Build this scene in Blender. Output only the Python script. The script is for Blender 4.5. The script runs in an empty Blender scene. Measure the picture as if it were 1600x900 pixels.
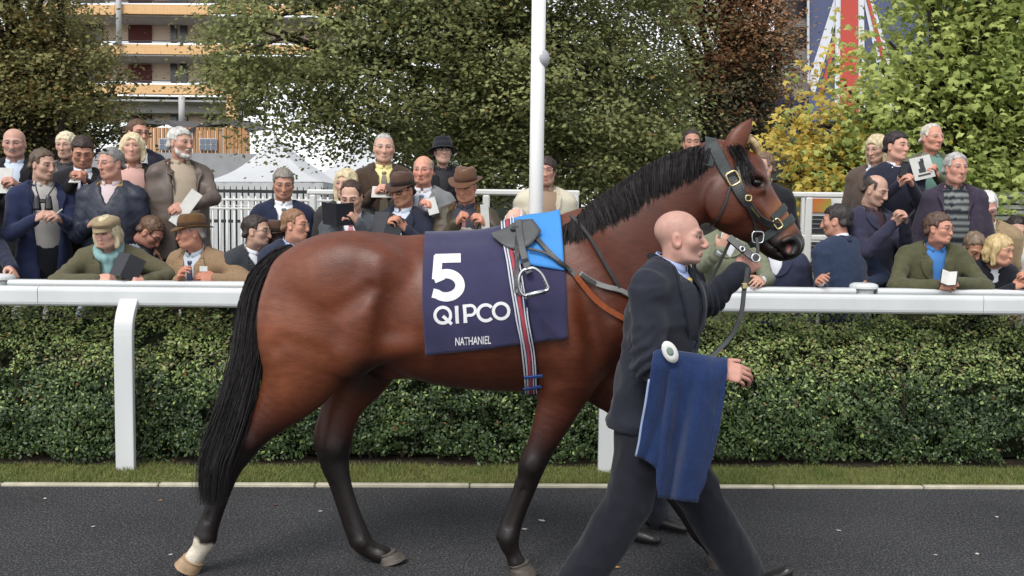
import bpy, bmesh, math, random, time
import numpy as np
from mathutils import Vector, Matrix, Euler
from mathutils.bvhtree import BVHTree

T0 = time.time()
SC = bpy.context.scene
COL = SC.collection
rad = math.radians
rng = np.random.default_rng(7)
random.seed(7)

# ------------------------------------------------------------------ camera, sky, sun, exposure
FPX = 1500.0                      # focal length in photograph pixels (1600 wide)
CAM_H = 1.60
PITCH, ROLL = rad(-4.16), rad(0.73)
cam_d = bpy.data.cameras.new('camera')
cam_d.sensor_width = 36.0
cam_d.lens = FPX / 1600.0 * 36.0
cam_d.clip_start, cam_d.clip_end = 0.05, 2000.0
cam = bpy.data.objects.new('camera', cam_d)
COL.objects.link(cam)
CAM_M = Matrix.Rotation(rad(90) + PITCH, 3, 'X') @ Matrix.Rotation(ROLL, 3, 'Z')
cam.matrix_world = Matrix.Translation((0, 0, CAM_H)) @ CAM_M.to_4x4()
SC.camera = cam
CAM_N = np.array(CAM_M)

world = bpy.data.worlds.new('World')
SC.world = world
world.use_nodes = True
wn = world.node_tree
wn.nodes.clear()
wo = wn.nodes.new('ShaderNodeOutputWorld')
wb = wn.nodes.new('ShaderNodeBackground')
ws = wn.nodes.new('ShaderNodeTexSky')
ws.sky_type = 'NISHITA'
ws.sun_disc = False
SUN_EL, SUN_AZ = rad(52), rad(205)       # high, behind the camera's left shoulder, veiled by cloud
ws.sun_elevation, ws.sun_rotation = SUN_EL, SUN_AZ
ws.air_density, ws.dust_density, ws.ozone_density = 1.0, 1.0, 1.0
wh = wn.nodes.new('ShaderNodeHueSaturation')   # overcast: the cloud layer greys the sky evenly
wh.inputs['Saturation'].default_value = 0.22
wn.links.new(ws.outputs[0], wh.inputs['Color'])
wn.links.new(wh.outputs[0], wb.inputs['Color'])
wb.inputs['Strength'].default_value = 0.14
wn.links.new(wb.outputs[0], wo.inputs['Surface'])

sun_d = bpy.data.lights.new('sun', 'SUN')
sun_d.energy = 1.3
sun_d.angle = rad(25)
sun_d.color = (1.0, 0.96, 0.9)
sun = bpy.data.objects.new('sun', sun_d)
COL.objects.link(sun)
_sd = Vector((math.sin(SUN_AZ) * math.cos(SUN_EL), math.cos(SUN_AZ) * math.cos(SUN_EL), math.sin(SUN_EL)))
sun.rotation_euler = _sd.to_track_quat('Z', 'Y').to_euler()
sun.location = (0, 0, 30)

SC.view_settings.view_transform = 'Standard'
SC.view_settings.look = 'None'
SC.view_settings.exposure = 1.0
SC.view_settings.gamma = 1.0
SC.view_settings.use_curve_mapping = False
SC.cycles.max_bounces = 8
SC.cycles.diffuse_bounces = 5
SC.cycles.transparent_max_bounces = 8

# ------------------------------------------------------------------ pixel -> place
def P(u, v, d):
    """point of the place seen at photograph pixel (u, v) standing at distance d (world Y)"""
    r = CAM_N @ np.array([(u - 800) / FPX, (450 - v) / FPX, -1.0])
    return np.array([0, 0, CAM_H]) + r * (d / r[1])
def PX(p):
    q = CAM_N.T @ (np.asarray(p, float) - np.array([0, 0, CAM_H]))
    return 800 + FPX * q[0] / -q[2], 450 - FPX * q[1] / -q[2]

# ------------------------------------------------------------------ implicit surfaces
def smin(a, b, k):
    if k <= 0: return np.minimum(a, b)
    h = np.maximum(k - np.abs(a - b), 0) / k
    return np.minimum(a, b) - h * h * k * 0.25
def catmull(N, n):
    N = np.asarray(N, float)
    if n <= 1 or len(N) < 3: return N
    E = np.vstack([2 * N[0] - N[1], N, 2 * N[-1] - N[-2]])
    out = []
    t = (np.arange(n) / n)[:, None]
    for i in range(1, len(E) - 2):
        a, b, c, d = E[i - 1], E[i], E[i + 1], E[i + 2]
        out.append(0.5 * (2 * b + (c - a) * t + (2 * a - 5 * b + 4 * c - d) * t * t + (3 * b - a - 3 * c + d) * t ** 3))
    out.append(N[-1:])
    return np.vstack(out)

class SDF:
    def __init__(self): self.ops = []
    def tube(self, nodes, u=(0, 1, 0), k=0.03, n=4, sub=False):
        """nodes: x y z r s  (s = width ratio along axis u)"""
        N = np.array([list(q) + [1.0] * (5 - len(q)) for q in nodes], float)
        N = catmull(N, n)
        N[:, 3] = np.maximum(N[:, 3], 1e-3); N[:, 4] = np.maximum(N[:, 4], 0.05)
        u = np.asarray(u, float); u = u / np.linalg.norm(u)
        segs = []
        for a, b in zip(N[:-1], N[1:]):
            segs.append((self._seg(a, b, u), *self._bb(a, b, u)))
        self.ops.append((segs, k, sub)); return self
    @staticmethod
    def _bb(a, b, u):
        ra = np.maximum(a[3], b[3]); s = max(a[4], b[4], 1.0)
        e = np.full(3, ra) + np.abs(u) * ra * (s - 1)
        return np.minimum(a[:3], b[:3]) - e, np.maximum(a[:3], b[:3]) + e
    @staticmethod
    def _seg(a, b, u):
        ab = b[:3] - a[:3]
        abp = ab - u * (ab @ u)
        L2 = max(abp @ abp, 1e-9)
        def f(X, Y, Z):
            ox, oy, oz = X - a[0], Y - a[1], Z - a[2]
            t = np.clip((ox * abp[0] + oy * abp[1] + oz * abp[2]) / L2, 0, 1)
            ox = ox - t * ab[0]; oy = oy - t * ab[1]; oz = oz - t * ab[2]
            ou = ox * u[0] + oy * u[1] + oz * u[2]
            s = a[4] + (b[4] - a[4]) * t
            r2 = np.maximum(ox * ox + oy * oy + oz * oz - ou * ou, 0)
            return np.sqrt(r2 + (ou / s) ** 2) - (a[3] + (b[3] - a[3]) * t)
        return f
    def ell(self, c, r, R=None, k=0.03, sub=False):
        c = np.asarray(c, float); r = np.asarray(r, float) * np.ones(3)
        R = np.eye(3) if R is None else np.asarray(R, float)     # columns = local axes
        def f(X, Y, Z):
            o = (X - c[0], Y - c[1], Z - c[2])
            q = [o[0] * R[0, i] + o[1] * R[1, i] + o[2] * R[2, i] for i in range(3)]
            k0 = np.sqrt((q[0] / r[0]) ** 2 + (q[1] / r[1]) ** 2 + (q[2] / r[2]) ** 2)
            k1 = np.sqrt((q[0] / r[0] ** 2) ** 2 + (q[1] / r[1] ** 2) ** 2 + (q[2] / r[2] ** 2) ** 2)
            return k0 * (k0 - 1) / np.maximum(k1, 1e-6)
        e = np.abs(R) @ r
        self.ops.append(([(f, c - e, c + e)], k, sub)); return self
    def fn(self, f, lo, hi, k=0.01, sub=False):
        self.ops.append(([(f, np.asarray(lo, float), np.asarray(hi, float))], k, sub)); return self
    def bounds(self):
        lo = np.min([s[1] for o in self.ops if not o[2] for s in o[0]], axis=0)
        hi = np.max([s[2] for o in self.ops if not o[2] for s in o[0]], axis=0)
        return lo, hi
    def grid(self, xs, ys, zs, h):
        D = np.full((len(xs), len(ys), len(zs)), 1.0, np.float32)
        def sl(lo, hi, m):
            return tuple(slice(max(np.searchsorted(c, l - m) - 1, 0), np.searchsorted(c, q + m) + 1) for c, l, q in zip((xs, ys, zs), lo, hi))
        for segs, k, sub in self.ops:
            m = k + 2.5 * h
            lo = np.min([s[1] for s in segs], axis=0); hi = np.max([s[2] for s in segs], axis=0)
            S = sl(lo, hi, m)
            sh = D[S].shape
            if 0 in sh: continue
            if len(segs) == 1:
                f = segs[0][0]
                T = f(xs[S[0]][:, None, None], ys[S[1]][None, :, None], zs[S[2]][None, None, :]).astype(np.float32)
                T = np.broadcast_to(T, sh)
            else:
                T = np.full(sh, 1.0, np.float32)
                for f, l, q in segs:
                    s2 = sl(l, q, m)
                    s2 = tuple(slice(max(b.start, a.start), min(b.stop, a.stop)) for a, b in zip(S, s2))
                    rel = tuple(slice(b.start - a.start, b.stop - a.start) for a, b in zip(S, s2))
                    if any(r.stop <= r.start for r in rel): continue
                    v = f(xs[s2[0]][:, None, None], ys[s2[1]][None, :, None], zs[s2[2]][None, None, :])
                    T[rel] = np.minimum(T[rel], v)
            D[S] = -smin(-D[S], T, k) if sub else smin(D[S], T, k)
        return D
    def mesh(self, h, box=None, coords=None):
        lo, hi = self.bounds() if box is None else (np.asarray(box[0], float), np.asarray(box[1], float))
        hh = np.ones(3) * h
        xs, ys, zs = coords or [np.arange(l - 2 * q, r + 3 * q, q) for l, r, q in zip(lo, hi, hh)]
        return surface_nets(self.grid(xs, ys, zs, float(np.max(hh))), xs, ys, zs)

def surface_nets(D, xs, ys, zs):
    S = D < 0
    c = [S[i:S.shape[0] - 1 + i, j:S.shape[1] - 1 + j, k:S.shape[2] - 1 + k] for i in (0, 1) for j in (0, 1) for k in (0, 1)]
    cnt = np.zeros(c[0].shape, np.int8)
    for q in c: cnt += q
    I, J, K = np.nonzero((cnt > 0) & (cnt < 8))
    nv = len(I)
    ids = np.full(cnt.shape, -1, np.int32); ids[I, J, K] = np.arange(nv)
    val = {}
    for i in (0, 1):
        for j in (0, 1):
            for k in (0, 1): val[i, j, k] = D[I + i, J + j, K + k]
    acc = np.zeros((nv, 3)); n = np.zeros(nv)
    for a in val:
        for ax in range(3):
            if a[ax] == 1: continue
            b = list(a); b[ax] = 1; b = tuple(b)
            va, vb = val[a], val[b]
            m = (va < 0) != (vb < 0)
            t = np.where(m, va / np.where(m, va - vb, 1), 0)
            for q in range(3):
                acc[:, q] += m * (t if q == ax else a[q])
            n += m
    acc /= n[:, None]
    V = np.empty((nv, 3))
    for q, (cc, ii) in enumerate(((xs, I), (ys, J), (zs, K))):
        V[:, q] = cc[ii] + acc[:, q] * (cc[ii + 1] - cc[ii])
    F = []
    for ax in range(3):
        s0 = [slice(None)] * 3; s1 = [slice(None)] * 3
        s0[ax] = slice(0, -1); s1[ax] = slice(1, None)
        A, B = S[tuple(s0)], S[tuple(s1)]
        e = np.array(np.nonzero(A != B)).T
        o1, o2 = [(1, 2), (2, 0), (0, 1)][ax]
        ok = (e[:, o1] > 0) & (e[:, o2] > 0) & (e[:, o1] < D.shape[o1] - 1) & (e[:, o2] < D.shape[o2] - 1)
        e = e[ok]
        inside = A[tuple(e.T)]
        def cid(d1, d2):
            q = e.copy(); q[:, o1] += d1; q[:, o2] += d2
            return ids[tuple(q.T)]
        q = np.stack([cid(-1, -1), cid(0, -1), cid(0, 0), cid(-1, 0)], 1)
        q[~inside] = q[~inside][:, ::-1]
        F.append(q)
    F = np.vstack(F)
    return V, F[(F >= 0).all(1)]

def relax(V, F, it=1, lam=0.5):
    e = np.vstack([F[:, [0, 1]], F[:, [1, 2]], F[:, [2, 3]], F[:, [3, 0]]])
    for _ in range(it):
        s = np.zeros_like(V); n = np.zeros(len(V))
        np.add.at(n, e[:, 0], 1); np.add.at(n, e[:, 1], 1)
        for q in range(3):
            s[:, q] = np.bincount(e[:, 0], V[e[:, 1], q], len(V)) + np.bincount(e[:, 1], V[e[:, 0], q], len(V))
        V = V + lam * (s / np.maximum(n, 1)[:, None] - V)
    return V
def vnormals(V, F):
    n = np.cross(V[F[:, 2]] - V[F[:, 0]], V[F[:, 3]] - V[F[:, 1]])
    N = np.zeros_like(V)
    for q in range(3):
        for k in range(4): N[:, q] += np.bincount(F[:, k], n[:, q], len(V))
    return N / np.maximum(np.linalg.norm(N, axis=1, keepdims=True), 1e-9)

def hash3(i, j, k, seed):
    with np.errstate(over='ignore'):
        h = (i.astype(np.uint32) * np.uint32(374761393) + j.astype(np.uint32) * np.uint32(668265263) + k.astype(np.uint32) * np.uint32(2147483647) + np.uint32((seed * 974711 + 13) & 0xffffffff))
        h = (h ^ (h >> np.uint32(13))) * np.uint32(1274126177)
        h = h ^ (h >> np.uint32(16))
    return (h & np.uint32(0xffff)).astype(float) / 65535.0
def noise(p, f=1.0, seed=0):
    """value noise, -1..1; p (n,3), f scalar or 3-vector"""
    q = np.asarray(p) * f
    i = np.floor(q).astype(np.int64); t = q - i; t = t * t * (3 - 2 * t)
    r = 0
    for a in (0, 1):
        for b in (0, 1):
            for c in (0, 1):
                w = (t[:, 0] if a else 1 - t[:, 0]) * (t[:, 1] if b else 1 - t[:, 1]) * (t[:, 2] if c else 1 - t[:, 2])
                r = r + w * hash3(i[:, 0] + a, i[:, 1] + b, i[:, 2] + c, seed)
    return r * 2 - 1
def sstep(a, b, x):
    t = np.clip((x - a) / (b - a), 0, 1); return t * t * (3 - 2 * t)

# ------------------------------------------------------------------ objects
def empty(name, loc=(0, 0, 0), label=None, cat=None, group=None, kind=None):
    o = bpy.data.objects.new(name, None)
    o.empty_display_size = 0.1
    o.location = loc
    COL.objects.link(o)
    return tag(o, label, cat, group, kind)
def tag(o, label=None, cat=None, group=None, kind=None):
    if label: o['label'] = label
    if cat: o['category'] = cat
    if group: o['group'] = group
    if kind: o['kind'] = kind
    return o
def newmesh(name, V, F, mats=(), smooth=True, col=None, midx=None):
    """F: list of face arrays (each (n,3) or (n,4)) or one array"""
    if isinstance(F, np.ndarray): F = [F]
    F = [np.asarray(f, np.int32) for f in F if len(f)]
    me = bpy.data.meshes.new(name)
    V = np.asarray(V, np.float32)
    nl = sum(f.size for f in F); nf = sum(len(f) for f in F)
    me.vertices.add(len(V)); me.vertices.foreach_set('co', V.ravel())
    me.loops.add(nl); me.polygons.add(nf)
    me.loops.foreach_set('vertex_index', np.concatenate([f.ravel() for f in F]))
    tot = np.concatenate([np.full(len(f), f.shape[1], np.int32) for f in F])
    st = np.concatenate([[0], np.cumsum(tot)[:-1]]).astype(np.int32)
    me.polygons.foreach_set('loop_start', st)
    try: me.polygons.foreach_set('loop_total', tot)
    except Exception: pass
    me.polygons.foreach_set('use_smooth', np.full(nf, bool(smooth)))
    if midx is not None: me.polygons.foreach_set('material_index', np.asarray(midx, np.int32))
    for m in (mats if isinstance(mats, (list, tuple)) else [mats]): me.materials.append(m)
    if col is not None:
        c = np.ones((len(V), 4), np.float32); c[:, :3] = col
        a = me.color_attributes.new('Col', 'FLOAT_COLOR', 'POINT')
        a.data.foreach_set('color', c.ravel())
    me.update(); me.validate()
    return me
def obj(name, me, parent=None, **kw):
    o = bpy.data.objects.new(name, me)
    COL.objects.link(o)
    if parent is not None:
        o.parent = parent
        o.matrix_parent_inverse = Matrix.Identity(4) if parent.type != 'EMPTY' else Matrix.Translation(-parent.location)
    tag(o, **kw)
    return o
def mobj(name, V, F, mats, parent=None, smooth=True, col=None, midx=None, **kw):
    return obj(name, newmesh(name, V, F, mats, smooth, col, midx), parent, **kw)
def bvh(V, F):
    return BVHTree.FromPolygons([tuple(v) for v in V], [tuple(int(i) for i in f) for f in F])

class MB:
    """collects simple shapes into one mesh"""
    def __init__(self): self.V = []; self.Q = []; self.T = []; self.n = 0
    def add(self, V, Q=None, T=None):
        V = np.asarray(V, float)
        if Q is not None and len(Q): self.Q.append(np.asarray(Q) + self.n)
        if T is not None and len(T): self.T.append(np.asarray(T) + self.n)
        self.V.append(V); self.n += len(V); return self
    def box(self, c, s, R=None, b=0.0):
        """bevelled box: centre, full size, rotation 3x3"""
        hx, hy, hz = [q / 2 for q in s]
        b = min(b, hx * .9, hy * .9, hz * .9)
        if b <= 0:
            v = np.array([[x, y, z] for x in (-hx, hx) for y in (-hy, hy) for z in (-hz, hz)])
            q = [[0, 1, 3, 2], [4, 6, 7, 5], [0, 4, 5, 1], [2, 3, 7, 6], [0, 2, 6, 4], [1, 5, 7, 3]]
            t = None
        else:
            v = []; idx = {}
            for sx in (-1, 1):
                for sy in (-1, 1):
                    for sz in (-1, 1):
                        for ax in range(3):
                            p = [sx * (hx - (b if ax != 0 else 0)), sy * (hy - (b if ax != 1 else 0)), sz * (hz - (b if ax != 2 else 0))]
                            idx[sx, sy, sz, ax] = len(v); v.append(p)
            v = np.array(v); q = []; t = []
            for ax in range(3):
                o1, o2 = [(1, 2), (2, 0), (0, 1)][ax]
                for s_ in (-1, 1):
                    f = []
                    for a, c2 in ((-1, -1), (1, -1), (1, 1), (-1, 1)):
                        k = [0, 0, 0]; k[ax] = s_; k[o1] = a; k[o2] = c2
                        f.append(idx[k[0], k[1], k[2], ax])
                    q.append(f if s_ > 0 else f[::-1])
                for a in (-1, 1):
                    for c2 in (-1, 1):
                        k0 = [0, 0, 0]; k1 = [0, 0, 0]
                        k0[o1] = k1[o1] = a; k0[o2] = k1[o2] = c2; k0[ax] = -1; k1[ax] = 1
                        f = [idx[(*k0, o1)], idx[(*k1, o1)], idx[(*k1, o2)], idx[(*k0, o2)]]
                        q.append(f if a * c2 < 0 else f[::-1])
            for sx in (-1, 1):
                for sy in (-1, 1):
                    for sz in (-1, 1):
                        f = [idx[sx, sy, sz, 0], idx[sx, sy, sz, 1], idx[sx, sy, sz, 2]]
                        t.append(f if sx * sy * sz > 0 else f[::-1])
        if R is not None: v = v @ np.asarray(R, float).T
        return self.add(v + np.asarray(c, float), q, t)
    def tube(self, pts, r, n=8, cap=True, sx=1.0):
        pts = np.asarray(pts, float); r = np.ones(len(pts)) * r
        d = np.gradient(pts, axis=0); d /= np.maximum(np.linalg.norm(d, axis=1, keepdims=True), 1e-9)
        up = np.array([0, 0, 1.0]) if abs(d[0][2]) < .9 else np.array([1.0, 0, 0])
        V = []; a = np.arange(n) * 2 * np.pi / n
        x = np.cross(up, d[0]); x /= np.linalg.norm(x)
        for p, t, q in zip(pts, d, r):
            x = x - t * (x @ t); x /= max(np.linalg.norm(x), 1e-9); y = np.cross(t, x)
            V.append(p + q * (np.cos(a)[:, None] * x * sx + np.sin(a)[:, None] * y))
        m = len(pts); V = np.vstack(V)
        i = np.arange(m - 1)[:, None] * n; j = np.arange(n)[None]; j2 = (j + 1) % n
        Q = np.stack([(i + j), (i + j2), (i + n + j2), (i + n + j)], -1).reshape(-1, 4)
        T = []
        if cap:
            V = np.vstack([V, pts[:1], pts[-1:]]); k = m * n
            T = [[k, (q + 1) % n, q] for q in range(n)] + [[k + 1, (m - 1) * n + q, (m - 1) * n + (q + 1) % n] for q in range(n)]
        return self.add(V, Q, T)
    def lathe(self, prof, c=(0, 0, 0), n=16):
        a = np.arange(n) * 2 * np.pi / n
        V = np.vstack([np.stack([r * np.cos(a), r * np.sin(a), np.full(n, z)], 1) for r, z in prof]) + np.asarray(c, float)
        m = len(prof)
        i = np.arange(m - 1)[:, None] * n; j = np.arange(n)[None]; j2 = (j + 1) % n
        Q = np.stack([(i + j), (i + j2), (i + n + j2), (i + n + j)], -1).reshape(-1, 4)
        return self.add(V, Q)
    def ribbon(self, pts, nrm, w, th=0.004):
        """closed flat strap along pts; nrm = outward normals; w = widths"""
        pts = np.asarray(pts, float); nrm = np.asarray(nrm, float); w = np.ones(len(pts)) * w
        d = np.gradient(pts, axis=0); d /= np.maximum(np.linalg.norm(d, axis=1, keepdims=True), 1e-9)
        s = np.cross(d, nrm); s /= np.maximum(np.linalg.norm(s, axis=1, keepdims=True), 1e-9)
        n2 = np.cross(s, d)
        V = []
        for p, a, b, q in zip(pts, s, n2, w):
            V += [p - a * q / 2, p - a * q / 2 * .85 + b * th, p + a * q / 2 * .85 + b * th, p + a * q / 2]
        m = len(pts); Q = []
        for i in range(m - 1):
            for j in range(4):
                Q.append([4 * i + j, 4 * i + (j + 1) % 4, 4 * i + 4 + (j + 1) % 4, 4 * i + 4 + j])
        Q += [[3, 2, 1, 0], [4 * m - 4, 4 * m - 3, 4 * m - 2, 4 * m - 1]]
        return self.add(V, Q)
    def poly_prism(self, outline, y0, y1):
        """outline (x,z) ring extruded from y0 to y1 as two ngon-fans (convex-ish shapes)"""
        o = np.asarray(outline, float); n = len(o); c = o.mean(0)
        V = np.vstack([np.c_[o[:, 0], np.full(n, y0), o[:, 1]], np.c_[o[:, 0], np.full(n, y1), o[:, 1]], [[c[0], y0, c[1]], [c[0], y1, c[1]]]])
        Q = [[i, (i + 1) % n, n + (i + 1) % n, n + i] for i in range(n)]
        T = [[2 * n, (i + 1) % n, i] for i in range(n)] + [[2 * n + 1, n + i, n + (i + 1) % n] for i in range(n)]
        return self.add(V, Q, T)
    def mesh(self, name, mats, smooth=False, M=None):
        V = np.vstack(self.V)
        if M is not None: V = V @ np.asarray(M)[:3, :3].T + np.asarray(M)[:3, 3]
        F = []
        if self.Q: F.append(np.vstack(self.Q))
        if self.T: F.append(np.vstack(self.T))
        return newmesh(name, V, F, mats, smooth)
    def build(self, name, mats, parent=None, smooth=False, **kw):
        return obj(name, self.mesh(name, mats, smooth), parent, **kw)

# ------------------------------------------------------------------ materials
MATS = {}
def material(name, base=(.5, .5, .5), rough=.6, spec=.4, metal=0, sheen=0, var=0.0, vscale=8.0, bump=0.0, bscale=60.0, use_col=False, trans=0.0, stretch=None, base2=None, emit=None, sss=0.0, detail=3.0, coat=0.0):
    if name in MATS: return MATS[name]
    m = bpy.data.materials.new(name); m.use_nodes = True
    nt = m.node_tree; N = nt.nodes; L = nt.links
    b = N['Principled BSDF']; out = N['Material Output']
    b.inputs['Roughness'].default_value = rough
    b.inputs['Specular IOR Level'].default_value = spec
    b.inputs['Metallic'].default_value = metal
    if sheen: b.inputs['Sheen Weight'].default_value = sheen
    if coat: b.inputs['Coat Weight'].default_value = coat; b.inputs['Coat Roughness'].default_value = .25
    if sss:
        b.inputs['Subsurface Weight'].default_value = sss
        b.inputs['Subsurface Radius'].default_value = (.02, .008, .004)
        b.inputs['Subsurface Scale'].default_value = .5
    tc = N.new('ShaderNodeTexCoord')
    vec = tc.outputs['Object']
    if stretch:
        mp = N.new('ShaderNodeMapping'); mp.inputs['Scale'].default_value = stretch
        L.new(vec, mp.inputs['Vector']); vec = mp.outputs[0]
    src = None
    if use_col:
        at = N.new('ShaderNodeAttribute'); at.attribute_name = 'Col'; src = at.outputs['Color']
    if var or base2:
        no = N.new('ShaderNodeTexNoise'); no.inputs['Scale'].default_value = vscale; no.inputs['Detail'].default_value = detail
        L.new(vec, no.inputs['Vector'])
        if base2:
            rp = N.new('ShaderNodeValToRGB')
            rp.color_ramp.elements[0].position = .38; rp.color_ramp.elements[1].position = .62
            rp.color_ramp.elements[0].color = (*base, 1); rp.color_ramp.elements[1].color = (*base2, 1)
            L.new(no.outputs['Fac'], rp.inputs[0]); src = rp.outputs[0]
        if var:
            mr = N.new('ShaderNodeMapRange'); mr.inputs[1].default_value = .25; mr.inputs[2].default_value = .75
            mr.inputs[3].default_value = 1 - var; mr.inputs[4].default_value = 1 + var
            L.new(no.outputs['Fac'], mr.inputs[0])
            mx = N.new('ShaderNodeMix'); mx.data_type = 'RGBA'; mx.blend_type = 'MULTIPLY'; mx.inputs[0].default_value = 1
            if src is None: mx.inputs[6].default_value = (*base, 1)
            else: L.new(src, mx.inputs[6])
            L.new(mr.outputs[0], mx.inputs[7]); src = mx.outputs[2]
    if src is None: b.inputs['Base Color'].default_value = (*base, 1)
    else: L.new(src, b.inputs['Base Color'])
    if bump:
        n2 = N.new('ShaderNodeTexNoise'); n2.inputs['Scale'].default_value = bscale; n2.inputs['Detail'].default_value = 4
        L.new(vec, n2.inputs['Vector'])
        bp = N.new('ShaderNodeBump'); bp.inputs['Strength'].default_value = bump; bp.inputs['Distance'].default_value = .01
        L.new(n2.outputs['Fac'], bp.inputs['Height']); L.new(bp.outputs[0], b.inputs['Normal'])
    if trans:
        tr = N.new('ShaderNodeBsdfTranslucent'); ms = N.new('ShaderNodeMixShader'); ms.inputs[0].default_value = trans
        if src is None: tr.inputs[0].default_value = (*base, 1)
        else: L.new(src, tr.inputs[0])
        L.new(b.outputs[0], ms.inputs[1]); L.new(tr.outputs[0], ms.inputs[2]); L.new(ms.outputs[0], out.inputs['Surface'])
    if emit:
        b.inputs['Emission Color'].default_value = (*emit[:3], 1); b.inputs['Emission Strength'].default_value = emit[3]
    MATS[name] = m
    return m
def srgb(r, g, b):
    f = lambda c: ((c / 255 + .055) / 1.055) ** 2.4 if c > 10 else c / 255 / 12.92
    return (f(r) * .76, f(g) * .76, f(b) * .76)      # the picture is exposed bright: colours as they are in the place
def lap(msg): print('  [%6.1fs] %s' % (time.time() - T0, msg))
# ------------------------------------------------------------------ ground, path, kerb, grass, hedge, rails
YAW = rad(2.0)                                   # the rail runs a little away from us to the right
DX, DY = math.cos(YAW), math.sin(YAW)
RZ = rotz_ = np.array([[DX, -DY, 0], [DY, DX, 0], [0, 0, 1.0]])
def L(x, off, z=0.0):
    """x along the rail line, off = distance behind the kerb line"""
    return np.array([x * DX - off * DY, 5.64 + x * DY + off * DX, z])
def mat_asphalt():
    m = bpy.data.materials.new('asphalt'); m.use_nodes = True
    nt = m.node_tree; N = nt.nodes; Lk = nt.links; b = N['Principled BSDF']
    tc = N.new('ShaderNodeTexCoord')
    vo = N.new('ShaderNodeTexVoronoi'); vo.inputs['Scale'].default_value = 140
    n1 = N.new('ShaderNodeTexNoise'); n1.inputs['Scale'].default_value = 95; n1.inputs['Detail'].default_value = 2
    n2 = N.new('ShaderNodeTexNoise'); n2.inputs['Scale'].default_value = 1.1; n2.inputs['Detail'].default_value = 5
    for q in (vo, n1, n2): Lk.new(tc.outputs['Object'], q.inputs['Vector'])
    rp = N.new('ShaderNodeValToRGB'); e = rp.color_ramp.elements
    e[0].position, e[0].color = .33, (.013, .013, .015, 1); e[1].position, e[1].color = .72, (.125, .124, .128, 1)
    x = e.new(.55); x.color = (.032, .0325, .035, 1)
    Lk.new(n1.outputs['Fac'], rp.inputs[0])
    mr = N.new('ShaderNodeMapRange'); mr.inputs[1].default_value = .3; mr.inputs[2].default_value = .7; mr.inputs[3].default_value = .72; mr.inputs[4].default_value = 1.25
    Lk.new(n2.outputs['Fac'], mr.inputs[0])
    mx = N.new('ShaderNodeMix'); mx.data_type = 'RGBA'; mx.blend_type = 'MULTIPLY'; mx.inputs[0].default_value = 1
    Lk.new(rp.outputs[0], mx.inputs[6]); Lk.new(mr.outputs[0], mx.inputs[7]); Lk.new(mx.outputs[2], b.inputs['Base Color'])
    v2 = N.new('ShaderNodeTexVoronoi'); v2.inputs['Scale'].default_value = 105; Lk.new(tc.outputs['Object'], v2.inputs['Vector'])
    sp = N.new('ShaderNodeSeparateColor'); Lk.new(v2.outputs['Color'], sp.inputs[0])
    r2 = N.new('ShaderNodeMapRange'); r2.inputs[1].default_value = .80; r2.inputs[2].default_value = 1.0; r2.inputs[3].default_value = 0; r2.inputs[4].default_value = .20; Lk.new(sp.outputs[0], r2.inputs[0])
    m2 = N.new('ShaderNodeMix'); m2.data_type = 'RGBA'; m2.inputs[7].default_value = (.19, .18, .17, 1)
    Lk.new(r2.outputs[0], m2.inputs[0]); Lk.new(mx.outputs[2], m2.inputs[6]); Lk.new(m2.outputs[2], b.inputs['Base Color'])
    b.inputs['Roughness'].default_value = .8; b.inputs['Specular IOR Level'].default_value = .3
    bp = N.new('ShaderNodeBump'); bp.inputs['Strength'].default_value = .7; bp.inputs['Distance'].default_value = .006
    Lk.new(vo.outputs['Distance'], bp.inputs['Height']); Lk.new(bp.outputs[0], b.inputs['Normal'])
    return m
M_asphalt = mat_asphalt()
M_soil = material('dark soil', (.03, .024, .018), .95, .1, var=.4, vscale=14, bump=.6, bscale=60)
M_lawn = material('lawn soil and moss', (.09, .11, .035), .95, .1, base2=(.13, .145, .05), vscale=9, var=.2, bump=.5, bscale=90)
M_conc = material('concrete edging', srgb(186, 180, 160), .85, .2, var=.22, vscale=9, bump=.2, bscale=70)
M_step = material('terrace concrete', srgb(128, 126, 120), .9, .2, var=.15, vscale=4, bump=.2, bscale=60)
M_wplastic = material('white rail plastic', srgb(216, 219, 219), .42, .4, var=.10, vscale=3, detail=9, stretch=(1, 1, .35), bump=.03, bscale=30)
M_wpaint = material('white railing paint', srgb(222, 222, 218), .5, .4, var=.06, vscale=9, detail=6)
def slab(x0, x1, o0, o1, z, name, mat, th=.1, **kw):
    c = L((x0 + x1) / 2, (o0 + o1) / 2, z - th / 2)
    return MB().box(c, (x1 - x0, o1 - o0, th), RZ).build(name, [mat], **kw)
MB().box((0, 300, -.06), (1600, 1600, .04)).build('ground', [material('far ground', (.07, .075, .05), .95, .1, var=.2, vscale=.3)], kind='structure')
slab(-40, 40, -14, -.03, 0, 'path', M_asphalt, th=.039, kind='structure')
slab(-40, 40, .02, .49, -.008, 'grass_bed', M_lawn, th=.03, kind='structure')
slab(-40, 40, .49, .935, .002, 'soil_bed', M_soil, th=.06, kind='structure')
# concrete edging, board by board
kerb = empty('kerb', (0, 5.62, 0), kind='structure')
km = MB().box((0, 0, 0), (.907, .040, .10), None, .006).mesh('edging', [M_conc])
for i in range(-8, 9):
    p = L(i * .915 + .22, -.006, -.034 + .0025 * math.sin(i * 5.1))
    o = obj('edging', km, kerb); o.location = Vector(p) - Vector(kerb.location); o.matrix_parent_inverse = Matrix.Identity(4); o.rotation_euler.z = YAW + .0015 * math.sin(i * 9)
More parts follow.
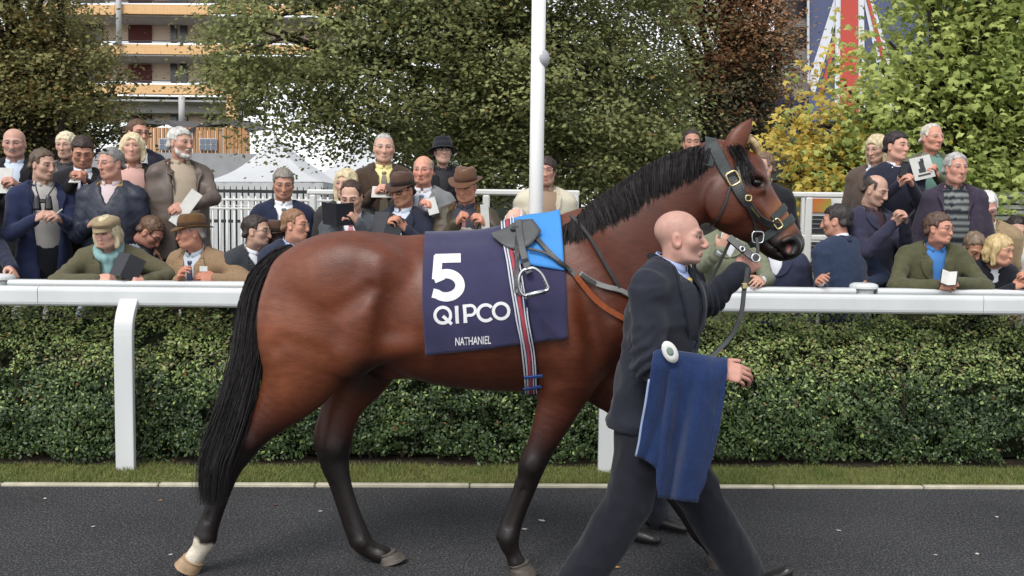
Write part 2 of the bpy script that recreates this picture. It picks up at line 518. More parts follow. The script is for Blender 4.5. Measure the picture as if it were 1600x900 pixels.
# grass blades
def grass():
    r = np.random.default_rng(9); n = 52000
    x = r.random(n) * 9.6 - 4.8; o = .035 + r.random(n) * .46
    base = np.stack([x * DX - o * DY, 5.64 + x * DY + o * DX, np.full(n, -.009)], 1)
    h = (.014 + .022 * r.random(n)) * (1 + .5 * noise(base, 3, 4)) * (1 + .5 * (o < .07))
    a = r.random(n) * 6.28; w = .0022 + .0016 * r.random(n)
    sx = np.stack([np.cos(a) * w, np.sin(a) * w, np.zeros(n)], 1)
    ln = r.normal(size=(n, 2)) * .45
    tip = base + np.stack([ln[:, 0] * h, ln[:, 1] * h, h], 1)
    V = np.stack([base - sx, base + sx, tip], 1).reshape(-1, 3)
    T = np.arange(3 * n).reshape(-1, 3)
    mix = np.clip(.5 + .5 * noise(base, 5, 8) + .25 * r.normal(size=n), 0, 1)[:, None]
    c = np.array([.125, .172, .046]) * (1 - mix) + np.array([.215, .225, .070]) * mix
    dry = (r.random(n) < .12)[:, None]; c = np.where(dry, np.array([.22, .18, .09]), c)
    mobj('grass', V, T, [material('grass blades', rough=.7, spec=.3, use_col=True, trans=.3)], smooth=False, col=np.repeat(c, 3, 0), kind='stuff', label='short verge grass between the kerb and the hedge', cat='grass')
grass()
# ------------------------------------------------------------------ hedge
M_leafh = material('hedge leaf', rough=.42, spec=.45, use_col=True, trans=.18)
M_twig = material('hedge twig', (.05, .038, .028), .9, .1, var=.3, vscale=20)
def leafmesh(C, N, size, col, r, aspect=.5, bend=.25, lobes=False):
    """little folded leaves: centre, normal, size -> V, quads, colours"""
    n = len(C)
    a = r.normal(size=(n, 3)); X = a - N * (a * N).sum(1, keepdims=True); X /= np.linalg.norm(X, axis=1, keepdims=True)
    Y = np.cross(N, X)
    s = size[:, None]
    V = np.stack([C - X * s * .5, C + Y * s * aspect * .5 - N * s * bend * .3, C + X * s * .5 - N * s * bend * .35, C - Y * s * aspect * .5 - N * s * bend * .3], 1)
    return V.reshape(-1, 3), np.arange(4 * n).reshape(-1, 4), np.repeat(col, 4, 0)
def hedge():
    r = np.random.default_rng(21)
    root = empty('hedge', tuple(L(0, .95, 0)), 'long clipped dark green hedge under the white rail', 'hedge')
    x0, x1 = -5.6, 5.9
    # cross-section: front foot, shoulder, sloping top, back
    sec = np.array([[.53, .03], [.475, .18], [.465, .44], [.49, .58], [.59, .75], [.75, .92], [.92, 1.03]])
    seg = np.concatenate([[0], np.cumsum(np.linalg.norm(np.diff(sec, axis=0), axis=1))])
    n = 160000
    q = r.random(n) * seg[-1]
    o = np.interp(q, seg, sec[:, 0]); z = np.interp(q, seg, sec[:, 1])
    do = np.interp(q, (seg[1:] + seg[:-1]) / 2, np.diff(sec[:, 0]) / np.diff(seg)); dz = np.interp(q, (seg[1:] + seg[:-1]) / 2, np.diff(sec[:, 1]) / np.diff(seg))
    x = x0 + r.random(n) * (x1 - x0)
    nrm2 = np.stack([-dz, do], 1)                      # outward in (off, z)
    pp = np.stack([x, o, z], 1)
    lump = .055 * noise(pp, (1.8, 2.6, 3.6), 3) + .065 * noise(pp, (5, 5, 9), 5) + .05 * noise(pp, (11, 13, 19), 6) + .03 * (r.random(n) < .06) * r.random(n) * 2
    dep = -r.random(n) ** 1.4 * .12 + lump
    o = o + nrm2[:, 0] * dep; z = z + nrm2[:, 1] * dep
    C = np.stack([x * DX - o * DY, 5.64 + x * DY + o * DX, np.maximum(z, .02)], 1)
    N = np.stack([np.zeros(n), nrm2[:, 0], nrm2[:, 1]], 1) @ RZ.T
    N = N * .8 + r.normal(size=(n, 3)) * .48 + np.array([0, -.05, .30]); N /= np.linalg.norm(N, axis=1, keepdims=True)
    hole = (noise(pp, (3.2, 4, 6), 44) + .5 * noise(pp, (9, 9, 12), 45)) < -.62
    dep = np.where(hole, dep - .10, dep); 
    o = np.where(hole, o - nrm2[:, 0] * .10, o); z = np.where(hole, z - nrm2[:, 1] * .08, z)
    C = np.stack([x * DX - o * DY, 5.64 + x * DY + o * DX, np.maximum(z, .02)], 1)
    size = .014 + .023 * r.random(n) ** 1.5
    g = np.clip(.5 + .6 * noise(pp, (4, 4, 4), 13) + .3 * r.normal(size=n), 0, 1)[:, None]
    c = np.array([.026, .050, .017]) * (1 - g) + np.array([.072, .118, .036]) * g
    young = ((r.random(n) < np.interp(z, [.3, .52, .70], [.05, .22, .72])) & (dep > -.09))[:, None]; c = np.where(young, np.array([.27, .345, .105]) * (.5 + .8 * r.random((n, 1))), c)  # paler leaves put in towards the top, painting the skylight on the slope
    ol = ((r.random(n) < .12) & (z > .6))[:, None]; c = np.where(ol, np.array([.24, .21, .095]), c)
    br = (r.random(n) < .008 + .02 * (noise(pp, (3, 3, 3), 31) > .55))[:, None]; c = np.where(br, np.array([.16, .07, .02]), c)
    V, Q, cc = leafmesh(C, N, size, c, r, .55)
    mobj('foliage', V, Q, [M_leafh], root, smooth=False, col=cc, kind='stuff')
    # dark inner twigs
    m = MB()
    for i in range(420):
        x = x0 + r.random() * (x1 - x0); b = L(x, .66 + .14 * r.random(), .0)
        p = [b]
        for k in range(4): p.append(p[-1] + np.array([r.normal() * .09, r.normal() * .05 - .01, .2 + .05 * r.random()]))
        p = np.array(p); p[:, 2] = np.minimum(p[:, 2], .62 + .1 * r.random())
        m.tube(p, np.array([.009, .008, .006, .005, .003]), 4, cap=False)
    m.build('twigs', [M_twig], root, kind='stuff')
    # opaque leafy heart so no daylight shows through
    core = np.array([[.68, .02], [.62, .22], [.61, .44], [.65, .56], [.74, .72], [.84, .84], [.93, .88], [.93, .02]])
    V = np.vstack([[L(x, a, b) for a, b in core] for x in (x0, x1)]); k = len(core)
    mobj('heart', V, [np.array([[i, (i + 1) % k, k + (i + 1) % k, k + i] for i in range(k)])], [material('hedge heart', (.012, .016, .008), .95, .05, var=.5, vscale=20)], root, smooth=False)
hedge()
# ------------------------------------------------------------------ running rail
rail = empty('running_rail', tuple(L(0, .52, 0)), 'white plastic running rail on angled posts in front of the hedge', 'rail')
def extrude(prof, x0, x1, name, mat, parent, smooth=False):
    k = len(prof); V = np.vstack([[L(x, a, b) for a, b in prof] for x in (x0, x1)])
    Q = np.array([[i, (i + 1) % k, k + (i + 1) % k, k + i] for i in range(k)])
    c0, c1 = V[:k].mean(0), V[k:].mean(0)
    V = np.vstack([V, c0, c1]); T = np.array([[2 * k, (i + 1) % k, i] for i in range(k)] + [[2 * k + 1, k + i, k + (i + 1) % k] for i in range(k)])
    return mobj(name, V, [Q, T], [mat], parent, smooth=smooth)
def rprof(o0, o1, z0, z1, r, n=4):
    out = []
    for cx, cz, a in ((o1 - r, z1 - r, 0), (o0 + r, z1 - r, 90), (o0 + r, z0 + r, 180), (o1 - r, z0 + r, 270)):
        for q in np.linspace(0, 90, n): out.append((cx + r * math.cos(rad(a + q)), cz + r * math.sin(rad(a + q))))
    return out
RZT = 1.135
bounds_ = [-9.0, -5.98, -2.96, .06, 3.08, 6.1, 9.1]
for a, b in zip(bounds_[:-1], bounds_[1:]): extrude(rprof(.46, .56, RZT - .124, RZT, .028), a + .002, b - .002, 'rail_length', M_wplastic, rail)
pm = None
def post(x):
    # upright with a swan-neck at the top carrying the rail
    path = catmull([(.365, -.02), (.365, .5), (.37, .84), (.395, .95), (.45, 1.025), (.485, 1.055)], 5)
    m = MB(); V = []
    d = np.gradient(path, axis=0); d /= np.linalg.norm(d, axis=1, keepdims=True)
    w, t = .057, .022
    for p, q in zip(path, d):
        nx = np.array([-q[1], q[0]])
        for sx, sn in ((-1, -1), (1, -1), (1, 1), (-1, 1)):
            for e in ((.86, 1), ) if True else ():
                c = p + nx * sn * t; V.append(L(x + sx * w, c[0], c[1]))
    V = np.array(V); k = len(path)
    Q = [[4 * i + j, 4 * i + (j + 1) % 4, 4 * i + 4 + (j + 1) % 4, 4 * i + 4 + j] for i in range(k - 1) for j in range(4)] + [[3, 2, 1, 0], [4 * k - 4, 4 * k - 3, 4 * k - 2, 4 * k - 1]]
    o = mobj('post', V, np.array(Q), [M_wplastic], rail, smooth=False)
    bv = o.modifiers.new('edge', 'BEVEL'); bv.width = .006; bv.segments = 2; bv.limit_method = 'ANGLE'
for u in (-565, 197, 948, 1705):
    x = 0.0
    for _ in range(4): x = P(u, 735, 6.005 + x * math.tan(YAW))[0]
    post((x + .365 * DY) / DX)
# leaning shelf behind it, on capped posts
shelf = empty('leaning_rail', tuple(L(0, .66, 0)), 'white top rail with round post caps where spectators lean', 'rail')
capx = [P(20, 440, 6.3)[0], P(1358, 450, 6.35)[0]]; capx = [2 * capx[0] - capx[1]] + capx + [2 * capx[1] - capx[0]]
for a, b in zip(capx[:-1], capx[1:]): extrude(rprof(.60, .72, RZT - .012, RZT + .030, .018), a + .072, b - .072, 'rail_length', M_wplastic, shelf, False)
for x in capx:
    c = L(x, .66, 0)
    MB().lathe([(0, RZT + .066), (.066, RZT + .064), (.086, RZT + .056), (.092, RZT + .045), (.092, RZT + .030), (.078, RZT + .022), (.066, RZT + .018), (.064, RZT - .085), (.050, RZT - .10), (.0, RZT - .10)], c, 24).build('post', [M_wplastic], shelf, smooth=False)
# ------------------------------------------------------------------ viewing steps
steps = empty('terrace', tuple(L(0, 1.3, 0)), kind='structure')
for i, (o0, o1, z) in enumerate(((.94, 1.22, .12), (1.22, 1.47, .32), (1.47, 1.86, .50), (1.86, 4.4, .68))):
    c = L(0, (o0 + o1) / 2, z / 2 - .02); MB().box(c, (30, o1 - o0 - .004, z + .04), RZ, .012).build('step', [M_step], steps)
lap('setting')
# ------------------------------------------------------------------ the horse
HY = 4.27                                   # its middle plane
def hn(u, v, r, s=1.0, dy=0.0):
    if abs(dy) in (.125, .12): dy = math.copysign(float(np.interp(v, [520, 640, 880], [.135, .11, .082])), dy)
    d = HY + dy
    p = P(u, v, d)
    return [p[0], p[1], p[2], r * d / FPX, s]
def build_horse():
    H = SDF()
    # trunk
    H.tube([hn(478, 470, 68, .80), hn(505, 464, 84, .92), hn(535, 462, 98, .98), hn(590, 466, 103, .93), hn(640, 478, 105, .88),
            hn(700, 489, 114, .88), hn(760, 491, 120, .86), hn(820, 488, 125, .80), hn(866, 482, 130, .66), hn(910, 480, 118, .66), hn(945, 490, 84, .85)], n=3)
    # withers, loin
    H.tube([hn(660, 392, 20, .9), hn(760, 385, 18, .9), hn(820, 368, 20, .8), hn(865, 360, 18, .8), hn(905, 350, 20, .8)], k=.08, n=3)
    # neck
    H.tube([hn(932, 430, 98, .52), hn(962, 402, 86, .48), hn(1000, 366, 73, .43), hn(1039, 328, 60, .42), hn(1076, 295, 51, .44), hn(1108, 275, 44, .48)], k=.07, n=3)
    H.tube([hn(895, 357, 12, 1), hn(950, 322, 12, 1), hn(1005, 283, 12, 1), hn(1060, 258, 12, 1), hn(1108, 244, 12, 1)], k=.03, n=3)
    # head
    H.tube([hn(1122, 258, 40, .62), hn(1142, 275, 44, .68), hn(1160, 296, 42, .72), hn(1180, 322, 37, .66), hn(1203, 348, 32, .56), hn(1222, 370, 28, .62), hn(1233, 381, 24, .80)], k=.05, n=3)
    H.tube([hn(1122, 305, 34, .72), hn(1140, 318, 44, .70), hn(1162, 340, 34, .66), hn(1188, 366, 22, .7), hn(1207, 384, 19, .9), hn(1219, 393, 14, 1.2)], k=.04, n=3)
    H.ell(P(1172, 262, HY), (.06, .045, .06), k=.05)                      # forehead
    mm = HY / FPX
    for sgn in (-1, 1):
        off = sgn
        H.ell(P(1136, 315, HY + off * .075), (.10, .035, .105), k=.04)     # cheek muscle
        H.tube([hn(1164, 300, 7, 1, off * .080), hn(1184, 324, 7, 1, off * .074), hn(1204, 346, 5, 1, off * .050)], k=.05)   # facial crest
        H.tube([hn(1166, 270, 8, 1, off * .078), hn(1182, 273, 8, 1, off * .083), hn(1194, 282, 6, 1, off * .070)], k=.035)  # brow
        H.tube([hn(1162, 288, 6, 1, off * .088), hn(1178, 297, 6, 1, off * .090), hn(1192, 296, 5, 1, off * .080)], k=.03)   # under the eye
        H.ell(P(1182, 285, HY + off * .090), (.028, .016, .021), k=.014, sub=True)   # eye socket
        # nostril rim and hole
        H.tube([hn(1224, 377, 5, 1, off * .062), hn(1238, 373, 6, 1, off * .058), hn(1246, 384, 6, 1, off * .052), hn(1238, 397, 6, 1, off * .056)], k=.02)
        H.ell(P(1234, 387, HY + off * .074), (.017, .026, .028), Matrix.Rotation(rad(25), 3, 'Y'), k=.012, sub=True)
        # hollow above the eye
        H.ell(P(1160, 258, HY + off * .095), (.03, .02, .022), k=.03, sub=True)
        # jaw groove / throat
        H.tube([hn(1098, 262, 9, 1, off * .13), hn(1096, 300, 9, 1, off * .13), hn(1100, 330, 9, 1, off * .12)], k=.06, sub=True)
        # gluteals, hamstring, stifle
        H.ell(P(520, 425, HY + off * .125), (.20, .12, .13), k=.12)
        H.ell(P(560, 408, HY + off * .14), (.13, .10, .09), k=.10)
        H.tube([hn(452, 430, 28, 1, off * .10), hn(436, 480, 32, 1, off * .14), hn(438, 540, 33, 1, off * .15), hn(452, 600, 24, 1, off * .14)], k=.06)
        H.tube([hn(598, 412, 13, 1, off * .205), hn(606, 426, 13, 1, off * .215)], k=.10)                 # point of hip
        H.tube([hn(600, 430, 30, 1, off * .20), hn(575, 490, 40, 1, off * .20), hn(555, 540, 40, 1, off * .19)], k=.06)  # thigh front
        H.ell(P(548, 560, HY + off * .19), (.085, .075, .085), k=.05)        # stifle
        H.tube([hn(620, 424, 12, 1, off * .305), hn(614, 470, 19, 1, off * .312), hn(606, 518, 15, 1, off * .30)], k=.07, sub=True)   # flank hollow
        H.tube([hn(490, 505, 8, 1, off * .322), hn(535, 482, 10, 1, off * .318), hn(575, 452, 8, 1, off * .315)], k=.05, sub=True)   # thigh crease
        H.tube([hn(432, 545, 6, 1, off * .250), hn(466, 525, 7, 1, off * .278), hn(496, 514, 6, 1, off * .296)], k=.05, sub=True)
        H.tube([hn(577, 556, 9, 1, off * .15), hn(605, 547, 10, 1, off * .19), hn(640, 540, 9, 1, off * .225)], k=.07)  # flank fold
        # shoulder blade, triceps, breast
        H.tube([hn(905, 400, 26, 1, off * .10), hn(930, 445, 34, 1, off * .14), hn(957, 500, 40, 1, off * .15)], k=.12)
        H.tube([hn(886, 490, 46, 1, off * .13), hn(892, 545, 46, 1, off * .135), hn(888, 585, 40, 1, off * .125)], k=.10)
        H.ell(P(975, 510, HY + off * .09), (.10, .09, .13), k=.10)
        H.tube([hn(912, 455, 9, 1, off * .272), hn(926, 515, 11, 1, off * .262), hn(936, 565, 9, 1, off * .245)], k=.06, sub=True)
        H.tube([hn(845, 520, 8, 1, off * .325), hn(850, 570, 9, 1, off * .30), hn(862, 600, 8, 1, off * .25)], k=.06, sub=True)
        H.tube([hn(1000, 412, 9, 1, off * .185), hn(1045, 362, 9, 1, off * .155), hn(1080, 322, 8, 1, off * .135)], k=.06, sub=True)  # jugular groove
        # ears
        e = off * .052
        H.tube([hn(1142, 240, 14, .8, e), hn(1150, 222, 17, .62, e * 1.15), hn(1160, 206, 13, .5, e * 1.2), hn(1172, 190, 5, .5, e * 1.1), hn(1176, 184, 2, .6, e * 1.05)], k=.02)
        H.tube([hn(1163, 224, 6, 1, e * 1.9), hn(1168, 206, 6, 1, e * 1.9), hn(1173, 194, 2.5, 1, e * 1.6)], k=.012, sub=True)
    H.ell(P(1210, 390, HY), (.062, .12, .004), Matrix.Rotation(rad(40), 3, 'Y'), k=.008, sub=True)   # mouth line
    # legs
    N = -.125
    H.tube([hn(492, 520, 78, .62, N), hn(478, 570, 62, .66, N), hn(462, 600, 52, .70, N), hn(434, 636, 37, .78, N), hn(408, 664, 28, .84, N), hn(388, 686, 25, .85, N), hn(371, 706, 25, .75, N),
            hn(358, 733, 19, .72, N), hn(347, 765, 15.5, .75, N), hn(334, 803, 14.5, .8, N), hn(325, 828, 16, .9, N), hn(321, 841, 18, .92, N), hn(314, 856, 14.5, 1, N), hn(305, 869, 14.5, 1.1, N), hn(301, 875, 14, 1.1, N)], k=.05, n=3)
    H.tube([hn(402, 652, 10, .8, N), hn(370, 678, 10, .8, N), hn(353, 692, 12, .8, N), hn(345, 716, 10, .8, N), hn(337, 750, 6, .9, N)], k=.02, n=3)      # achilles and point of hock
    H.tube([hn(342, 742, 6, .9, N), hn(327, 790, 6, .9, N), hn(312, 832, 8, .9, N)], k=.012, n=3)              # flexor tendon
    N = .125
    H.tube([hn(575, 545, 62, .7, N), hn(560, 585, 48, .7, N), hn(540, 625, 33, .75, N), hn(530, 660, 27, .8, N), hn(523, 697, 26, .8, N), hn(524, 722, 22, .72, N),
            hn(534, 760, 16.5, .72, N), hn(549, 803, 15, .78, N), hn(560, 832, 16, .9, N), hn(566, 848, 17, .95, N), hn(582, 861, 14, 1, N), hn(596, 866, 15, 1.1, N), hn(600, 868, 14, 1.1, N)], k=.05, n=3)
    H.tube([hn(508, 640, 8, .8, N), hn(500, 680, 11, .8, N), hn(505, 706, 10, .8, N), hn(512, 740, 6, .9, N)], k=.02, n=3)
    H.tube([hn(516, 745, 6, .9, N), hn(536, 805, 6, .9, N), hn(553, 848, 8, .9, N)], k=.012, n=3)
    N = -.12
    H.tube([hn(893, 560, 48, .7, N), hn(885, 600, 41, .72, N), hn(870, 640, 33, .75, N), hn(855, 676, 26, .8, N), hn(843, 702, 22, .85, N), hn(831, 728, 21.5, .88, N), hn(826, 748, 18, .8, N),
            hn(814, 785, 14.5, .78, N), hn(803, 816, 14, .82, N), hn(796, 836, 16.5, .95, N), hn(795, 848, 16, .95, N), hn(801, 864, 12.5, 1, N), hn(806, 877, 14, 1.1, N), hn(808, 881, 14, 1.1, N)], k=.05, n=3)
    H.tube([hn(811, 752, 6, .9, N), hn(797, 795, 6, .9, N), hn(782, 838, 8, .9, N)], k=.012, n=3)
    H.tube([hn(842, 722, 8, 1, N), hn(834, 736, 9, 1, N)], k=.015)
    N = .12
    H.tube([hn(920, 570, 48, .7, N), hn(945, 600, 38, .72, N), hn(970, 626, 29, .75, N), hn(992, 664, 23, .8, N), hn(1008, 694, 21, .85, N), hn(1021, 716, 20, .88, N), hn(1030, 736, 17, .8, N),
            hn(1050, 770, 14, .78, N), hn(1076, 806, 14, .82, N), hn(1090, 826, 16, .95, N), hn(1096, 836, 15, .95, N), hn(1106, 848, 12.5, 1, N), hn(1114, 856, 14, 1.1, N), hn(1117, 860, 14, 1.1, N)], k=.05, n=3)
    # grooves between cannon bone and tendon, fetlock joints
    for A, B, N in (((352, 752), (326, 815), -.125), ((524, 757), (549, 825), .125), ((822, 765), (797, 825), -.12)):
        for sg in (-1, 1):
            dy0 = math.copysign(float(np.interp(A[1], [520, 640, 880], [.135, .11, .082])), N)
            q = [hn(A[0] + (B[0] - A[0]) * w, A[1] + (B[1] - A[1]) * w, 3.2, 1, dy0 * (1 - .12 * w) + sg * .036) for w in (0, .5, 1)]
            H.tube([[p[0] - .012, p[1], p[2], p[3], 1] for p in q], k=.012, sub=True)
    for c, N in (((321, 842), -.082), ((566, 848), .082), ((794, 843), -.082)):
        for sg in (-1, 1): H.ell(P(*c, HY + N + sg * .032), (.024, .014, .026), k=.015)
    for c, N in (((833, 727), -.098), ((523, 700), .105), ((388, 690), -.107)):
        for sg in (-1, 1): H.ell(P(*c, HY + N + sg * .046), (.034, .014, .038), k=.02)
    # sheath
    H.ell(P(612, 575, HY), (.10, .05, .05), k=.05)
    V, F = H.mesh(.0085)
    V = relax(V, F, 2, .5)
    return V, F
HV, HF = build_horse()
lap('horse sdf %d verts' % len(HV))
HBVH = bvh(HV, HF)
def pxv(V):
    q = (V - np.array([0, 0, CAM_H])) @ CAM_N
    return 800 + FPX * q[:, 0] / -q[:, 2], 450 - FPX * q[:, 1] / -q[:, 2]
def blob(u, v, cu, cv, ru, rv=None, soft=.5):
    rv = rv or ru
    d = np.sqrt(((u - cu) / ru) ** 2 + ((v - cv) / rv) ** 2)
    return 1 - sstep(1 - soft, 1 + soft, d)
def horse_colors(V):
    u, v = pxv(V)
    n1 = noise(V, 7, 3); n2 = noise(V, 30, 5)
    bay = np.array(srgb(110, 57, 35)); bay2 = np.array(srgb(134, 76, 48)); dark = np.array(srgb(68, 33, 24)); black = np.array(srgb(22, 18, 18))
    c = np.tile(bay, (len(V), 1))
    def mix(col, w):
        nonlocal c
        w = np.clip(w, 0, 1)[:, None]; c = c * (1 - w) + np.asarray(col) * w
    mix(bay2, blob(u, v, 430, 470, 70, 120, .7) * .8)  # lit side of the rump put into the coat as paler bay
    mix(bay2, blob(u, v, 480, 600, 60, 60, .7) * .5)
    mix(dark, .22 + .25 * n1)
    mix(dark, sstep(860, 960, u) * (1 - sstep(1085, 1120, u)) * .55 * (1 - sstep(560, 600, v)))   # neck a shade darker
    mix(dark, (v > 560) * blob(u, v, 760, 640, 220, 80, .5) * .5)  # shade under the belly painted into the coat colour
    # black points
    hind = u < 660; wob = 12 * n1
    mix(dark, np.where(hind, sstep(600, 670, v + wob), sstep(610, 680, v + wob)) * .8)
    mix(black, np.where(hind, sstep(655, 705, v + wob), sstep(655, 725, v + wob)) * .96)
    mix(black, blob(u, v, 575, 590, 30, 30, .6) * .8)
    # muzzle, eye, brow, ear edge
    head = u > 1090
    mix(black, blob(u, v, 1213, 393, 26, 20, .5) * .95 * head)
    mix(black, blob(u, v, 1244, 388, 22, 26, .4) * .98 * head)
    mix(black, blob(u, v, 1192, 372, 34, 20, .6) * .85 * head)
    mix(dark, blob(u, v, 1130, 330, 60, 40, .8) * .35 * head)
    mix(black, blob(u, v, 1183, 285, 17, 11, .5) * .9 * head)
    mix(np.array(srgb(165, 112, 72)), blob(u, v, 1222, 338, 20, 26, .6) * .55 * head)
    mix(black, blob(u, v, 1240, 391, 24, 20, .35) * .9 * head)
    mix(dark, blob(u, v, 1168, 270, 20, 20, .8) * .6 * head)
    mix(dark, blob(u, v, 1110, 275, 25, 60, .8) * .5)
    mix(np.array(srgb(170, 96, 86)), blob(u, v, 1232, 389, 3.5, 6, .4) * .55 * head)       # pink inside of the nostril
    mix(black, (blob(u, v, 1177, 184, 5, 8, .5)) * .8)
    # white pastern behind
    mix(np.array(srgb(214, 204, 186)), sstep(848, 853, v + 4 * n2) * (u < 345))
    mix(np.array(srgb(214, 204, 186)), blob(u, v, 303, 850, 8, 10, .4) * (u < 345))
    c *= (1 + .10 * n2)[:, None]
    return np.clip(c, 0, 1)
M_coat = material('horse coat', rough=.43, spec=.36, use_col=True, var=.18, vscale=34, stretch=(.5, 1, 1.6), bump=.16, bscale=150, detail=6)
M_blackhair = material('black horse hair', (.021, .019, .019), .72, .14, var=.35, vscale=60)
M_hoof = material('hoof horn', (.075, .062, .052), .55, .4, var=.35, vscale=25, stretch=(1, 1, 4), bump=.3, bscale=40)
M_hoofpale = material('pale hoof horn', (.30, .20, .12), .5, .4, var=.3, vscale=25)
horse = empty('horse', (P(700, 880, HY)[0], HY, 0), 'bay thoroughbred horse with black mane and tail being led along the path', 'horse')
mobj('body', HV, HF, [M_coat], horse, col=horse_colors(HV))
# hooves: slanted truncated cones
def hoof(top, bot, r0, r1, mat, nrm):
    """top centre, bottom centre, radii"""
    top, bot = np.asarray(top), np.asarray(bot)
    m = MB(); n = 20; a = np.arange(n) * 2 * np.pi / n
    rings = []
    ax = np.asarray(nrm, float); ax /= np.linalg.norm(ax)
    x = np.array([1.0, 0, 0]) - ax * ax[0]; x /= np.linalg.norm(x); y = np.cross(ax, x)
    for t in (0, .06, .12, .3, .5, .7, .9, .97, 1.0):
        r = r0 + (r1 - r0) * t + (.004 if t < .1 else 0) - (.004 if t > .98 else 0) + .0015 * math.sin(t * 28)
        c = top + (bot - top) * t
        sh = np.where(np.cos(a) < -.5, .82, 1.0)          # heels are cut off
        rings.append(c + r * (np.cos(a) * sh)[:, None] * x + r * .88 * np.sin(a)[:, None] * y)
    V = np.vstack(rings + [top[None], bot[None]]); k = len(rings)
    Q = [[i * n + j, i * n + (j + 1) % n, (i + 1) * n + (j + 1) % n, (i + 1) * n + j] for i in range(k - 1) for j in range(n)]
    T = [[k * n, (j + 1) % n, j] for j in range(n)] + [[k * n + 1, (k - 1) * n + j, (k - 1) * n + (j + 1) % n] for j in range(n)]
    m.add(V, Q, T)
    return m.build('hoof', [mat], horse, smooth=True)
def gpt(u, d, z=0.0):
    return np.array([P(u, 880, d)[0], d, z])
HD = .082
a = P(602, 863, HY + HD); hoof(a + [-.004, 0, 0], gpt(613, HY + HD, .004), .047, .070, M_hoof, (.28, 0, -1))
a = P(808, 879, HY - HD); hoof(a, gpt(818, HY - HD, .004), .047, .068, M_hoof, (.25, 0, -1))
a = P(1117, 856, HY + HD); hoof(a, gpt(1126, HY + HD, .004), .050, .068, M_hoof, (.22, 0, -1))
a = P(302, 872, HY - HD); b = a + np.array([-.036, 0, -.080]); b[2] = max(b[2], .02); hoof(a, b, .050, .064, M_hoofpale, (-.55, 0, -1))
# eyes
M_eye = material('dark horse eye', (.006, .004, .003), .08, .6)
for sgn in (-1, 1):
    e = P(1182, 285, HY + sgn * .078)
    V, F = SDF().ell(e, (.021, .016, .017)).mesh(.004)
    mobj('eye', V, F, [M_eye], horse)
# hair strands
def strands(curves, w, seed=1):
    """curves (n, m, 3) -> flat tapering strands"""
    r = np.random.default_rng(seed); n, m, _ = curves.shape
    d = np.gradient(curves, axis=1); d /= np.maximum(np.linalg.norm(d, axis=2, keepdims=True), 1e-9)
    q = r.normal(size=(n, 1, 3)); q[:, :, 1] -= .3
    s = np.cross(d, q); s /= np.maximum(np.linalg.norm(s, axis=2, keepdims=True), 1e-9)
    tp = (np.minimum(1, (1.0 - np.linspace(0, 1, m)) * 4 + .12) * w)[None, :, None] * (.6 + .8 * r.random((n, 1, 1)))
    V = np.stack([curves - s * tp / 2, curves + s * tp / 2], 2).reshape(-1, 3)
    i = np.arange(n)[:, None] * m * 2 + np.arange(m - 1)[None] * 2
    Q = np.stack([i, i + 1, i + 3, i + 2], -1).reshape(-1, 4)
    return V, Q
def make_tail():
    r = np.random.default_rng(3)
    C = catmull([[*P(462, 392, HY)], [*P(436, 408, HY - .01)], [*P(408, 440, HY - .03)], [*P(396, 490, HY - .07)], [*P(388, 550, HY - .11)], [*P(374, 610, HY - .15)], [*P(354, 670, HY - .18)], [*P(334, 725, HY - .19)], [*P(328, 790, HY - .19)]], 4)
    m = len(C); t = np.linspace(0, 1, m)
    R = np.interp(t, [0, .12, .3, .5, .7, .85, 1], [12, 17, 22, 23, 23, 21, 14]) * HY / FPX
    n = 6800
    ang = r.random(n) * 2 * np.pi; q = np.sqrt(r.random(n))
    a, b = q * np.cos(ang), q * np.sin(ang)
    d = np.gradient(C, axis=0); d /= np.linalg.norm(d, axis=1, keepdims=True)
    nx = np.cross(d, [0, 1, 0]); nx /= np.linalg.norm(nx, axis=1, keepdims=True)
    L = np.clip(.60 + .42 * r.random(n), 0, 1)
    tt = np.linspace(0, 1, 13)[None] * L[:, None]
    start = np.clip(r.random(n) ** 1.5 * .35, 0, .35)[:, None]
    tt = start * (1 - tt) + tt
    def ip(A): return np.stack([np.interp(tt, t, A[:, k]) for k in range(A.shape[1])], -1)
    c = ip(C); X = ip(nx); rr = np.interp(tt, t, R)
    wob = (r.normal(size=(n, 1)) * .0025 * np.sin(tt * 24 + r.random((n, 1)) * 6) + r.normal(size=(n, 1)) * .006 * np.sin(tt * 9 + r.random((n, 1)) * 6) + r.normal(size=(n, 1)) * .016 * tt ** 2)
    pts = c + X * (a[:, None] * rr + wob)[..., None]
    pts[..., 1] += b[:, None] * rr * .75
    V, Q = strands(pts, .0028)
    core = MB().tube(C[:-3], R[:-3] * .72, 10)
    nv = len(V)
    V = np.vstack([V] + core.V); Fq = [np.vstack([Q, core.Q[0] + nv]), core.T[0] + nv]
    mobj('tail', V, Fq, [M_blackhair], horse)
make_tail()
def hug(pts, off=.004, smooth=0, bv=None):
    """pixels on the near side -> points lying on the horse and their normals"""
    out, nr = [], []
    o = Vector((0, 0, CAM_H))
    for u, v in pts:
        d = Vector(P(u, v, HY)) - o
        h = (bv or HBVH).ray_cast(o, d.normalized())
        if h[0] is None:
            h = (bv or HBVH).find_nearest(Vector(P(u, v, HY - .05)))
        nn = h[1] if h[1].y < 0 or True else h[1]
        out.append(np.array(h[0]) + np.array(nn) * off); nr.append(np.array(nn))
    return np.array(out), np.array(nr)
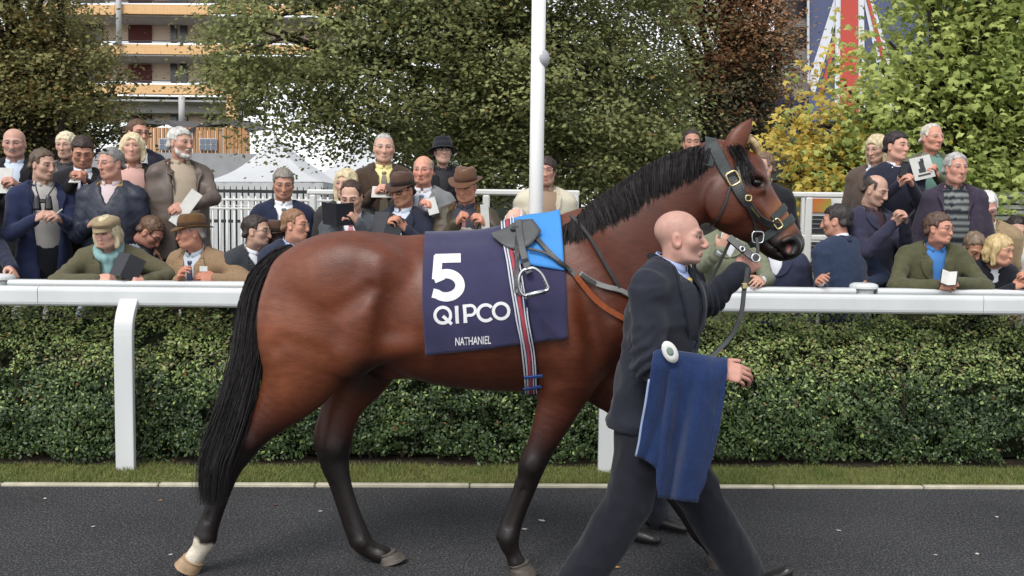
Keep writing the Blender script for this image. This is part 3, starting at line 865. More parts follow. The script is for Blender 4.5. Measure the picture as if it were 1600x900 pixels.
def make_mane():
    r = np.random.default_rng(5)
    crest = np.array([[886, 352], [905, 333], [932, 313], [968, 289], [1005, 264], [1042, 246], [1078, 234], [1114, 226]], float)
    low = np.array([[884, 372], [915, 372], [952, 352], [988, 334], [1014, 312], [1046, 298], [1078, 280], [1108, 266]], float)
    n = 4200; t = np.sort(r.random(n)) * 7
    def ip(A, t): return np.stack([np.interp(t, np.arange(8), A[:, k]) for k in (0, 1)], -1)
    a = ip(crest, t); b = ip(low, t) + np.stack([4 * noise(np.c_[t * 9, t * 0, t * 0], 1, 2) - 5 + r.normal(size=n) * 2.2, 4 * noise(np.c_[t * 6, t * 0, t * 0], 1, 9) + r.normal(size=n) * 5], 1)
    m = 8; cur = np.zeros((n, m, 3))
    lift = .004 + .016 * r.random(n)
    for i in range(n):
        s = np.linspace(.06, 1, m)
        bow = np.sin(s * np.pi)[:, None] * np.array([-1.5, .6]) * (1 + .5 * r.normal())
        pp = a[i] * (1 - s[:, None]) + b[i] * s[:, None] + bow
        pts, nr = hug(pp, 0)
        f = lift[i] * np.sin(np.clip(s, 0, 1) * np.pi * .9 + .25)
        pts = pts + nr * f[:, None]
        top = P(*a[i], HY) + [0, r.normal() * .012, .006 + .006 * r.random()]
        pts[0] = top
        cur[i] = pts
    V, Q = strands(cur, .0036, 2)
    mobj('mane', V, Q, [M_blackhair], horse)
    # forelock between the ears, with sun-bleached tuft
    n = 160; cur = np.zeros((n, 6, 3))
    for i in range(n):
        s = np.linspace(0, 1, 6)[:, None]
        a0 = np.array([1148 + r.normal() * 5, 232 + r.normal() * 3]); b0 = np.array([1164 + r.normal() * 9, 276 + r.normal() * 8])
        pp = a0 * (1 - s) + b0 * s + np.sin(s * np.pi) * [5, 0]
        pts, nr = hug(pp, .004 + .008 * r.random()); cur[i] = pts
    V, Q = strands(cur, .006, 4)
    mobj('forelock', V, Q, [M_blackhair], horse)
    n = 300; cur = np.zeros((n, 7, 3))
    for i in range(n):
        s = np.linspace(0, 1, 7)
        yy = HY + r.normal() * .018
        j = r.normal(size=2) * 2.6
        pp = catmull([[1164, 222], [1173, 217], [1181, 226], [1185, 245]], 2)
        for k in range(7): cur[i, k] = P(pp[k][0] + j[0] * (1 - .5 * s[k]), pp[k][1] + j[1], yy * (1 - s[k]) + HY * s[k])
    V, Q = strands(cur, .010, 6)
    mobj('forelock', V, Q, [material('pale forelock hair', srgb(196, 172, 128), .5, .4, var=.3, vscale=60)], horse)
make_mane()
S = SDF().tube([hn(1165, 222, 4, 1, -.02), hn(1174, 219, 5.5, 1.2, -.024), hn(1181, 227, 5.5, 1.2, -.02), hn(1185, 242, 3, 1, -.012)], k=.01)
V, F = S.mesh(.004); V = V + vnormals(V, F) * (.003 * noise(V, (60, 60, 25), 2))[:, None]
mobj('forelock', V, F, [MATS['pale forelock hair']], horse)
lap('horse done')
# ------------------------------------------------------------------ tack
M_navy = material('navy number cloth', srgb(54, 52, 84), .8, .2, var=.10, vscale=14, bump=.12, bscale=400, sheen=.2)
M_white = material('white print', srgb(228, 228, 230), .6, .3)
M_pad = material('light blue pad', srgb(66, 142, 216), .7, .3, var=.08, vscale=10, bump=.1, bscale=300)
M_leather = material('black leather', (.022, .022, .022), .38, .5, var=.3, vscale=40, bump=.15, bscale=300)
M_greyleather = material('dull grey saddle leather', srgb(84, 85, 86), .5, .4, var=.12, vscale=20, bump=.1, bscale=200)
M_collar = material('dark green grey webbing', srgb(54, 60, 60), .55, .4, var=.15, vscale=60, bump=.2, bscale=500)
M_tan = material('tan rubber rein', srgb(150, 76, 38), .6, .3, var=.15, vscale=60, bump=.4, bscale=500)
M_steel = material('polished steel', (.55, .55, .56), .25, .5, metal=1, var=.1, vscale=30)
M_brass = material('worn brass', (.62, .50, .26), .32, .5, metal=1, var=.15, vscale=60)
M_greystrap = material('grey elastic strap', srgb(138, 138, 136), .7, .3, var=.12, vscale=60)
M_wsurc = material('white webbing', srgb(205, 208, 214), .7, .3, var=.06, vscale=60)
M_rsurc = material('red webbing', srgb(168, 70, 84), .7, .3, var=.08, vscale=60)
M_nsurc = material('navy webbing', srgb(30, 36, 80), .7, .3, var=.08, vscale=60)
M_bsurc = material('blue elastic webbing', srgb(44, 74, 138), .7, .3, var=.1, vscale=60)
HX = lambda u: P(u, 450, HY)[0]
def section(x, n=49, sweep=math.pi * 2, off=.0, tilt=0.0, bv=None):
    """ring of surface points round the trunk at x, starting at the spine, running over the near side"""
    z = P(760, 470, HY)[2]
    out = []
    for a in np.linspace(0, sweep, n):
        d = Vector((tilt * math.cos(a), -math.sin(a), math.cos(a)))
        c = Vector((x, HY, z)); o = c + d * 1.2
        h = (bv or HBVH).ray_cast(o, -d.normalized())
        out.append(np.array(h[0]) + np.array(h[1]) * off)
    return np.array(out)
def cloth_sheet(u0, u1, vlow, name, mat, off, parent, nu=60, nv=44, fold=.012, skew=None, th=.004, **kw):
    """sheet over both sides of the horse between pixel columns, hanging to vlow(u) on the near side"""
    V = []
    for i in range(nu):
        t = i / (nu - 1)
        ub = u0[1] + (u1[1] - u0[1]) * t; ut = u0[0] + (u1[0] - u0[0]) * t
        # half: angles from spine to the lower edge
        zl = P(ub, vlow(ub), HY - .28)[2]
        full = section(HX(ut), 61, math.pi, off)
        full2 = section(HX(ub), 61, math.pi, off)
        w = np.linspace(0, 1, 61)[:, None]
        full = full * (1 - w) + full2 * w
        k = np.argmax(full[:, 2] < zl) or 60
        fz = (full[k - 1, 2] - zl) / max(full[k - 1, 2] - full[k, 2], 1e-6); full[k] = full[k - 1] * (1 - fz) + full[k] * fz
        s = np.concatenate([[0], np.cumsum(np.linalg.norm(np.diff(full[:k + 1], axis=0), axis=1))])
        tt = np.linspace(0, s[-1], nv)
        near = np.stack([np.interp(tt, s, full[:k + 1, q]) for q in range(3)], 1)
        near[-1, 2] = near[-1, 2]
        # cloth hangs: never goes back under the belly
        for q in range(1, nv): near[q, 1] = min(near[q, 1], near[q - 1, 1] + .002)
        far = near.copy(); far[:, 1] = 2 * HY - far[:, 1]
        V.append(np.vstack([near[::-1], far[1:]]))
    V = np.array(V); m = V.shape[1]
    flat = V.reshape(-1, 3)
    nn = np.zeros_like(flat); nn[:, 1] = np.sign(flat[:, 1] - HY)
    sk_ = flat.copy(); sk_[:, 0] += .55 * flat[:, 2]
    fo = (1 - 2.6 * np.abs(noise(sk_, (9, 2.0, 2.0), 11))) * .6 + .45 * (1 - 2.4 * np.abs(noise(sk_, (17, 3, 4), 12)))
    hang = np.abs(np.linspace(-1, 1, m))[None].repeat(len(V), 0).ravel()
    flat = flat + nn * (fold * (.6 + fo) * (.3 + hang))[:, None]
    i = np.arange(nu - 1)[:, None] * m + np.arange(m - 1)[None]
    Q = np.stack([i, i + 1, i + m + 1, i + m], -1).reshape(-1, 4)
    n0 = vnormals(flat, Q)
    if (n0[:, 2].reshape(nu, m)[:, m // 2]).mean() < 0: n0 = -n0; Q = Q[:, ::-1]
    V2 = np.vstack([flat + n0 * th, flat]); k = len(flat)
    rim = np.concatenate([np.arange(m), np.arange(1, nu) * m + m - 1, (nu - 1) * m + np.arange(m - 2, -1, -1), np.arange(nu - 2, 0, -1) * m])
    R = np.stack([rim, np.roll(rim, -1), np.roll(rim, -1) + k, rim + k], 1)
    F = np.vstack([Q, Q[:, ::-1] + k, R])
    mobj(name, V2, F, [mat], parent, **kw)
    return bvh(flat + n0 * th, Q)
number_cloth = empty('number_cloth', (HX(770), HY, 1.5), 'navy cloth with large white number 5 draped over the horse', 'saddle cloth')
CB = cloth_sheet((664, 678), (874, 886), lambda u: 556 - (u - 678) / 207 * 28, 'cloth', M_navy, .010, number_cloth)
lap('cloth')
# lettering, laid onto the cloth
def flat_shapes(shapes, name, mat, parent, dist=.0025, bv=None):
    """list of (V2 px (n,2), quads/tris): dropped along the view onto the cloth"""
    V = []; Q = []; n = 0
    o = Vector((0, 0, CAM_H))
    for pts, quads in shapes:
        for u, v in pts:
            d = (Vector(P(u, v, HY)) - o).normalized()
            h = bv.ray_cast(o, d)
            p = h[0] if h[0] is not None else Vector(P(u, v, HY - .3))
            nr = h[1] if h[0] is not None else Vector((0, -1, 0))
            if nr.y > 0: nr = -nr
            V.append(np.array(p) + np.array(nr) * dist)
        Q.append(np.asarray(quads) + n); n += len(pts)
    return mobj(name, V, np.vstack(Q), [mat], parent)
def stroke(path, w, n=None):
    """polyline stroke with width w as a quad strip in px"""
    p = np.asarray(path, float); d = np.gradient(p, axis=0); d /= np.linalg.norm(d, axis=1, keepdims=True)
    s = np.stack([-d[:, 1], d[:, 0]], 1) * (np.ones(len(p)) * w)[:, None] / 2
    rows = np.stack([p + s * q for q in (-1, -.33, .33, 1)], 1).reshape(-1, 2)
    i = np.arange(len(p) - 1)[:, None] * 4 + np.arange(3)[None]
    return rows, np.stack([i, i + 1, i + 5, i + 4], -1).reshape(-1, 4)
def dens(pts, step=2.5):
    p = np.asarray(pts, float); out = [p[:1]]
    for a, b in zip(p[:-1], p[1:]):
        k = max(2, int(np.linalg.norm(b - a) / step))
        out.append(a + (b - a) * (np.arange(1, k + 1) / k)[:, None])
    return np.vstack(out)
def arc(cx, cy, rx, ry, a0, a1, n=28):
    a = np.radians(np.linspace(a0, a1, n)); return np.stack([cx + rx * np.cos(a), cy + ry * np.sin(a)], 1)
five = [stroke(dens([(680, 404.5), (720, 403.5)]), 14), stroke(dens([(685, 400), (682, 437)]), 14),
        stroke(np.vstack([dens([(678, 436), (690, 431)]), arc(697, 446, 22, 18, -108, 118)[1:], dens([(686, 460.5), (676, 458)])[1:]]), 14.5)]
flat_shapes(five, 'number', M_white, number_cloth, bv=CB)
sk = lambda u: (u - 678) * -.055
qip = []
def ring(cx, cy, r, w, a0=0, a1=360): return stroke(arc(cx, cy, r, r, a0, a1, 40), w)
qip.append(ring(692, 492.5, 12.2, 5)); qip.append(stroke(dens([(692, 494), (706, 506.5)]), 5))
qip.append(stroke(dens([(713.5, 478), (715, 505.5)]), 5.4))
qip.append(stroke(dens([(725.5, 476), (727.5, 504.5)]), 5.4)); qip.append(stroke(np.vstack([dens([(726, 478.3), (734, 477.5)]), arc(735, 485, 7.6, 7.6, -90, 90, 16), dens([(734, 492.5), (727, 493.2)])]), 4.6))
qip.append(ring(759, 488.8, 12.3, 5, 42, 318))
qip.append(ring(783, 486, 12.0, 5))
flat_shapes(qip, 'lettering', M_white, number_cloth, bv=CB)
def text_px(txt, u0, u1, vb, h, slope, name, mat, parent, bv, dist=.0025, emb=.012):
    cu = bpy.data.curves.new('t', 'FONT'); cu.body = txt; cu.size = 1; cu.offset = emb; cu.resolution_u = 3
    ob = bpy.data.objects.new('t', cu); COL.objects.link(ob)
    bpy.context.view_layer.update()
    me = bpy.data.meshes.new_from_object(ob.evaluated_get(bpy.context.evaluated_depsgraph_get()))
    bpy.data.objects.remove(ob); bpy.data.curves.remove(cu)
    bm = bmesh.new(); bm.from_mesh(me)
    bmesh.ops.triangulate(bm, faces=bm.faces)
    V = np.array([v.co[:2] for v in bm.verts]); T = np.array([[v.index for v in f.verts] for f in bm.faces])
    bm.free(); bpy.data.meshes.remove(me)
    lo, hi = V.min(0), V.max(0)
    X = (V[:, 0] - lo[0]) / (hi[0] - lo[0]); Yv = (V[:, 1] - lo[1]) / (hi[1] - lo[1])
    pts = np.stack([u0 + (u1 - u0) * X, vb + slope * X - h * Yv], 1)
    if bv is None: return pts, T
    if np.cross(V[T[0, 1]] - V[T[0, 0]], V[T[0, 2]] - V[T[0, 0]]) < 0: T = T[:, ::-1]
    return flat_shapes([(pts, T)], name, mat, parent, dist, bv)
text_px('NATHANIEL', 711.5, 767, 540, 12.5, -3.0, 'lettering', M_white, number_cloth, CB)
# pad
pad = empty('saddle_pad', (HX(855), HY, 1.6), 'light blue pad under the saddle at the withers', 'saddle pad')
PB = cloth_sheet((800, 822), (874, 883), lambda u: 412 + (u - 822) / 61 * 12, 'pad', M_pad, .019, pad, nu=18, nv=24, fold=.002, th=.006)
# saddle: small racing saddle
saddle = empty('saddle', (HX(810), HY, 1.6), 'small grey racing saddle on the horse with steel stirrups', 'saddle')
def hugc(pts, off):           # on top of cloth and pad
    out, nr = [], []
    o = Vector((0, 0, CAM_H))
    for u, v in pts:
        d = (Vector(P(u, v, HY)) - o).normalized()
        best = None
        for b in (PB, CB, HBVH):
            h = b.ray_cast(o, d)
            if h[0] is not None and (best is None or h[3] < best[3]): best = h
        if best is None: best = HBVH.find_nearest(Vector(P(u, v, HY - .12)))
        nn = np.array(best[1]); nn = -nn if nn[1] > 0 else nn
        out.append(np.array(best[0]) + nn * off); nr.append(nn)
    return np.array(out), np.array(nr)
S = SDF()
S.tube([hn(768, 372, 5, 5), hn(790, 368, 6, 7), hn(812, 361, 7, 6.5), hn(830, 352, 8, 4.5), hn(842, 347, 7, 3)], k=.02, n=4)
V, F = S.mesh(.008); mobj('seat', relax(V, F, 1), F, [M_greyleather], saddle)
def patch(outline_rows, name, mat, parent, off=.006, th=.006):
    """outline rows: list of polylines (same length) -> thick patch on the horse"""
    g = np.array(outline_rows, float); a, b = g.shape[:2]
    pts, nr = hugc(g.reshape(-1, 2), off)
    sm = pts.reshape(a, b, 3).copy()
    for _ in range(2):
        sm[1:-1] = .5 * sm[1:-1] + .25 * (sm[:-2] + sm[2:])
        sm[:, 1:-1] = .5 * sm[:, 1:-1] + .25 * (sm[:, :-2] + sm[:, 2:])
    pts = sm.reshape(-1, 3)
    i = np.arange(a - 1)[:, None] * b + np.arange(b - 1)[None]
    Q = np.stack([i, i + 1, i + b + 1, i + b], -1).reshape(-1, 4)
    n0 = vnormals(pts, Q)
    if n0[:, 1].mean() > 0: n0 = -n0; Q = Q[:, ::-1]
    k = len(pts)
    rim = np.concatenate([np.arange(b), np.arange(1, a) * b + b - 1, (a - 1) * b + np.arange(b - 2, -1, -1), np.arange(a - 2, 0, -1) * b])
    R = np.stack([rim, np.roll(rim, -1), np.roll(rim, -1) + k, rim + k], 1)
    for side in (0, 1):
        Vv = np.vstack([pts + n0 * th, pts]); Fv = np.vstack([Q, Q[:, ::-1] + k, R])
        if side: Vv = Vv * [1, -1, 1] + [0, 2 * HY, 0]; Fv = Fv[:, ::-1]
        mobj(name, Vv, Fv, [mat], parent)
def rows(top, bot, n=7, m=12):
    t = dens(top, 1)[np.linspace(0, len(dens(top, 1)) - 1, m).astype(int)]; b = dens(bot, 1)[np.linspace(0, len(dens(bot, 1)) - 1, m).astype(int)]
    return [t * (1 - w) + b * w for w in np.linspace(0, 1, n)]
patch(rows([(768, 372), (790, 364), (812, 350), (833, 349)], [(770, 377), (787, 391), (804, 397), (829, 391), (846, 367)]), 'flap', M_greyleather, saddle, off=.021)
def strap(px, w, mat, name, parent, off=.008, th=.005, hugf=None, step=4, wid=None):
    pts = catmull(np.asarray(px, float), 6)
    p, n = (hugf or hugc)(pts, off)
    for _ in range(2): p[1:-1] = .5 * p[1:-1] + .25 * (p[:-2] + p[2:]); n[1:-1] = .5 * n[1:-1] + .25 * (n[:-2] + n[2:])
    if wid is not None: w = np.interp(np.linspace(0, 1, len(p)), np.linspace(0, 1, len(wid)), wid)
    # mean view-facing frame keeps flat straps flat on the coat
    return MB().ribbon(p, n, w, th).build(name, [mat], parent, smooth=False)
def girth_ring(uc_top, uc_bot, w, mat, name, parent, off, a0=0, a1=2 * math.pi, n=73, shift=0.0):
    pts = []; nr = []
    z = P(760, 470, HY)[2]; xt, xb = HX(uc_top), P(uc_bot, 600, HY)[0]
    for a in np.linspace(a0, a1, n):
        f = (1 - math.cos(a)) / 2
        x = xt * (1 - f) + xb * f + shift
        d = Vector((0, -math.sin(a), math.cos(a)))
        best = None
        for b in (PB, CB, HBVH):
            h = b.ray_cast(Vector((x, HY, z)) + d * 1.2, -d)
            if h[0] is not None and (best is None or h[3] < best[3]): best = h
        nn = np.array(best[1]); nn = nn if nn @ np.array(d) > 0 else -nn
        q = np.array(best[0]) - [x, HY, z]; L = np.linalg.norm(q)
        if L > .405: q = q * .405 / L; nn = np.array(d)
        pts.append(q + [x, HY, z] + nn * off); nr.append(nn)
    pts, nr = np.array(pts), np.array(nr)
    for _ in range(3): pts[1:-1] = .5 * pts[1:-1] + .25 * (pts[:-2] + pts[2:])
    return MB().ribbon(pts, nr, w, .003).build(name, [mat], parent, smooth=True)
surc = empty('surcingle', (HX(815), HY, 1.0), 'striped white red and navy surcingle round the horse and saddle', 'surcingle')
wb_ = girth_ring(793, 831, .062, M_nsurc, 'webbing', surc, .011)
for sh, w, m in ((-.0255, .007, M_wsurc), (-.0135, .008, M_wsurc), (.001, .017, M_rsurc), (.0145, .006, M_wsurc), (.0245, .006, M_wsurc)):
    girth_ring(793, 831, w, m, 'stripe', wb_, .0142, shift=sh)
for v0 in (586, 603):
    pts, nr = hugc(dens([(818, v0 - 1), (848, v0 - 3)], 4), .017)
    MB().ribbon(pts, nr, .012, .006).build('buckle', [M_bsurc], surc)
# stirrup leathers and irons
for side in (0, 1):
    p, n = hugc(catmull([(812, 352), (813, 372), (817, 398), (822, 420), (825, 432)], 4), .030)
    if side: p = p * [1, -1, 1] + [0, 2 * HY, 0]; n = n * [1, -1, 1]
    MB().ribbon(p, n, .030, .006).build('stirrup_leather', [M_greyleather], saddle)
    p2, n2 = hugc(catmull([(810, 356), (808, 400), (807, 450), (812, 462)], 4), .018)
    if side: p2 = p2 * [1, -1, 1] + [0, 2 * HY, 0]; n2 = n2 * [1, -1, 1]
    MB().ribbon(p2, n2, .022, .004).build('stirrup_leather', [M_leather], saddle)
    ir = np.array([(824, 421), (834, 419), (846, 428), (854, 444), (857, 452), (850, 455), (836, 458), (823, 462), (815, 459), (811, 448), (812, 432), (817, 423), (824, 421)], float)
    ip = catmull(ir, 3); pc = np.array([P(u, v, HY - .37) for u, v in ip])
    if side: pc = pc * [1, -1, 1] + [0, 2 * HY, 0]
    si_ = MB().tube(pc, .0075, 8).build('stirrup_iron', [M_steel], saddle, smooth=True)
    b_ = np.array([P(u, v, HY - .37) for u, v in ((852, 455), (836, 458.5), (823, 462))])
    if side: b_ = b_ * [1, -1, 1] + [0, 2 * HY, 0]
    MB().tube(b_, .011, 8).build('tread', [M_steel], si_, smooth=True)
MB().box(P(806, 358, HY - .10), (.05, .10, .03), None, .012).build('stirrup_bar', [M_leather], saddle)
# reins: from the saddle over the withers to the bit
reins = empty('reins', (HX(930), HY, 1.3), 'black and tan reins and breast girth lying along the horse neck', 'reins')
for side in (0, 1):
    def both(px, w, mat, name, off=.012, wid=None):
        p, n = hugc(catmull(np.asarray(px, float), 5), off)
        for _ in range(3): p[1:-1] = .5 * p[1:-1] + .25 * (p[:-2] + p[2:])
        if side: p = p * [1, -1, 1] + [0, 2 * HY, 0]; n = n * [1, -1, 1]
        MB().ribbon(p, n, w, .006).build(name, [mat], reins)
    both([(812, 352), (830, 366), (850, 388), (872, 410), (890, 423), (900, 432)], .022, M_leather, 'strap')
    both([(826, 393), (850, 398), (872, 410), (893, 426)], .012, M_leather, 'strap', .016)
    both([(898, 430), (920, 455), (945, 480), (972, 497), (1000, 510), (1025, 518)], .026, M_tan, 'rein')
    both([(893, 340), (912, 362), (935, 400), (952, 430), (966, 452)], .016, M_leather, 'strap')
    both([(906, 428), (925, 440), (945, 449), (966, 454), (990, 468), (1015, 480)], .024, M_greystrap, 'strap')
    both([(908, 430), (920, 437), (930, 443)], .018, M_leather, 'buckle', .019)
# headcollar
hc = empty('headcollar', tuple(P(1160, 300, HY)), 'dark leather headcollar with brass buckles on the horse head', 'headcollar')
def headloop(c, a, n=40, off=.004, s0=0, s1=2 * math.pi):
    """ring round the head in the plane spanned by pixel direction a and depth"""
    cw = P(*c, HY); aw = P(*a, HY) - cw; aw /= np.linalg.norm(aw)
    out, nr = [], []
    for t in np.linspace(s0, s1, n):
        d = aw * math.cos(t) + np.array([0, -1, 0]) * math.sin(t)
        h = HBVH.ray_cast(Vector(cw + d * .5), Vector(-d))
        if h[0] is None: continue
        out.append(np.array(h[0]) + d * off); nr.append(d)
    out, nr = np.array(out), np.array(nr)
    if s1 - s0 > 6.2:
        out[-1] = out[0]
    for _ in range(2): out[1:-1] = .5 * out[1:-1] + .25 * (out[:-2] + out[2:])
    return out, nr
for px, w, m, name, off in (([(1112, 226), (1119, 238), (1128, 256), (1137, 272), (1143, 281)], .054, M_collar, 'crownpiece', .008),
                            ([(1143, 280), (1152, 297), (1163, 312), (1168, 318)], .044, M_leather, 'cheekpiece', .009),
                            ([(1168, 318), (1178, 330), (1190, 342), (1204, 350), (1212, 353)], .034, M_leather, 'cheekpiece', .009),
                            ([(1150, 262), (1158, 286), (1165, 306)], .014, M_leather, 'bridle_cheekpiece', .010),
                            ([(1165, 315), (1176, 340), (1180, 356), (1178, 368)], .013, M_leather, 'bridle_cheekpiece', .010),
                            ([(1140, 292), (1132, 318), (1122, 340), (1117, 350)], .010, M_leather, 'throat_lash', .006)):
    for side in (0, 1):
        p, n = hug(catmull(np.asarray(px, float), 5), off)
        for _ in range(2): p[1:-1] = .5 * p[1:-1] + .25 * (p[:-2] + p[2:])
        if side: p = p * [1, -1, 1] + [0, 2 * HY, 0]; n = n * [1, -1, 1]
        MB().ribbon(p, n, w, .005).build(name, [m], hc)
p, n = headloop((1098, 270), (1108, 226), 30, .008, -1.2, 1.2); MB().ribbon(p, n, .054, .005).build('crownpiece', [M_collar], hc)
p, n = headloop((1212, 356), (1240, 338), 48, .007); MB().ribbon(p, n, .036, .005).build('noseband', [M_collar], hc)
p, n = headloop((1198, 344), (1226, 322), 30, .007, -1.5, 1.5); MB().ribbon(p, n, .032, .005).build('noseband', [M_collar], hc)
def buckle(u, v, w, h, ang, mat, side, off=.016, r=.0035, name='buckle', par=None):
    p, n = hug([(u, v)], off); p = p[0]
    a = np.radians(np.linspace(0, 360, 21)); c, s = math.cos(rad(ang)), math.sin(rad(ang))
    sq = np.sign(np.cos(a)) * np.abs(np.cos(a)) ** .5 * w / 2, np.sign(np.sin(a)) * np.abs(np.sin(a)) ** .5 * h / 2
    pts = np.stack([p[0] + sq[0] * c - sq[1] * s, np.full(21, p[1]), p[2] + sq[0] * s + sq[1] * c], 1)
    if side: pts = pts * [1, -1, 1] + [0, 2 * HY, 0]
    MB().tube(pts, r, 6, cap=False).build(name, [mat], par or hc, smooth=True)
for side in (0, 1):
    buckle(1144, 281, .050, .058, 28, M_brass, side, .018, .0055)
    buckle(1168, 309, .024, .024, 0, M_brass, side)
    buckle(1211, 349, .030, .044, 35, M_brass, side, .016, .0045)
    buckle(1183, 368, .050, .050, 0, M_steel, side, .02, .004, 'bit_ring')
    p, n = hug(dens([(1172, 322), (1186, 336)], 3), .016)
    if side: p = p * [1, -1, 1] + [0, 2 * HY, 0]; n = n * [1, -1, 1]
    MB().ribbon(p, n, .009, .004).build('brass_bar', [M_brass], hc)
lap('tack done')
# ------------------------------------------------------------------ people
M_skin = material('skin', rough=.52, spec=.32, use_col=True, var=.10, vscale=38, detail=6, bump=.10, bscale=240)
M_eyew = material('eye', rough=.2, spec=.5, use_col=True)
def head_sdf(fem=False, h=.0055, nose=1.0):
    S = SDF()
    w = .95 if fem else 1.0
    S.ell((0, .018, .038), (.075 * w, .096, .082))
    S.ell((0, -.020, -.030), (.061 * w, .066, .080), k=.03)
    S.tube([(-.050 * w, .008, -.050, .020), (-.040 * w, -.030, -.085, .018), (0, -.064, -.100, .021), (.040 * w, -.030, -.085, .018), (.050 * w, .008, -.050, .020)], u=(0, 0, 1), k=.025)
    for s in (-1, 1):
        S.ell((s * .044 * w, -.052, -.016), (.020, .020, .018), k=.035)
        S.tube([(s * .012, -.080, .026, .008), (s * .034, -.076, .028, .0075), (s * .054, -.060, .020, .0075)], k=.018 if not fem else .024)
        S.ell((s * .0315, -.091, .006), (.016, .012, .0105), k=.014, sub=True)
        S.ell((s * .0315, -.071, .006), (.0155, .0155, .0125), k=.004)        # lids
        S.ell((s * .0115, -.092, -.036), (.0085, .010, .0075), k=.008)        # nostril wing
        S.ell((s * .076 * w, .012, -.008), (.011, .021, .033), Matrix.Rotation(s * rad(18), 3, 'Z') @ Matrix.Rotation(rad(-10), 3, 'X'), k=.008)   # ear
        S.ell((s * .0875 * w, .007, -.003), (.009, .012, .019), k=.006, sub=True)
        S.tube([(s * .017, -.088, -.042, .003), (s * .027, -.082, -.058, .003)], k=.012, sub=True)
    n = .85 if fem else nose
    ny = -.004 * (nose > 1)
    S.tube([(0, -.082, .020, .009), (0, -.091, .000, .0085 * n), (0, -.099 + ny * 1.8, -.022, .0092 * n), (0, -.101 + ny * 2.0, -.030, .0102 * n)], k=.014)
    S.ell((0, -.098, -.042), (.010, .010, .006), k=.01)
    S.tube([(-.022, -.076, -.068, .0035), (-.010, -.086, -.0615, .0056), (0, -.088, -.0625, .0052), (.010, -.086, -.0615, .0056), (.022, -.076, -.068, .0035)], k=.008)
    S.tube([(-.020, -.075, -.071, .0035), (0, -.086, -.0735, .0066), (.020, -.075, -.071, .0035)], k=.008)
    S.tube([(-.023, -.082, -.0705, .0014), (0, -.0955, -.0675, .0020), (.023, -.082, -.0705, .0014)], k=.004, sub=True)
    r = .049 if fem else .058
    S.tube([(0, .020, -.040, r), (0, .026, -.11, r), (0, .036, -.16, r * 1.06), (0, .044, -.215, r * 1.25)], k=.03)
    if not fem: S.ell((0, -.034, -.135), (.010, .014, .016), k=.02)
    if h < .0045: V, F = S.mesh(h)
    else:             # fine over the face, coarser over skull and neck
        def steps(a, b, f): 
            o = [a]
            while o[-1] < b: o.append(o[-1] + f(o[-1]))
            return np.array(o)
        V, F = S.mesh(h, coords=(steps(-.115, .115, lambda q: h), steps(-.135, .15, lambda q: .0046 if q < -.055 else (.007 if q < -.01 else .011)), steps(-.30, .14, lambda q: .0052 if -.085 < q < .045 else .0105)))
    return relax(V, F, 1, .4), F
HEADS = {False: head_sdf(False, .0056), True: head_sdf(True, .0056)}
def face_color(V, skin, brow, lips=.35, flush=.35, stubble=0.0, stub_c=(.2, .16, .13), scalp=0.0):
    x, y, z = V.T; ax = np.abs(x)
    c = np.tile(np.asarray(skin, float), (len(V), 1))
    def mix(col, w):
        nonlocal c
        w = np.clip(w, 0, 1)[:, None]; c = c * (1 - w) + np.asarray(col) * w
    red = np.asarray(skin) * [1.05, .72, .68]
    def g(cx, cy, cz, rr): return np.exp(-(((ax - cx) / rr[0]) ** 2 + ((y - cy) / rr[1]) ** 2 + ((z - cz) / rr[2]) ** 2))
    mix(red, flush * (g(.042, -.07, -.02, (.02, .03, .018)) + g(0, -.105, -.03, (.016, .02, .014)) + .8 * g(.08, .01, -.01, (.02, .03, .03))))
    mix(np.asarray(skin) * [.78, .45, .45], lips * 1.6 * ((y < -.06) & (ax < .027)) * np.exp(-((z + .067) / .0075) ** 2) * (1 - sstep(.015, .027, ax)))
    if stubble: mix(stub_c, stubble * (y < .0) * sstep(-.04, -.065, z) * sstep(-.16, -.12, z) * (1 - np.exp(-((z + .067) / .007) ** 2) * (ax < .024)))
    mix(brow, .95 * (y < -.04) * np.exp(-((z - (.0285 - .12 * np.maximum(ax - .035, 0))) / .0055) ** 2) * sstep(.008, .014, ax) * (1 - sstep(.05, .058, ax)))
    if scalp: mix((.22, .17, .14), scalp * sstep(0, .02, z - (.012 - .771 * y)) * (.7 + .5 * noise(V, 60, 4)))
    # eyes: wide dark surround, white and iris painted on the lid bulge
    ew = .003 if scalp else 0
    e = np.sqrt(((ax - .0315 - ew) / (.0135 + ew)) ** 2 + ((z - .006) / .0052) ** 2)
    ey = (y < -.06)
    mix(np.asarray(skin) * [.30, .22, .20], ey * (e < 1.45) * .85)
    mix((.34, .30, .28), ey * (e < .85) * (z < .0085) * .8)
    mix((.03, .022, .018), ey * (np.sqrt((ax - .0315 - 2 * ew) ** 2 + (z - .0065) ** 2) < .0056 + ew * .3))
    return np.clip(c, 0, 1)
def rotz(a): c, s = math.cos(a), math.sin(a); return np.array([[c, -s, 0], [s, c, 0], [0, 0, 1.0]])
def rotx(a): c, s = math.cos(a), math.sin(a); return np.array([[1.0, 0, 0], [0, c, -s], [0, s, c]])
def roty(a): c, s = math.cos(a), math.sin(a); return np.array([[c, 0, s], [0, 1.0, 0], [-s, 0, c]])

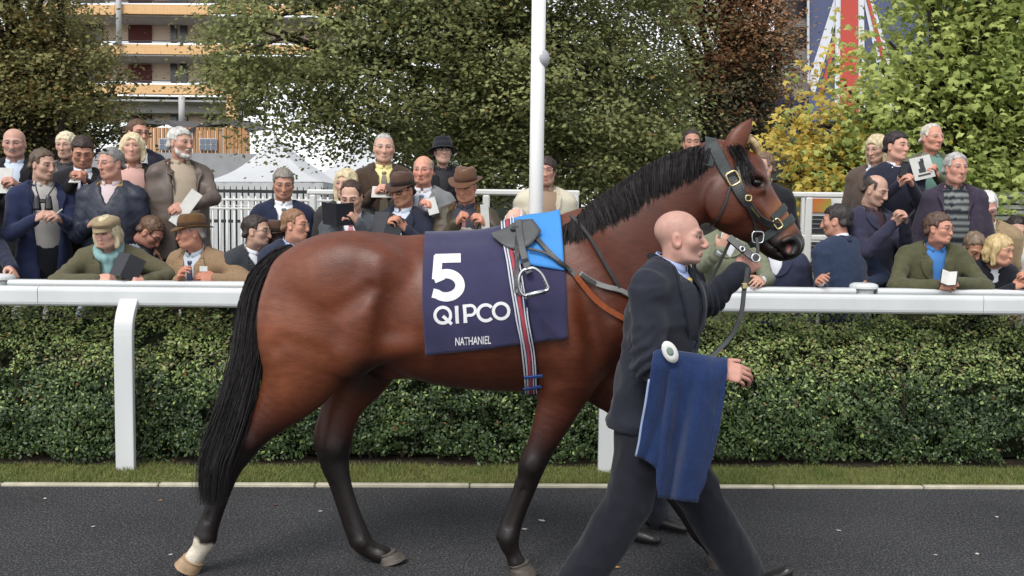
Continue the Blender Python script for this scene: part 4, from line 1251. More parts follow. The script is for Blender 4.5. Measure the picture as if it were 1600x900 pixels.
# hands: wrist at origin, fingers +X, palm faces -Z, thumb on +Y
def hand_sdf(pose='grip', h=.0068):
    S = SDF()
    S.tube([(-.09, 0, 0, .024, 1.18), (-.03, 0, 0, .0215, 1.25), (0, 0, 0, .0205, 1.35), (.035, 0, .001, .0165, 2.25), (.085, -.001, .003, .0125, 3.2)], u=(0, 1, 0), k=.01)
    S.ell((.035, .026, -.010), (.032, .017, .014), rotz(rad(28)), k=.015)
    curl = {'grip': (48, 55, 35), 'flat': (8, 14, 10), 'fist': (78, 92, 60), 'soft': (24, 36, 22)}[pose]
    L = [(.0300, .040, .025, .020, .0088), (.0100, .044, .028, .022, .0090), (-.0105, .041, .026, .021, .0086), (-.0295, .033, .020, .018, .0076)]
    for i, (y, a, b, c, r) in enumerate(L):
        p = np.array([.086 - (.006 if i in (0, 3) else 0) - (.006 if i == 3 else 0), y, .002]); ang = 0; pts = [np.array([.06, y * .9, .002, r]), np.array([*p, r])]
        sp = (y - 0) * .9
        for ln, cu in zip((a, b, c), curl):
            ang += rad(cu * (1 + .06 * i))
            p = p + ln * np.array([math.cos(ang), sp * math.cos(ang), -math.sin(ang)]); r *= .93
            pts.append(np.array([*p, r]))
        S.tube(pts, k=.004, n=2)
    t = {'grip': [(.018, .028, -.008, .013), (.040, .046, -.022, .0115), (.062, .044, -.040, .0100), (.082, .032, -.050, .0085)],
         'fist': [(.018, .028, -.008, .013), (.044, .044, -.024, .0115), (.068, .030, -.036, .0100), (.086, .010, -.038, .0085)]}.get(pose,
         [(.018, .028, -.006, .013), (.042, .050, -.012, .0112), (.064, .060, -.018, .0098), (.086, .064, -.022, .0082)])
    S.tube(t, k=.010, n=3)
    V, F = S.mesh(h)
    return relax(V, F, 1, .35), F
HANDS = {p: hand_sdf(p) for p in ('grip', 'soft', 'fist')}
lap('heads and hands')
def unit(v): v = np.asarray(v, float); return v / max(np.linalg.norm(v), 1e-9)

# hair in head space ----------------------------------------------------------
def hair_mesh(style, h=.0092, seed=0):
    S = SDF()
    th, amp, fq = .008, .004, (90, 90, 30)
    if style in ('short', 'receding', 'crop', 'ring', 'side'):
        th = {'short': .008, 'receding': .007, 'crop': .004, 'ring': .005, 'side': .012}[style]
        S.ell((0, .020, .040), (.075 + th * .8, .096 + th, .082 + th))
        S.tube([(-.066, .070, -.025, .02), (0, .098, -.030, .02), (.066, .070, -.025, .02)], u=(0, 0, 1), k=.03)   # nape
        fz, fy = {'short': (.078, -.078), 'side': (.070, -.085), 'crop': (.082, -.076), 'receding': (.092, -.045), 'ring': (.088, -.02)}[style]
        for s in (-1, 1): S.tube([(s * .074, -.018, .02, .008 + th * .3), (s * .074, -.016, -.012, .005)], k=.01)
        nz = -.070
        sl = (nz - fz) / (.10 - fy)
        def cut(X, Y, Z):
            zz = fz + sl * (Y - fy) + np.where(Y < -.03, .30 * np.abs(X), 0)
            zz = np.where((Y < .0) & (Y > -.032), np.minimum(zz, .012), zz)
            zz = np.where((np.abs(X) > .05) & (Y > -.012) & (Y < .034), np.maximum(zz, .022), zz)
            return (Z - zz) * .7 + 0 * X
        S.fn(cut, (-.2, -.2, -.2), (.2, .2, .2), k=.006, sub=True)
        if style == 'ring': S.ell((0, -.005, .105), (.070, .090, .062), k=.01, sub=True)
        amp = .0035 if style in ('crop', 'ring') else .006
    elif style in ('bob', 'long', 'pixie', 'curly'):
        th = .014 if style != 'pixie' else .011
        S.ell((0, .020, .040), (.076 + th, .096 + th, .082 + th))
        if style in ('bob', 'long'):
            bot = -.105 if style == 'bob' else -.19
            for s in (-1, 1):
                S.tube([(s * .072, .005, .03, .030), (s * .084, .005, -.03, .026), (s * .080, .000, bot, .018)], u=(0, 1, 0), k=.03)
            S.tube([(-.06, .075, -.02, .04), (0, .10, -.03, .04), (.06, .075, -.02, .04)], u=(0, 0, 1), k=.03)
            S.tube([(-.055, .07, bot * .7, .03), (0, .09, bot * .75, .03), (.055, .07, bot * .7, .03)], u=(0, 0, 1), k=.03)
            S.ell((0, -.085, -.035), (.060, .075, .095), k=.012, sub=True)
            S.ell((0, .02, -.12), (.05, .05, .10), k=.012, sub=True)
        else:
            S.tube([(-.066, .070, -.04, .025), (0, .098, -.045, .028), (.066, .070, -.04, .025)], u=(0, 0, 1), k=.03)
            S.ell((0, -.085, -.035), (.068, .080, .088), k=.012, sub=True)
            S.fn(lambda X, Y, Z: (Z + .07 + 0 * X + 0 * Y), (-.2, -.2, -.2), (.2, .2, .2), k=.01, sub=True)
        amp = .0065; fq = (90, 90, 13)
        if style == 'curly': amp = .016; fq = (48, 48, 48)
    elif style == 'beard':
        S.tube([(-.060, -.005, -.035, .014), (-.052, -.030, -.080, .020), (0, -.066, -.106, .026), (.052, -.030, -.080, .020), (.060, -.005, -.035, .014)], u=(0, 0, 1), k=.02)
        S.tube([(-.028, -.078, -.060, .007), (0, -.092, -.050, .008), (.028, -.078, -.060, .007)], k=.01)
        S.ell((0, -.10, -.067), (.017, .02, .006), k=.004, sub=True)
        amp = .005
    elif style == 'moustache':
        S.tube([(-.028, -.080, -.058, .005), (0, -.096, -.050, .007), (.028, -.080, -.058, .005)], k=.01)
        amp = .002; h = .005
    V, F = S.mesh(h)
    n = vnormals(V, F)
    V = V + n * (amp * (noise(V, fq, seed) + .5 * noise(V, tuple(2.2 * q for q in fq), seed + 9)))[:, None]
    return V, F
HAIR = {}
def hair(style, seed=0):
    k = (style, seed % 3)
    if k not in HAIR: HAIR[k] = hair_mesh(style, seed=k[1])
    return HAIR[k]
def hair_mat(c):
    return material('hair %02x%02x%02x' % tuple(int(q) for q in c), srgb(*c), .5, .35, var=.45, vscale=55, stretch=(1, 1, .35), detail=4, bump=.5, bscale=120)
def cloth_mat(c, kind='wool'):
    p = {'wool': dict(rough=.85, spec=.2, sheen=.1, var=.16, vscale=30, bump=.15, bscale=500), 'cotton': dict(rough=.7, spec=.3, var=.05, vscale=12, bump=.08, bscale=300),
         'tweed': dict(rough=.9, spec=.15, sheen=.1, var=.28, vscale=140, bump=.3, bscale=400), 'wax': dict(rough=.5, spec=.4, var=.2, vscale=12, bump=.2, bscale=120), 'silk': dict(rough=.4, spec=.5, var=.1, vscale=80)}[kind]
    return material('%s cloth %02x%02x%02x' % ((kind,) + tuple(int(q) for q in c)), srgb(*c), **p)

# hats in head space ----------------------------------------------------------
def hat_parts(style):
    a = np.arange(28) * 2 * np.pi / 28
    def loft(prof, ex=.083, ey=.104, dent=0):
        V = np.vstack([np.stack([ex * r * np.cos(a), .016 + ey * r * np.sin(a), np.full(28, z - .006) + (curl * (np.cos(a) ** 2)) + tip * (np.sin(a) < 0) * np.sin(a) ** 2], 1) for r, z, curl, tip in prof])
        m = len(prof); i = np.arange(m - 1)[:, None] * 28; j = np.arange(28)[None]; j2 = (j + 1) % 28
        return V, np.stack([i + j, i + j2, i + 28 + j2, i + 28 + j], -1).reshape(-1, 4)
    if style in ('trilby', 'fedora'):
        b = 1.50 if style == 'trilby' else 1.58
        V, F = loft([(.98, .045, .0, 0), (b, .040, .022, -.022), (b, .045, .022, -.022), (1.02, .052, 0, 0), (1.03, .070, 0, 0), (1.0, .10, 0, 0), (.93, .130, 0, 0), (.82, .143, 0, 0), (.5, .136, 0, 0), (.02, .122, 0, 0)])
        top = V[:, 2] > .105
        V[top, 0] *= 1 - .16 * (V[top, 1] < 0); V[top, 2] += .014 * (np.clip(np.abs(V[top, 0]) / .05, 0, 1) - .6)
        B, BF = loft([(1.035, .054, 0, 0), (1.055, .056, 0, 0), (1.045, .085, 0, 0), (1.02, .087, 0, 0)])
        return [('hat', V, F), ('hat_band', B, BF)]
    if style == 'brimhat':
        V, F = loft([(.98, .03, .0, 0), (1.66, .004, .0, .012), (1.67, .010, 0, .012), (1.45, .022, 0, .008), (1.04, .045, 0, 0), (1.04, .075, 0, 0), (1.0, .10, 0, 0), (.94, .122, 0, 0), (.84, .132, 0, 0), (.02, .138, 0, 0)])
        B, BF = loft([(1.05, .046, 0, 0), (1.075, .05, 0, 0), (1.07, .088, 0, 0), (1.03, .09, 0, 0)])
        return [('hat', V, F), ('hat_band', B, BF)]
    if style == 'flatcap':
        V, F = loft([(1.0, .036, 0, 0), (1.06, .045, 0, 0), (1.20, .075, 0, -.012), (1.22, .095, 0, -.020), (1.10, .118, 0, -.030), (.75, .132, 0, -.030), (.02, .136, 0, 0)])
        V[:, 1] -= .012 * (V[:, 2] > .06)
        b = np.linspace(-1.15, 1.15, 13); pk = []
        for t in (0, .5, 1.0):
            for q in b: pk.append([(.088 - .012 * t) * math.sin(q) * (1 + .05 * t), .010 - (.100 + .052 * t * math.cos(q)) * math.cos(q), .052 - .030 * t])
        pk = np.array(pk); pk = np.vstack([pk, pk - [0, 0, .005]])
        Q = [[i * 13 + j, i * 13 + j + 1, i * 13 + 14 + j, i * 13 + 13 + j] for i in range(2) for j in range(12)]
        Q += [[q + 39 for q in f[::-1]] for f in Q]
        Q += [[26 + j, 27 + j, 66 + j, 65 + j] for j in range(12)]
        return [('cap', V, F), ('peak', pk, np.array(Q))]
HATS = {}

def ik(S, T, l1, l2, hint):
    S, T = np.asarray(S, float), np.asarray(T, float)
    d = T - S; L = np.linalg.norm(d); L2 = min(L, (l1 + l2) * .999); d = d / L
    T = S + d * L2
    a = (l1 * l1 - l2 * l2 + L2 * L2) / (2 * L2); h = math.sqrt(max(l1 * l1 - a * a, 0))
    hv = np.asarray(hint, float); hv = hv - d * (hv @ d); hv = unit(hv)
    return S + d * a + hv * h, T

GROUND = lambda d: .12 if d < 6.84 else (.32 if d < 7.1 else (.50 if d < 7.48 else .68))
PEOPLE_GROUP = 'spectators behind the white rail'
def person(label, u, v, d, yaw=0, pitch=0, roll=0, byaw=None, lean=0, side=0, fem=False, skin=(208, 160, 138), hair_s='short', hair_c=(70, 52, 40), wear='suit', c1=(30, 32, 42), kind='wool', shirt=(225, 228, 235), tie=None,
           vneck=.24, legs=(34, 36, 44), arms=(None, None), hat=None, glasses=None, beard=None, fat=1.0, sc=1.0, ground=None, group=PEOPLE_GROUP, hands=('grip', 'grip'), handdir=(None, None), palm=(None, None), hq=.0165, lapel=True, stub=0, collar_c=None,
           brow=None, head_sc=1.0, feet=None, seed=0, flush=.25, quilt=False, extra_hair=None, wide=1.0, hintdir=(None, None), stripes=None, hsoff=(0, 0, 0), coatlen=.16, hidden_arms=False, tq=.038, tfold=0.0, foot_up=(0, 0), head_key=None, knee=(None, None), famp=1.0, lapw=1.0, armlen=(1, 1), trw=1.0, width=1.0, vtop=.072):
    rv_ = np.random.default_rng(seed + 100); skinc = np.asarray(srgb(*skin)) * [.98, 1.08, 1.12] * (.9 + .16 * rv_.random())
    if group == PEOPLE_GROUP and d < 6.62:
        dn = max(d + .24, 6.48) + .035 * P(u, v, d)[0]; d = dn
    Hc = P(u, v, d); up = np.array([0, 0, 1.0])
    az = math.degrees(math.atan2(800 - u, FPX))          # facing is given as seen from the camera
    yaw_r = rad(yaw + az); by = rad((yaw * .6 if byaw is None else byaw) + az)
    zg = GROUND(d - .035 * P(u, v, d)[0]) if ground is None else ground
    f = np.array([math.sin(by), -math.cos(by), 0]); ul = np.array([math.cos(by), math.sin(by), 0])
    t = unit(up * math.cos(rad(lean)) + f * math.sin(rad(lean)) + ul * math.sin(rad(side)))
    ff = unit(f - t * (f @ t))
    s = sc
    nb = Hc - t * .132 * s - up * .016 - ff * (.025 + .05 * math.sin(rad(max(pitch, 0)))) + np.asarray(hsoff)
    at = lambda a, x=0, y=0: nb + t * a * s + ul * x * s + ff * y * s
    root = empty('person', (float(at(-.55)[0]), float(at(-.55)[1]), zg), label, 'person', group)
    # ---- torso field
    def torso(S, g, long=0.0, k=.03):
        nd = [(*at(-.55 - long, 0, 0), (.118 + .01 * (long > 0)) * s * (.5 + .5 * fat) + g, 1.42), (*at(-.46), .116 * s * (.4 + .6 * fat) + g, 1.40), (*at(-.34, 0, .008 * fat), .110 * s * fat + g, 1.34), (*at(-.20, 0, .010), .116 * s * (.6 + .4 * fat) + g, 1.42 * wide), (*at(-.10, 0, .004), .100 * s + g, 1.46 * wide), (*at(-.03, 0, -.008), .066 * s + g * .8, 1.50), (*at(.005, 0, -.012), .055 * s + g * .5, 1.25)]
        if long > 0: nd.insert(1, (*at(-.55), .120 * s * (.5 + .5 * fat) + g, 1.42))
        S.tube(nd, u=ul, k=k, n=3)
        for q in (-1, 1):
            S.tube([(*at(-.015, q * .055, -.015), .045 * s + g * .6), (*at(-.040, q * .120 * wide, -.012), .048 * s + g * .7), (*at(-.070, q * .168 * wide, -.006), .052 * s + g)], u=ul, k=.04, n=2)
    l1, l2 = .285 * s, .255 * s
    sh = [at(-.078, q * .168 * wide, -.004) for q in (-1, 1)]
    chain = []
    for q in (0, 1):
        sg = (-1, 1)[q]
        tg = arms[q]
        if tg is None: T = at(-.60, sg * .235 * wide, .06)
        elif isinstance(tg, str) and tg == 'front': T = at(-.40, sg * .06, .20)
        else: T = P(*tg)
        hint = hintdir[q] if hintdir[q] is not None else (-up * 1.0 + ul * sg * .55 - ff * .35)
        E, T = ik(sh[q], T, l1 * armlen[q], l2 * armlen[q], hint)
        chain.append((sh[q], E, T))
    def armf(S, g, k=.04, stop=0.0):
        for q in (0, 1):
            A, E, T = chain[q]
            dT = unit(T - E); T2 = T - dT * stop
            S.tube([(*A, .047 * s + g), (*(A * .5 + E * .5), .041 * s + g), (*E, .035 * s + g)], k=k, n=2)
            S.tube([(*E, .035 * s + g), (*(E * .6 + T2 * .4), .035 * s + g), (*T2, .026 * s + g)], k=.02, n=2)
    # ---- body: head, hands, torso, legs in one mesh
    V, F = HEADS[head_key or fem]
    Rh = rotz(yaw_r) @ rotx(rad(pitch)) @ roty(rad(roll))
    hs = head_sc * (.87 if fem else .90)
    if head_key is None:          # no two faces alike
        V = V.copy(); q = rv_.normal(size=6)
        V[:, 0] *= 1 + .035 * q[0] + .06 * q[1] * sstep(-.02, -.09, V[:, 2])
        V[:, 2] = np.where(V[:, 2] < 0, V[:, 2] * (1 + .035 * q[2]), V[:, 2])
        ns = np.exp(-(V[:, 0] / .016) ** 2) * sstep(-.085, -.10, V[:, 1]) * ((V[:, 2] < .02) & (V[:, 2] > -.05))
        V[:, 1] -= .005 * q[3] * ns; V[:, 2] -= .003 * q[4] * ns
    Vh = (V * [hs * width, hs, hs]) @ Rh.T + Hc
    Rb = rotz(by) @ rotx(rad(min(lean, 60)) * .6)
    Vn = V.copy(); lw = sstep(-.09, -.20, V[:, 2]); Vn[:, 1] = (Vn[:, 1] - .045 * lw) * (1 - .22 * lw); Vn[:, 0] *= 1 - .22 * lw
    Vb = (Vn + [0, 0, .15]) @ Rb.T + nb + t * .0 + up * .01
    w = sstep(-.175, -.085, V[:, 2])[:, None]
    HVt = Vh * w + Vb * (1 - w)
    bw = srgb(*(brow or [q * .8 for q in hair_c]))
    vs, fs, cs = [HVt], [F], [face_color(V, skinc, bw, lips=.55 if fem else .3, stubble=stub, flush=flush, scalp=.20 if head_key else 0)]
    n = len(HVt)
    hx = []
    for q in (0, 1):
        sg = (-1, 1)[q]
        A, E, T = chain[q]
        if arms[q] is None and hidden_arms: continue
        X = unit(T - E) if handdir[q] is None else unit(handdir[q])
        Z = -np.asarray(palm[q], float) if palm[q] is not None else (ul * sg * 1.0 + ff * .2 if arms[q] is None else up * .6 + ff * .5 + ul * sg * .4)
        Z = Z - X * (Z @ X); Z = unit(Z); Y = np.cross(Z, X)
        hv, hf = HANDS[hands[q]]
        # thumb must point up/inward: mirror when needed
        inw = up * .9 - ul * sg * .3 if arms[q] is not None else ff
        mir = 1 if Y @ inw > 0 else -1
        hvv = hv * [1, mir, 1]
        W = (hvv * s) @ np.stack([X, Y, Z], 0) + T
        X2 = unit(T - E); Z2 = Z - X2 * (Z @ X2); Z2 = unit(Z2); Y2 = np.cross(Z2, X2)       # the wrist follows the sleeve
        wr = sstep(-.03, .012, hvv[:, 0])[:, None]
        W = W * wr + ((hvv * s) @ np.stack([X2, Y2, Z2], 0) + T) * (1 - wr)
        if mir < 0: hf = hf[:, ::-1]
        vs.append(W); fs.append(hf + n); n += len(W)
        hc_ = np.tile(np.asarray(skinc) * [1.0, .92, .90], (len(W), 1)); cs.append(hc_)
        hx.append((T, X, Y * mir, Z))
    S = SDF(); torso(S, -.012); armf(S, -.010)
    pel = at(-.55); hipz = pel[2]
    fx = feet if feet is not None else [np.array([pel[0], pel[1], zg]) + ul * q * .11 for q in (-1, 1)]
    L_ = []
    for q, ft in zip((-1, 1), fx):
        hp = pel + ul * q * .085 * s - t * .02
        kn = hp * .5 + np.array([ft[0], ft[1], ft[2] + .08]) * .5 + f * .03
        if knee[(q + 1) // 2] is not None: kn = np.asarray(knee[(q + 1) // 2], float)
        L_.append((hp, kn, np.asarray(ft, float)))
        S.tube([(*hp, .078 * s), (*kn, .050 * s), (ft[0], ft[1], ft[2] + .09, .035 * s)], k=.03, n=2)
    V2, F2 = S.mesh(.03)
    vs.append(V2); fs.append(F2 + n); cs.append(np.tile(skinc, (len(V2), 1)))
    mobj('body', np.vstack(vs), np.vstack(fs), [M_skin], root, col=np.vstack(cs))
    # ---- trousers and shoes
    S = SDF()
    S.tube([(*at(-.40), .116 * s * (.4 + .6 * fat), 1.38), (*at(-.55), .121 * s * (.5 + .5 * fat), 1.40), (*at(-.60), .11 * s, 1.4)], u=ul, k=.03)
    for hp, kn, ft in L_:
        S.tube([(*hp, .088 * s * (.6 + .4 * trw)), (*kn, .066 * s * trw), (ft[0], ft[1], ft[2] + .06, .056 * s * trw)], k=.03, n=2)
    V2, F2 = S.mesh(tq)
    if tfold:
        nn = vnormals(V2, F2); lo = V2 - nb
        fo = (1 - 2.5 * np.abs(noise(lo, (9, 9, 4), 41))) + .6 * (1 - 2.4 * np.abs(noise(lo, (20, 20, 11), 42)))
        for hp, kn, ft in L_:
            dk = np.linalg.norm(V2 - kn, axis=1); da = np.linalg.norm(V2 - (ft + up * .10), axis=1); dh = np.linalg.norm(V2 - hp, axis=1)
            fo = fo + (1.2 * np.exp(-(dk / .11) ** 2) + 1.4 * np.exp(-(da / .09) ** 2) + .8 * np.exp(-(dh / .12) ** 2)) * .55 * np.sin(lo[:, 2] * 75 + lo[:, 0] * 70 + 5 * noise(lo, 8, 6))
        V2 = V2 + nn * (tfold * fo)[:, None]
    mobj('trousers', V2, F2, [cloth_mat(legs)], root)
    for (hp, kn, ft), fu in zip(L_, foot_up):
        S = SDF().tube([(*(ft - f * .05 + up * .04), .038, 1.0), (*(ft + f * .05 + up * (.036 + fu * .35)), .036, 1.1), (*(ft + f * .15 + up * (.026 + fu)), .026, 1.4)], u=ul)
        S.fn(lambda X, Y, Z, z0=ft[2]: (Z - z0 - .004) + 0 * X + 0 * Y, ft - .4, ft + .4, sub=True, k=.003)
        V2, F2 = S.mesh(.02)
        mobj('shoe', V2, F2, [material('black shoe leather', (.015, .014, .014), .35, .5)], root)
    # ---- jacket
    S = SDF(); g = .016 if wear != 'jumper' else .010
    torso(S, g, long=coatlen); armf(S, g - .002)
    hd = lambda X, Y, Z: ((X - nb[0]) * t[0] + (Y - nb[1]) * t[1] + (Z - nb[2]) * t[2])
    hxl = lambda X, Y, Z: ((X - nb[0]) * ul[0] + (Y - nb[1]) * ul[1] + (Z - nb[2]) * ul[2])
    hyf = lambda X, Y, Z: ((X - nb[0]) * ff[0] + (Y - nb[1]) * ff[1] + (Z - nb[2]) * ff[2])
    vd = vneck * s
    if wear in ('suit', 'open', 'coat', 'zip'):
        w0 = {'suit': .004, 'open': .035, 'coat': .008, 'zip': .003}[wear]; w1 = vtop if wear != 'open' else .10
        if wear == 'open': vd = .75
        def wedge(X, Y, Z):
            h = hd(X, Y, Z); a = np.abs(hxl(X, Y, Z)); y = hyf(X, Y, Z)
            ww = w0 + (w1 - w0) * np.clip((h + vd) / vd, 0, 1.3) ** (1.0 if wear != 'open' else .6)
            return np.maximum(np.maximum(np.maximum((a - ww) * .9, -(h + vd)), -(y - .0)), y - .165 * (.5 + .5 * fat))
        S.fn(wedge, nb - .8, nb + .4, k=.004, sub=True)
    S.fn(lambda X, Y, Z: hd(X, Y, Z) + (.55 + coatlen * .85) * s, nb - 1.2, nb + .3, k=.003, sub=True)      # hem
    # neck hole
    S.tube([(*(nb + t * .16 + ff * .02), .068 * s), (*(nb + t * .02 - ff * .012), .066 * s), (*(nb - t * .035 + ff * .012), .056 * s)], k=.008, sub=True)
    V2, F2 = S.mesh(hq)
    V2 = relax(V2, F2, 1, .4)
    nn = vnormals(V2, F2)
    amp = (.0042 if kind != 'wax' else .0048) * famp
    loc = np.stack([(V2 - nb) @ ul, (V2 - nb) @ ff, (V2 - nb) @ t], 1)
    fold = (1 - 2.6 * np.abs(noise(loc + seed, (6, 6, 9), 21))) * .9 + .6 * (1 - 2.4 * np.abs(noise(loc + seed, (13, 12, 17), 22)))
    for q in (0, 1):           # folds gather at the elbow
        dE = np.linalg.norm(V2 - chain[q][1], axis=1)
        ax = unit(chain[q][2] - chain[q][0])
        fold = fold + 1.3 * np.exp(-(dE / .085) ** 2) * np.sin(((V2 - chain[q][1]) @ ax) * 190 + 3 * noise(loc, 10, 5))
    V2 = V2 + nn * (amp * fold)[:, None]
    col = None
    jm = cloth_mat(c1, kind)
    jb = bvh(V2, F2)
    jk = mobj({'suit': 'jacket', 'open': 'jacket', 'coat': 'coat', 'zip': 'jacket', 'jumper': 'jumper'}[wear], V2, F2, [jm], root)
    if quilt:
        loc2 = np.stack([(V2 - nb) @ ul + (V2 - nb) @ t, (V2 - nb) @ ul - (V2 - nb) @ t], 1) / .05
        qd = np.abs(((loc2 + .5) % 1) - .5).min(1)
        V3 = V2 + nn * (.005 * np.minimum(qd * 4, 1))[:, None]
        jk.data.vertices.foreach_set('co', V3.astype(np.float32).ravel())
    # ---- shirt, collar, tie
    S = SDF()
    nd = [(*at(-.54 if wear == 'open' else -.36, 0, .004), .104 * s * fat, 1.2), (*at(-.34, 0, .008), .110 * s * fat + .006, 1.28), (*at(-.20, 0, .010), .116 * s * (.6 + .4 * fat) + .006, 1.3), (*at(-.10, 0, .006), .100 * s + .006, 1.3), (*at(-.03, 0, -.004), .070 * s + .004, 1.25), (*at(.0, 0, -.008), .058 * s, 1.05)]
    S.tube(nd, u=ul, k=.02, n=2)
    S.tube([(*(nb + t * .16 + ff * .03), .056 * s), (*(nb + t * .03 - ff * .006), .058 * s)], k=.004, sub=True)
    V2, F2 = S.mesh(.022)
    sm = cloth_mat(shirt, 'cotton')
    if stripes is not None:
        hh = (V2 - nb) @ t
        cc = np.where((((hh / .05) % 1) < .45)[:, None], np.asarray(srgb(*stripes)), np.asarray(srgb(*shirt)))
        mobj('shirt', V2, F2, [material('striped knit', rough=.9, spec=.2, use_col=True, var=.1, vscale=60)], root, col=cc)
    else: mobj('shirt' if wear != 'jumper' else 'shirt', V2, F2, [sm], root)
    # collar round the neck, open at the throat
    aa = np.linspace(rad(-158), rad(158), 24)
    def band(r0, r1, h0, h1, gap, name, mat, th=.003):
        pts = []; 
        for q in np.linspace(-math.pi + gap, math.pi - gap, 26):
            e = math.cos(q); sx = math.sin(q)
            base = nb + t * (h0 - .030 * (1 - e) / 2) + ff * (-e * r0 * 1.08 + .004) + ul * sx * r0
            top = nb + t * (h1 - .034 * (1 - e) / 2) + ff * (-e * r1 * 1.08 + .006) + ul * sx * r1
            pts += [base, top]
        p = np.array(pts); cen = nb + ff * .004
        o = p - cen; o = o - np.outer(o @ t, t); o /= np.linalg.norm(o, axis=1, keepdims=True)
        m = len(p); Vv = np.vstack([p + o * th, p])
        Q = []
        for i in range(m // 2 - 1):
            Q += [[2 * i, 2 * i + 1, 2 * i + 3, 2 * i + 2], [m + 2 * i + 2, m + 2 * i + 3, m + 2 * i + 1, m + 2 * i], [2 * i + 1, m + 2 * i + 1, m + 2 * i + 3, 2 * i + 3], [2 * i + 2, m + 2 * i + 2, m + 2 * i, 2 * i]]
        Q += [[0, m, m + 1, 1], [m - 1, 2 * m - 1, 2 * m - 2, m - 2]]
        mobj(name, Vv, np.array(Q), [mat], root)
    if wear != 'jumper' or collar_c is None:
        band(.064 * s, .058 * s, .012, .056, .16 if tie is not None else .42, 'shirt_collar', sm)
    if wear != 'jumper': band(.080 * s, .069 * s, -.012, .034, 1.05, 'collar', cloth_mat(collar_c or c1, kind), .006)
    fr = lambda a, x: at(a, x, 0) + ff * ((np.interp(-a, [0, .03, .10, .20, .34, .5], [.058, .074, .108, .128, .12 * fat, .12 * fat])) * s * math.sqrt(max(1 - (x / .155) ** 2, .1)) + .006)
    if tie is not None:
        tm = cloth_mat(tie, 'silk')
        a_ = np.linspace(-.055, -.05 - vneck - .06, 9)
        pts = np.array([fr(q, 0) + ff * .005 for q in a_]); wd = np.interp(a_, [-.35, -.08, -.055], [.075, .040, .034]) * s
        to = MB().ribbon(pts, np.tile(ff, (9, 1)), wd, .004).build('tie', [tm], root)
        kp = fr(-.042, 0) + ff * .004
        MB().box(kp, (.036 * s, .018, .034 * s), np.stack([ul, ff, t], 1), .007).build('knot', [tm], to, smooth=True)
    if wear == 'suit':
        for q in (0, 1):
            A, E, T = chain[q]; dT = unit(T - E)
            if arms[q] is not None: MB().tube(np.array([T - dT * .03, T + dT * .004, T + dT * .016]), np.array([.030, .031, .030]) * s, 12).build('shirt_cuff', [sm], root, smooth=True)
    # ---- lapels / coat collar
    cm = cloth_mat(collar_c, kind) if collar_c else jm
    if wear in ('suit', 'open', 'coat', 'zip') and lapel:
        vdl = vneck * s
        wtop = vtop
        for q in (-1, 1):
            path = [nb + t * .030 - ff * .072, nb + t * .022 - ff * .050 + ul * q * .050, nb + t * .004 + ul * q * .078 + ff * .0]
            for a in (.12, .35, .6, .85, 1.0):
                x = q * ((wtop + .004) * (1 - a) + .004 * a) + q * .018 * math.sin(a * math.pi) + q * .010
                path.append(nb - t * vdl * a + ul * x + ff * .12)
            path = catmull(np.array(path), 3)
            out, nr = [], []
            for i, p in enumerate(path):
                h = jb.find_nearest(Vector(p))
                nv = np.array(h[1]); out.append(np.array(h[0]) + nv * .004); nr.append(nv)
            out = np.array(out); nr = np.array(nr)
            for _ in range(4): out[1:-1] = .5 * out[1:-1] + .25 * (out[:-2] + out[2:]); nr[1:-1] = .5 * nr[1:-1] + .25 * (nr[:-2] + nr[2:])
            nr /= np.linalg.norm(nr, axis=1, keepdims=True); out = out + nr * .003
            wl = np.interp(np.linspace(0, 1, len(out)), [0, .25, .36, .40, .45, .8, 1], np.array([.05, .05, .050, .036, .072, .046, .012]) * lapw * (1.15 if wear == 'coat' else 1.0))
            k = int(len(out) * .40)
            MB().ribbon(out[:k + 1], nr[:k + 1], wl[:k + 1], .006 * lapw ** 3).build('collar', [cm], root, smooth=False)
            if wear != 'zip': MB().ribbon(out[k:], nr[k:], wl[k:], .005 * lapw ** 3).build('lapel', [jm], root, smooth=False)
    # ---- hair, hat, glasses
    xf = lambda W: (W * [hs * width, hs, hs]) @ Rh.T + Hc
    if hair_s:
        V2, F2 = hair(hair_s, seed)
        mobj('hair', xf(V2), F2, [hair_mat(hair_c)], root)
    for st in ([beard] if beard else []) :
        V2, F2 = hair(st, 0)
        mobj('beard' if st == 'beard' else 'moustache', xf(V2), F2, [hair_mat(hair_c if extra_hair is None else extra_hair)], root)
    if hat:
        ho = root
        for nm, V2, F2 in hat_parts(hat[0]):
            o_ = mobj(nm, xf(V2), F2, [cloth_mat(hat[1] if nm != 'hat_band' else hat[2], 'tweed' if hat[0] == 'flatcap' else 'wool')], ho)
            ho = o_ if ho is root else ho
    if glasses:
        m = MB()
        for q in (-1, 1):
            a = np.linspace(0, 2 * np.pi, 13)
            ring = np.stack([q * .032 + .021 * np.cos(a), -.096 + .010 * np.abs(np.cos(a)) * (np.cos(a) * q > 0), .003 + .0155 * np.sin(a)], 1)
            m.tube(xf(ring), glasses[1], 5, cap=False)
            m.tube(xf(np.array([(q * .052, -.086, .008), (q * .072, -.04, .010), (q * .080, .005, .004)])), glasses[1] * .9, 5)
        m.tube(xf(np.array([(-.011, -.102, .005), (0, -.106, .007), (.011, -.102, .005)])), glasses[1], 5)
        gl = m.build('glasses', [material('glasses frame %d' % glasses[0][0], srgb(*glasses[0]), .35, .5)], root, smooth=True)
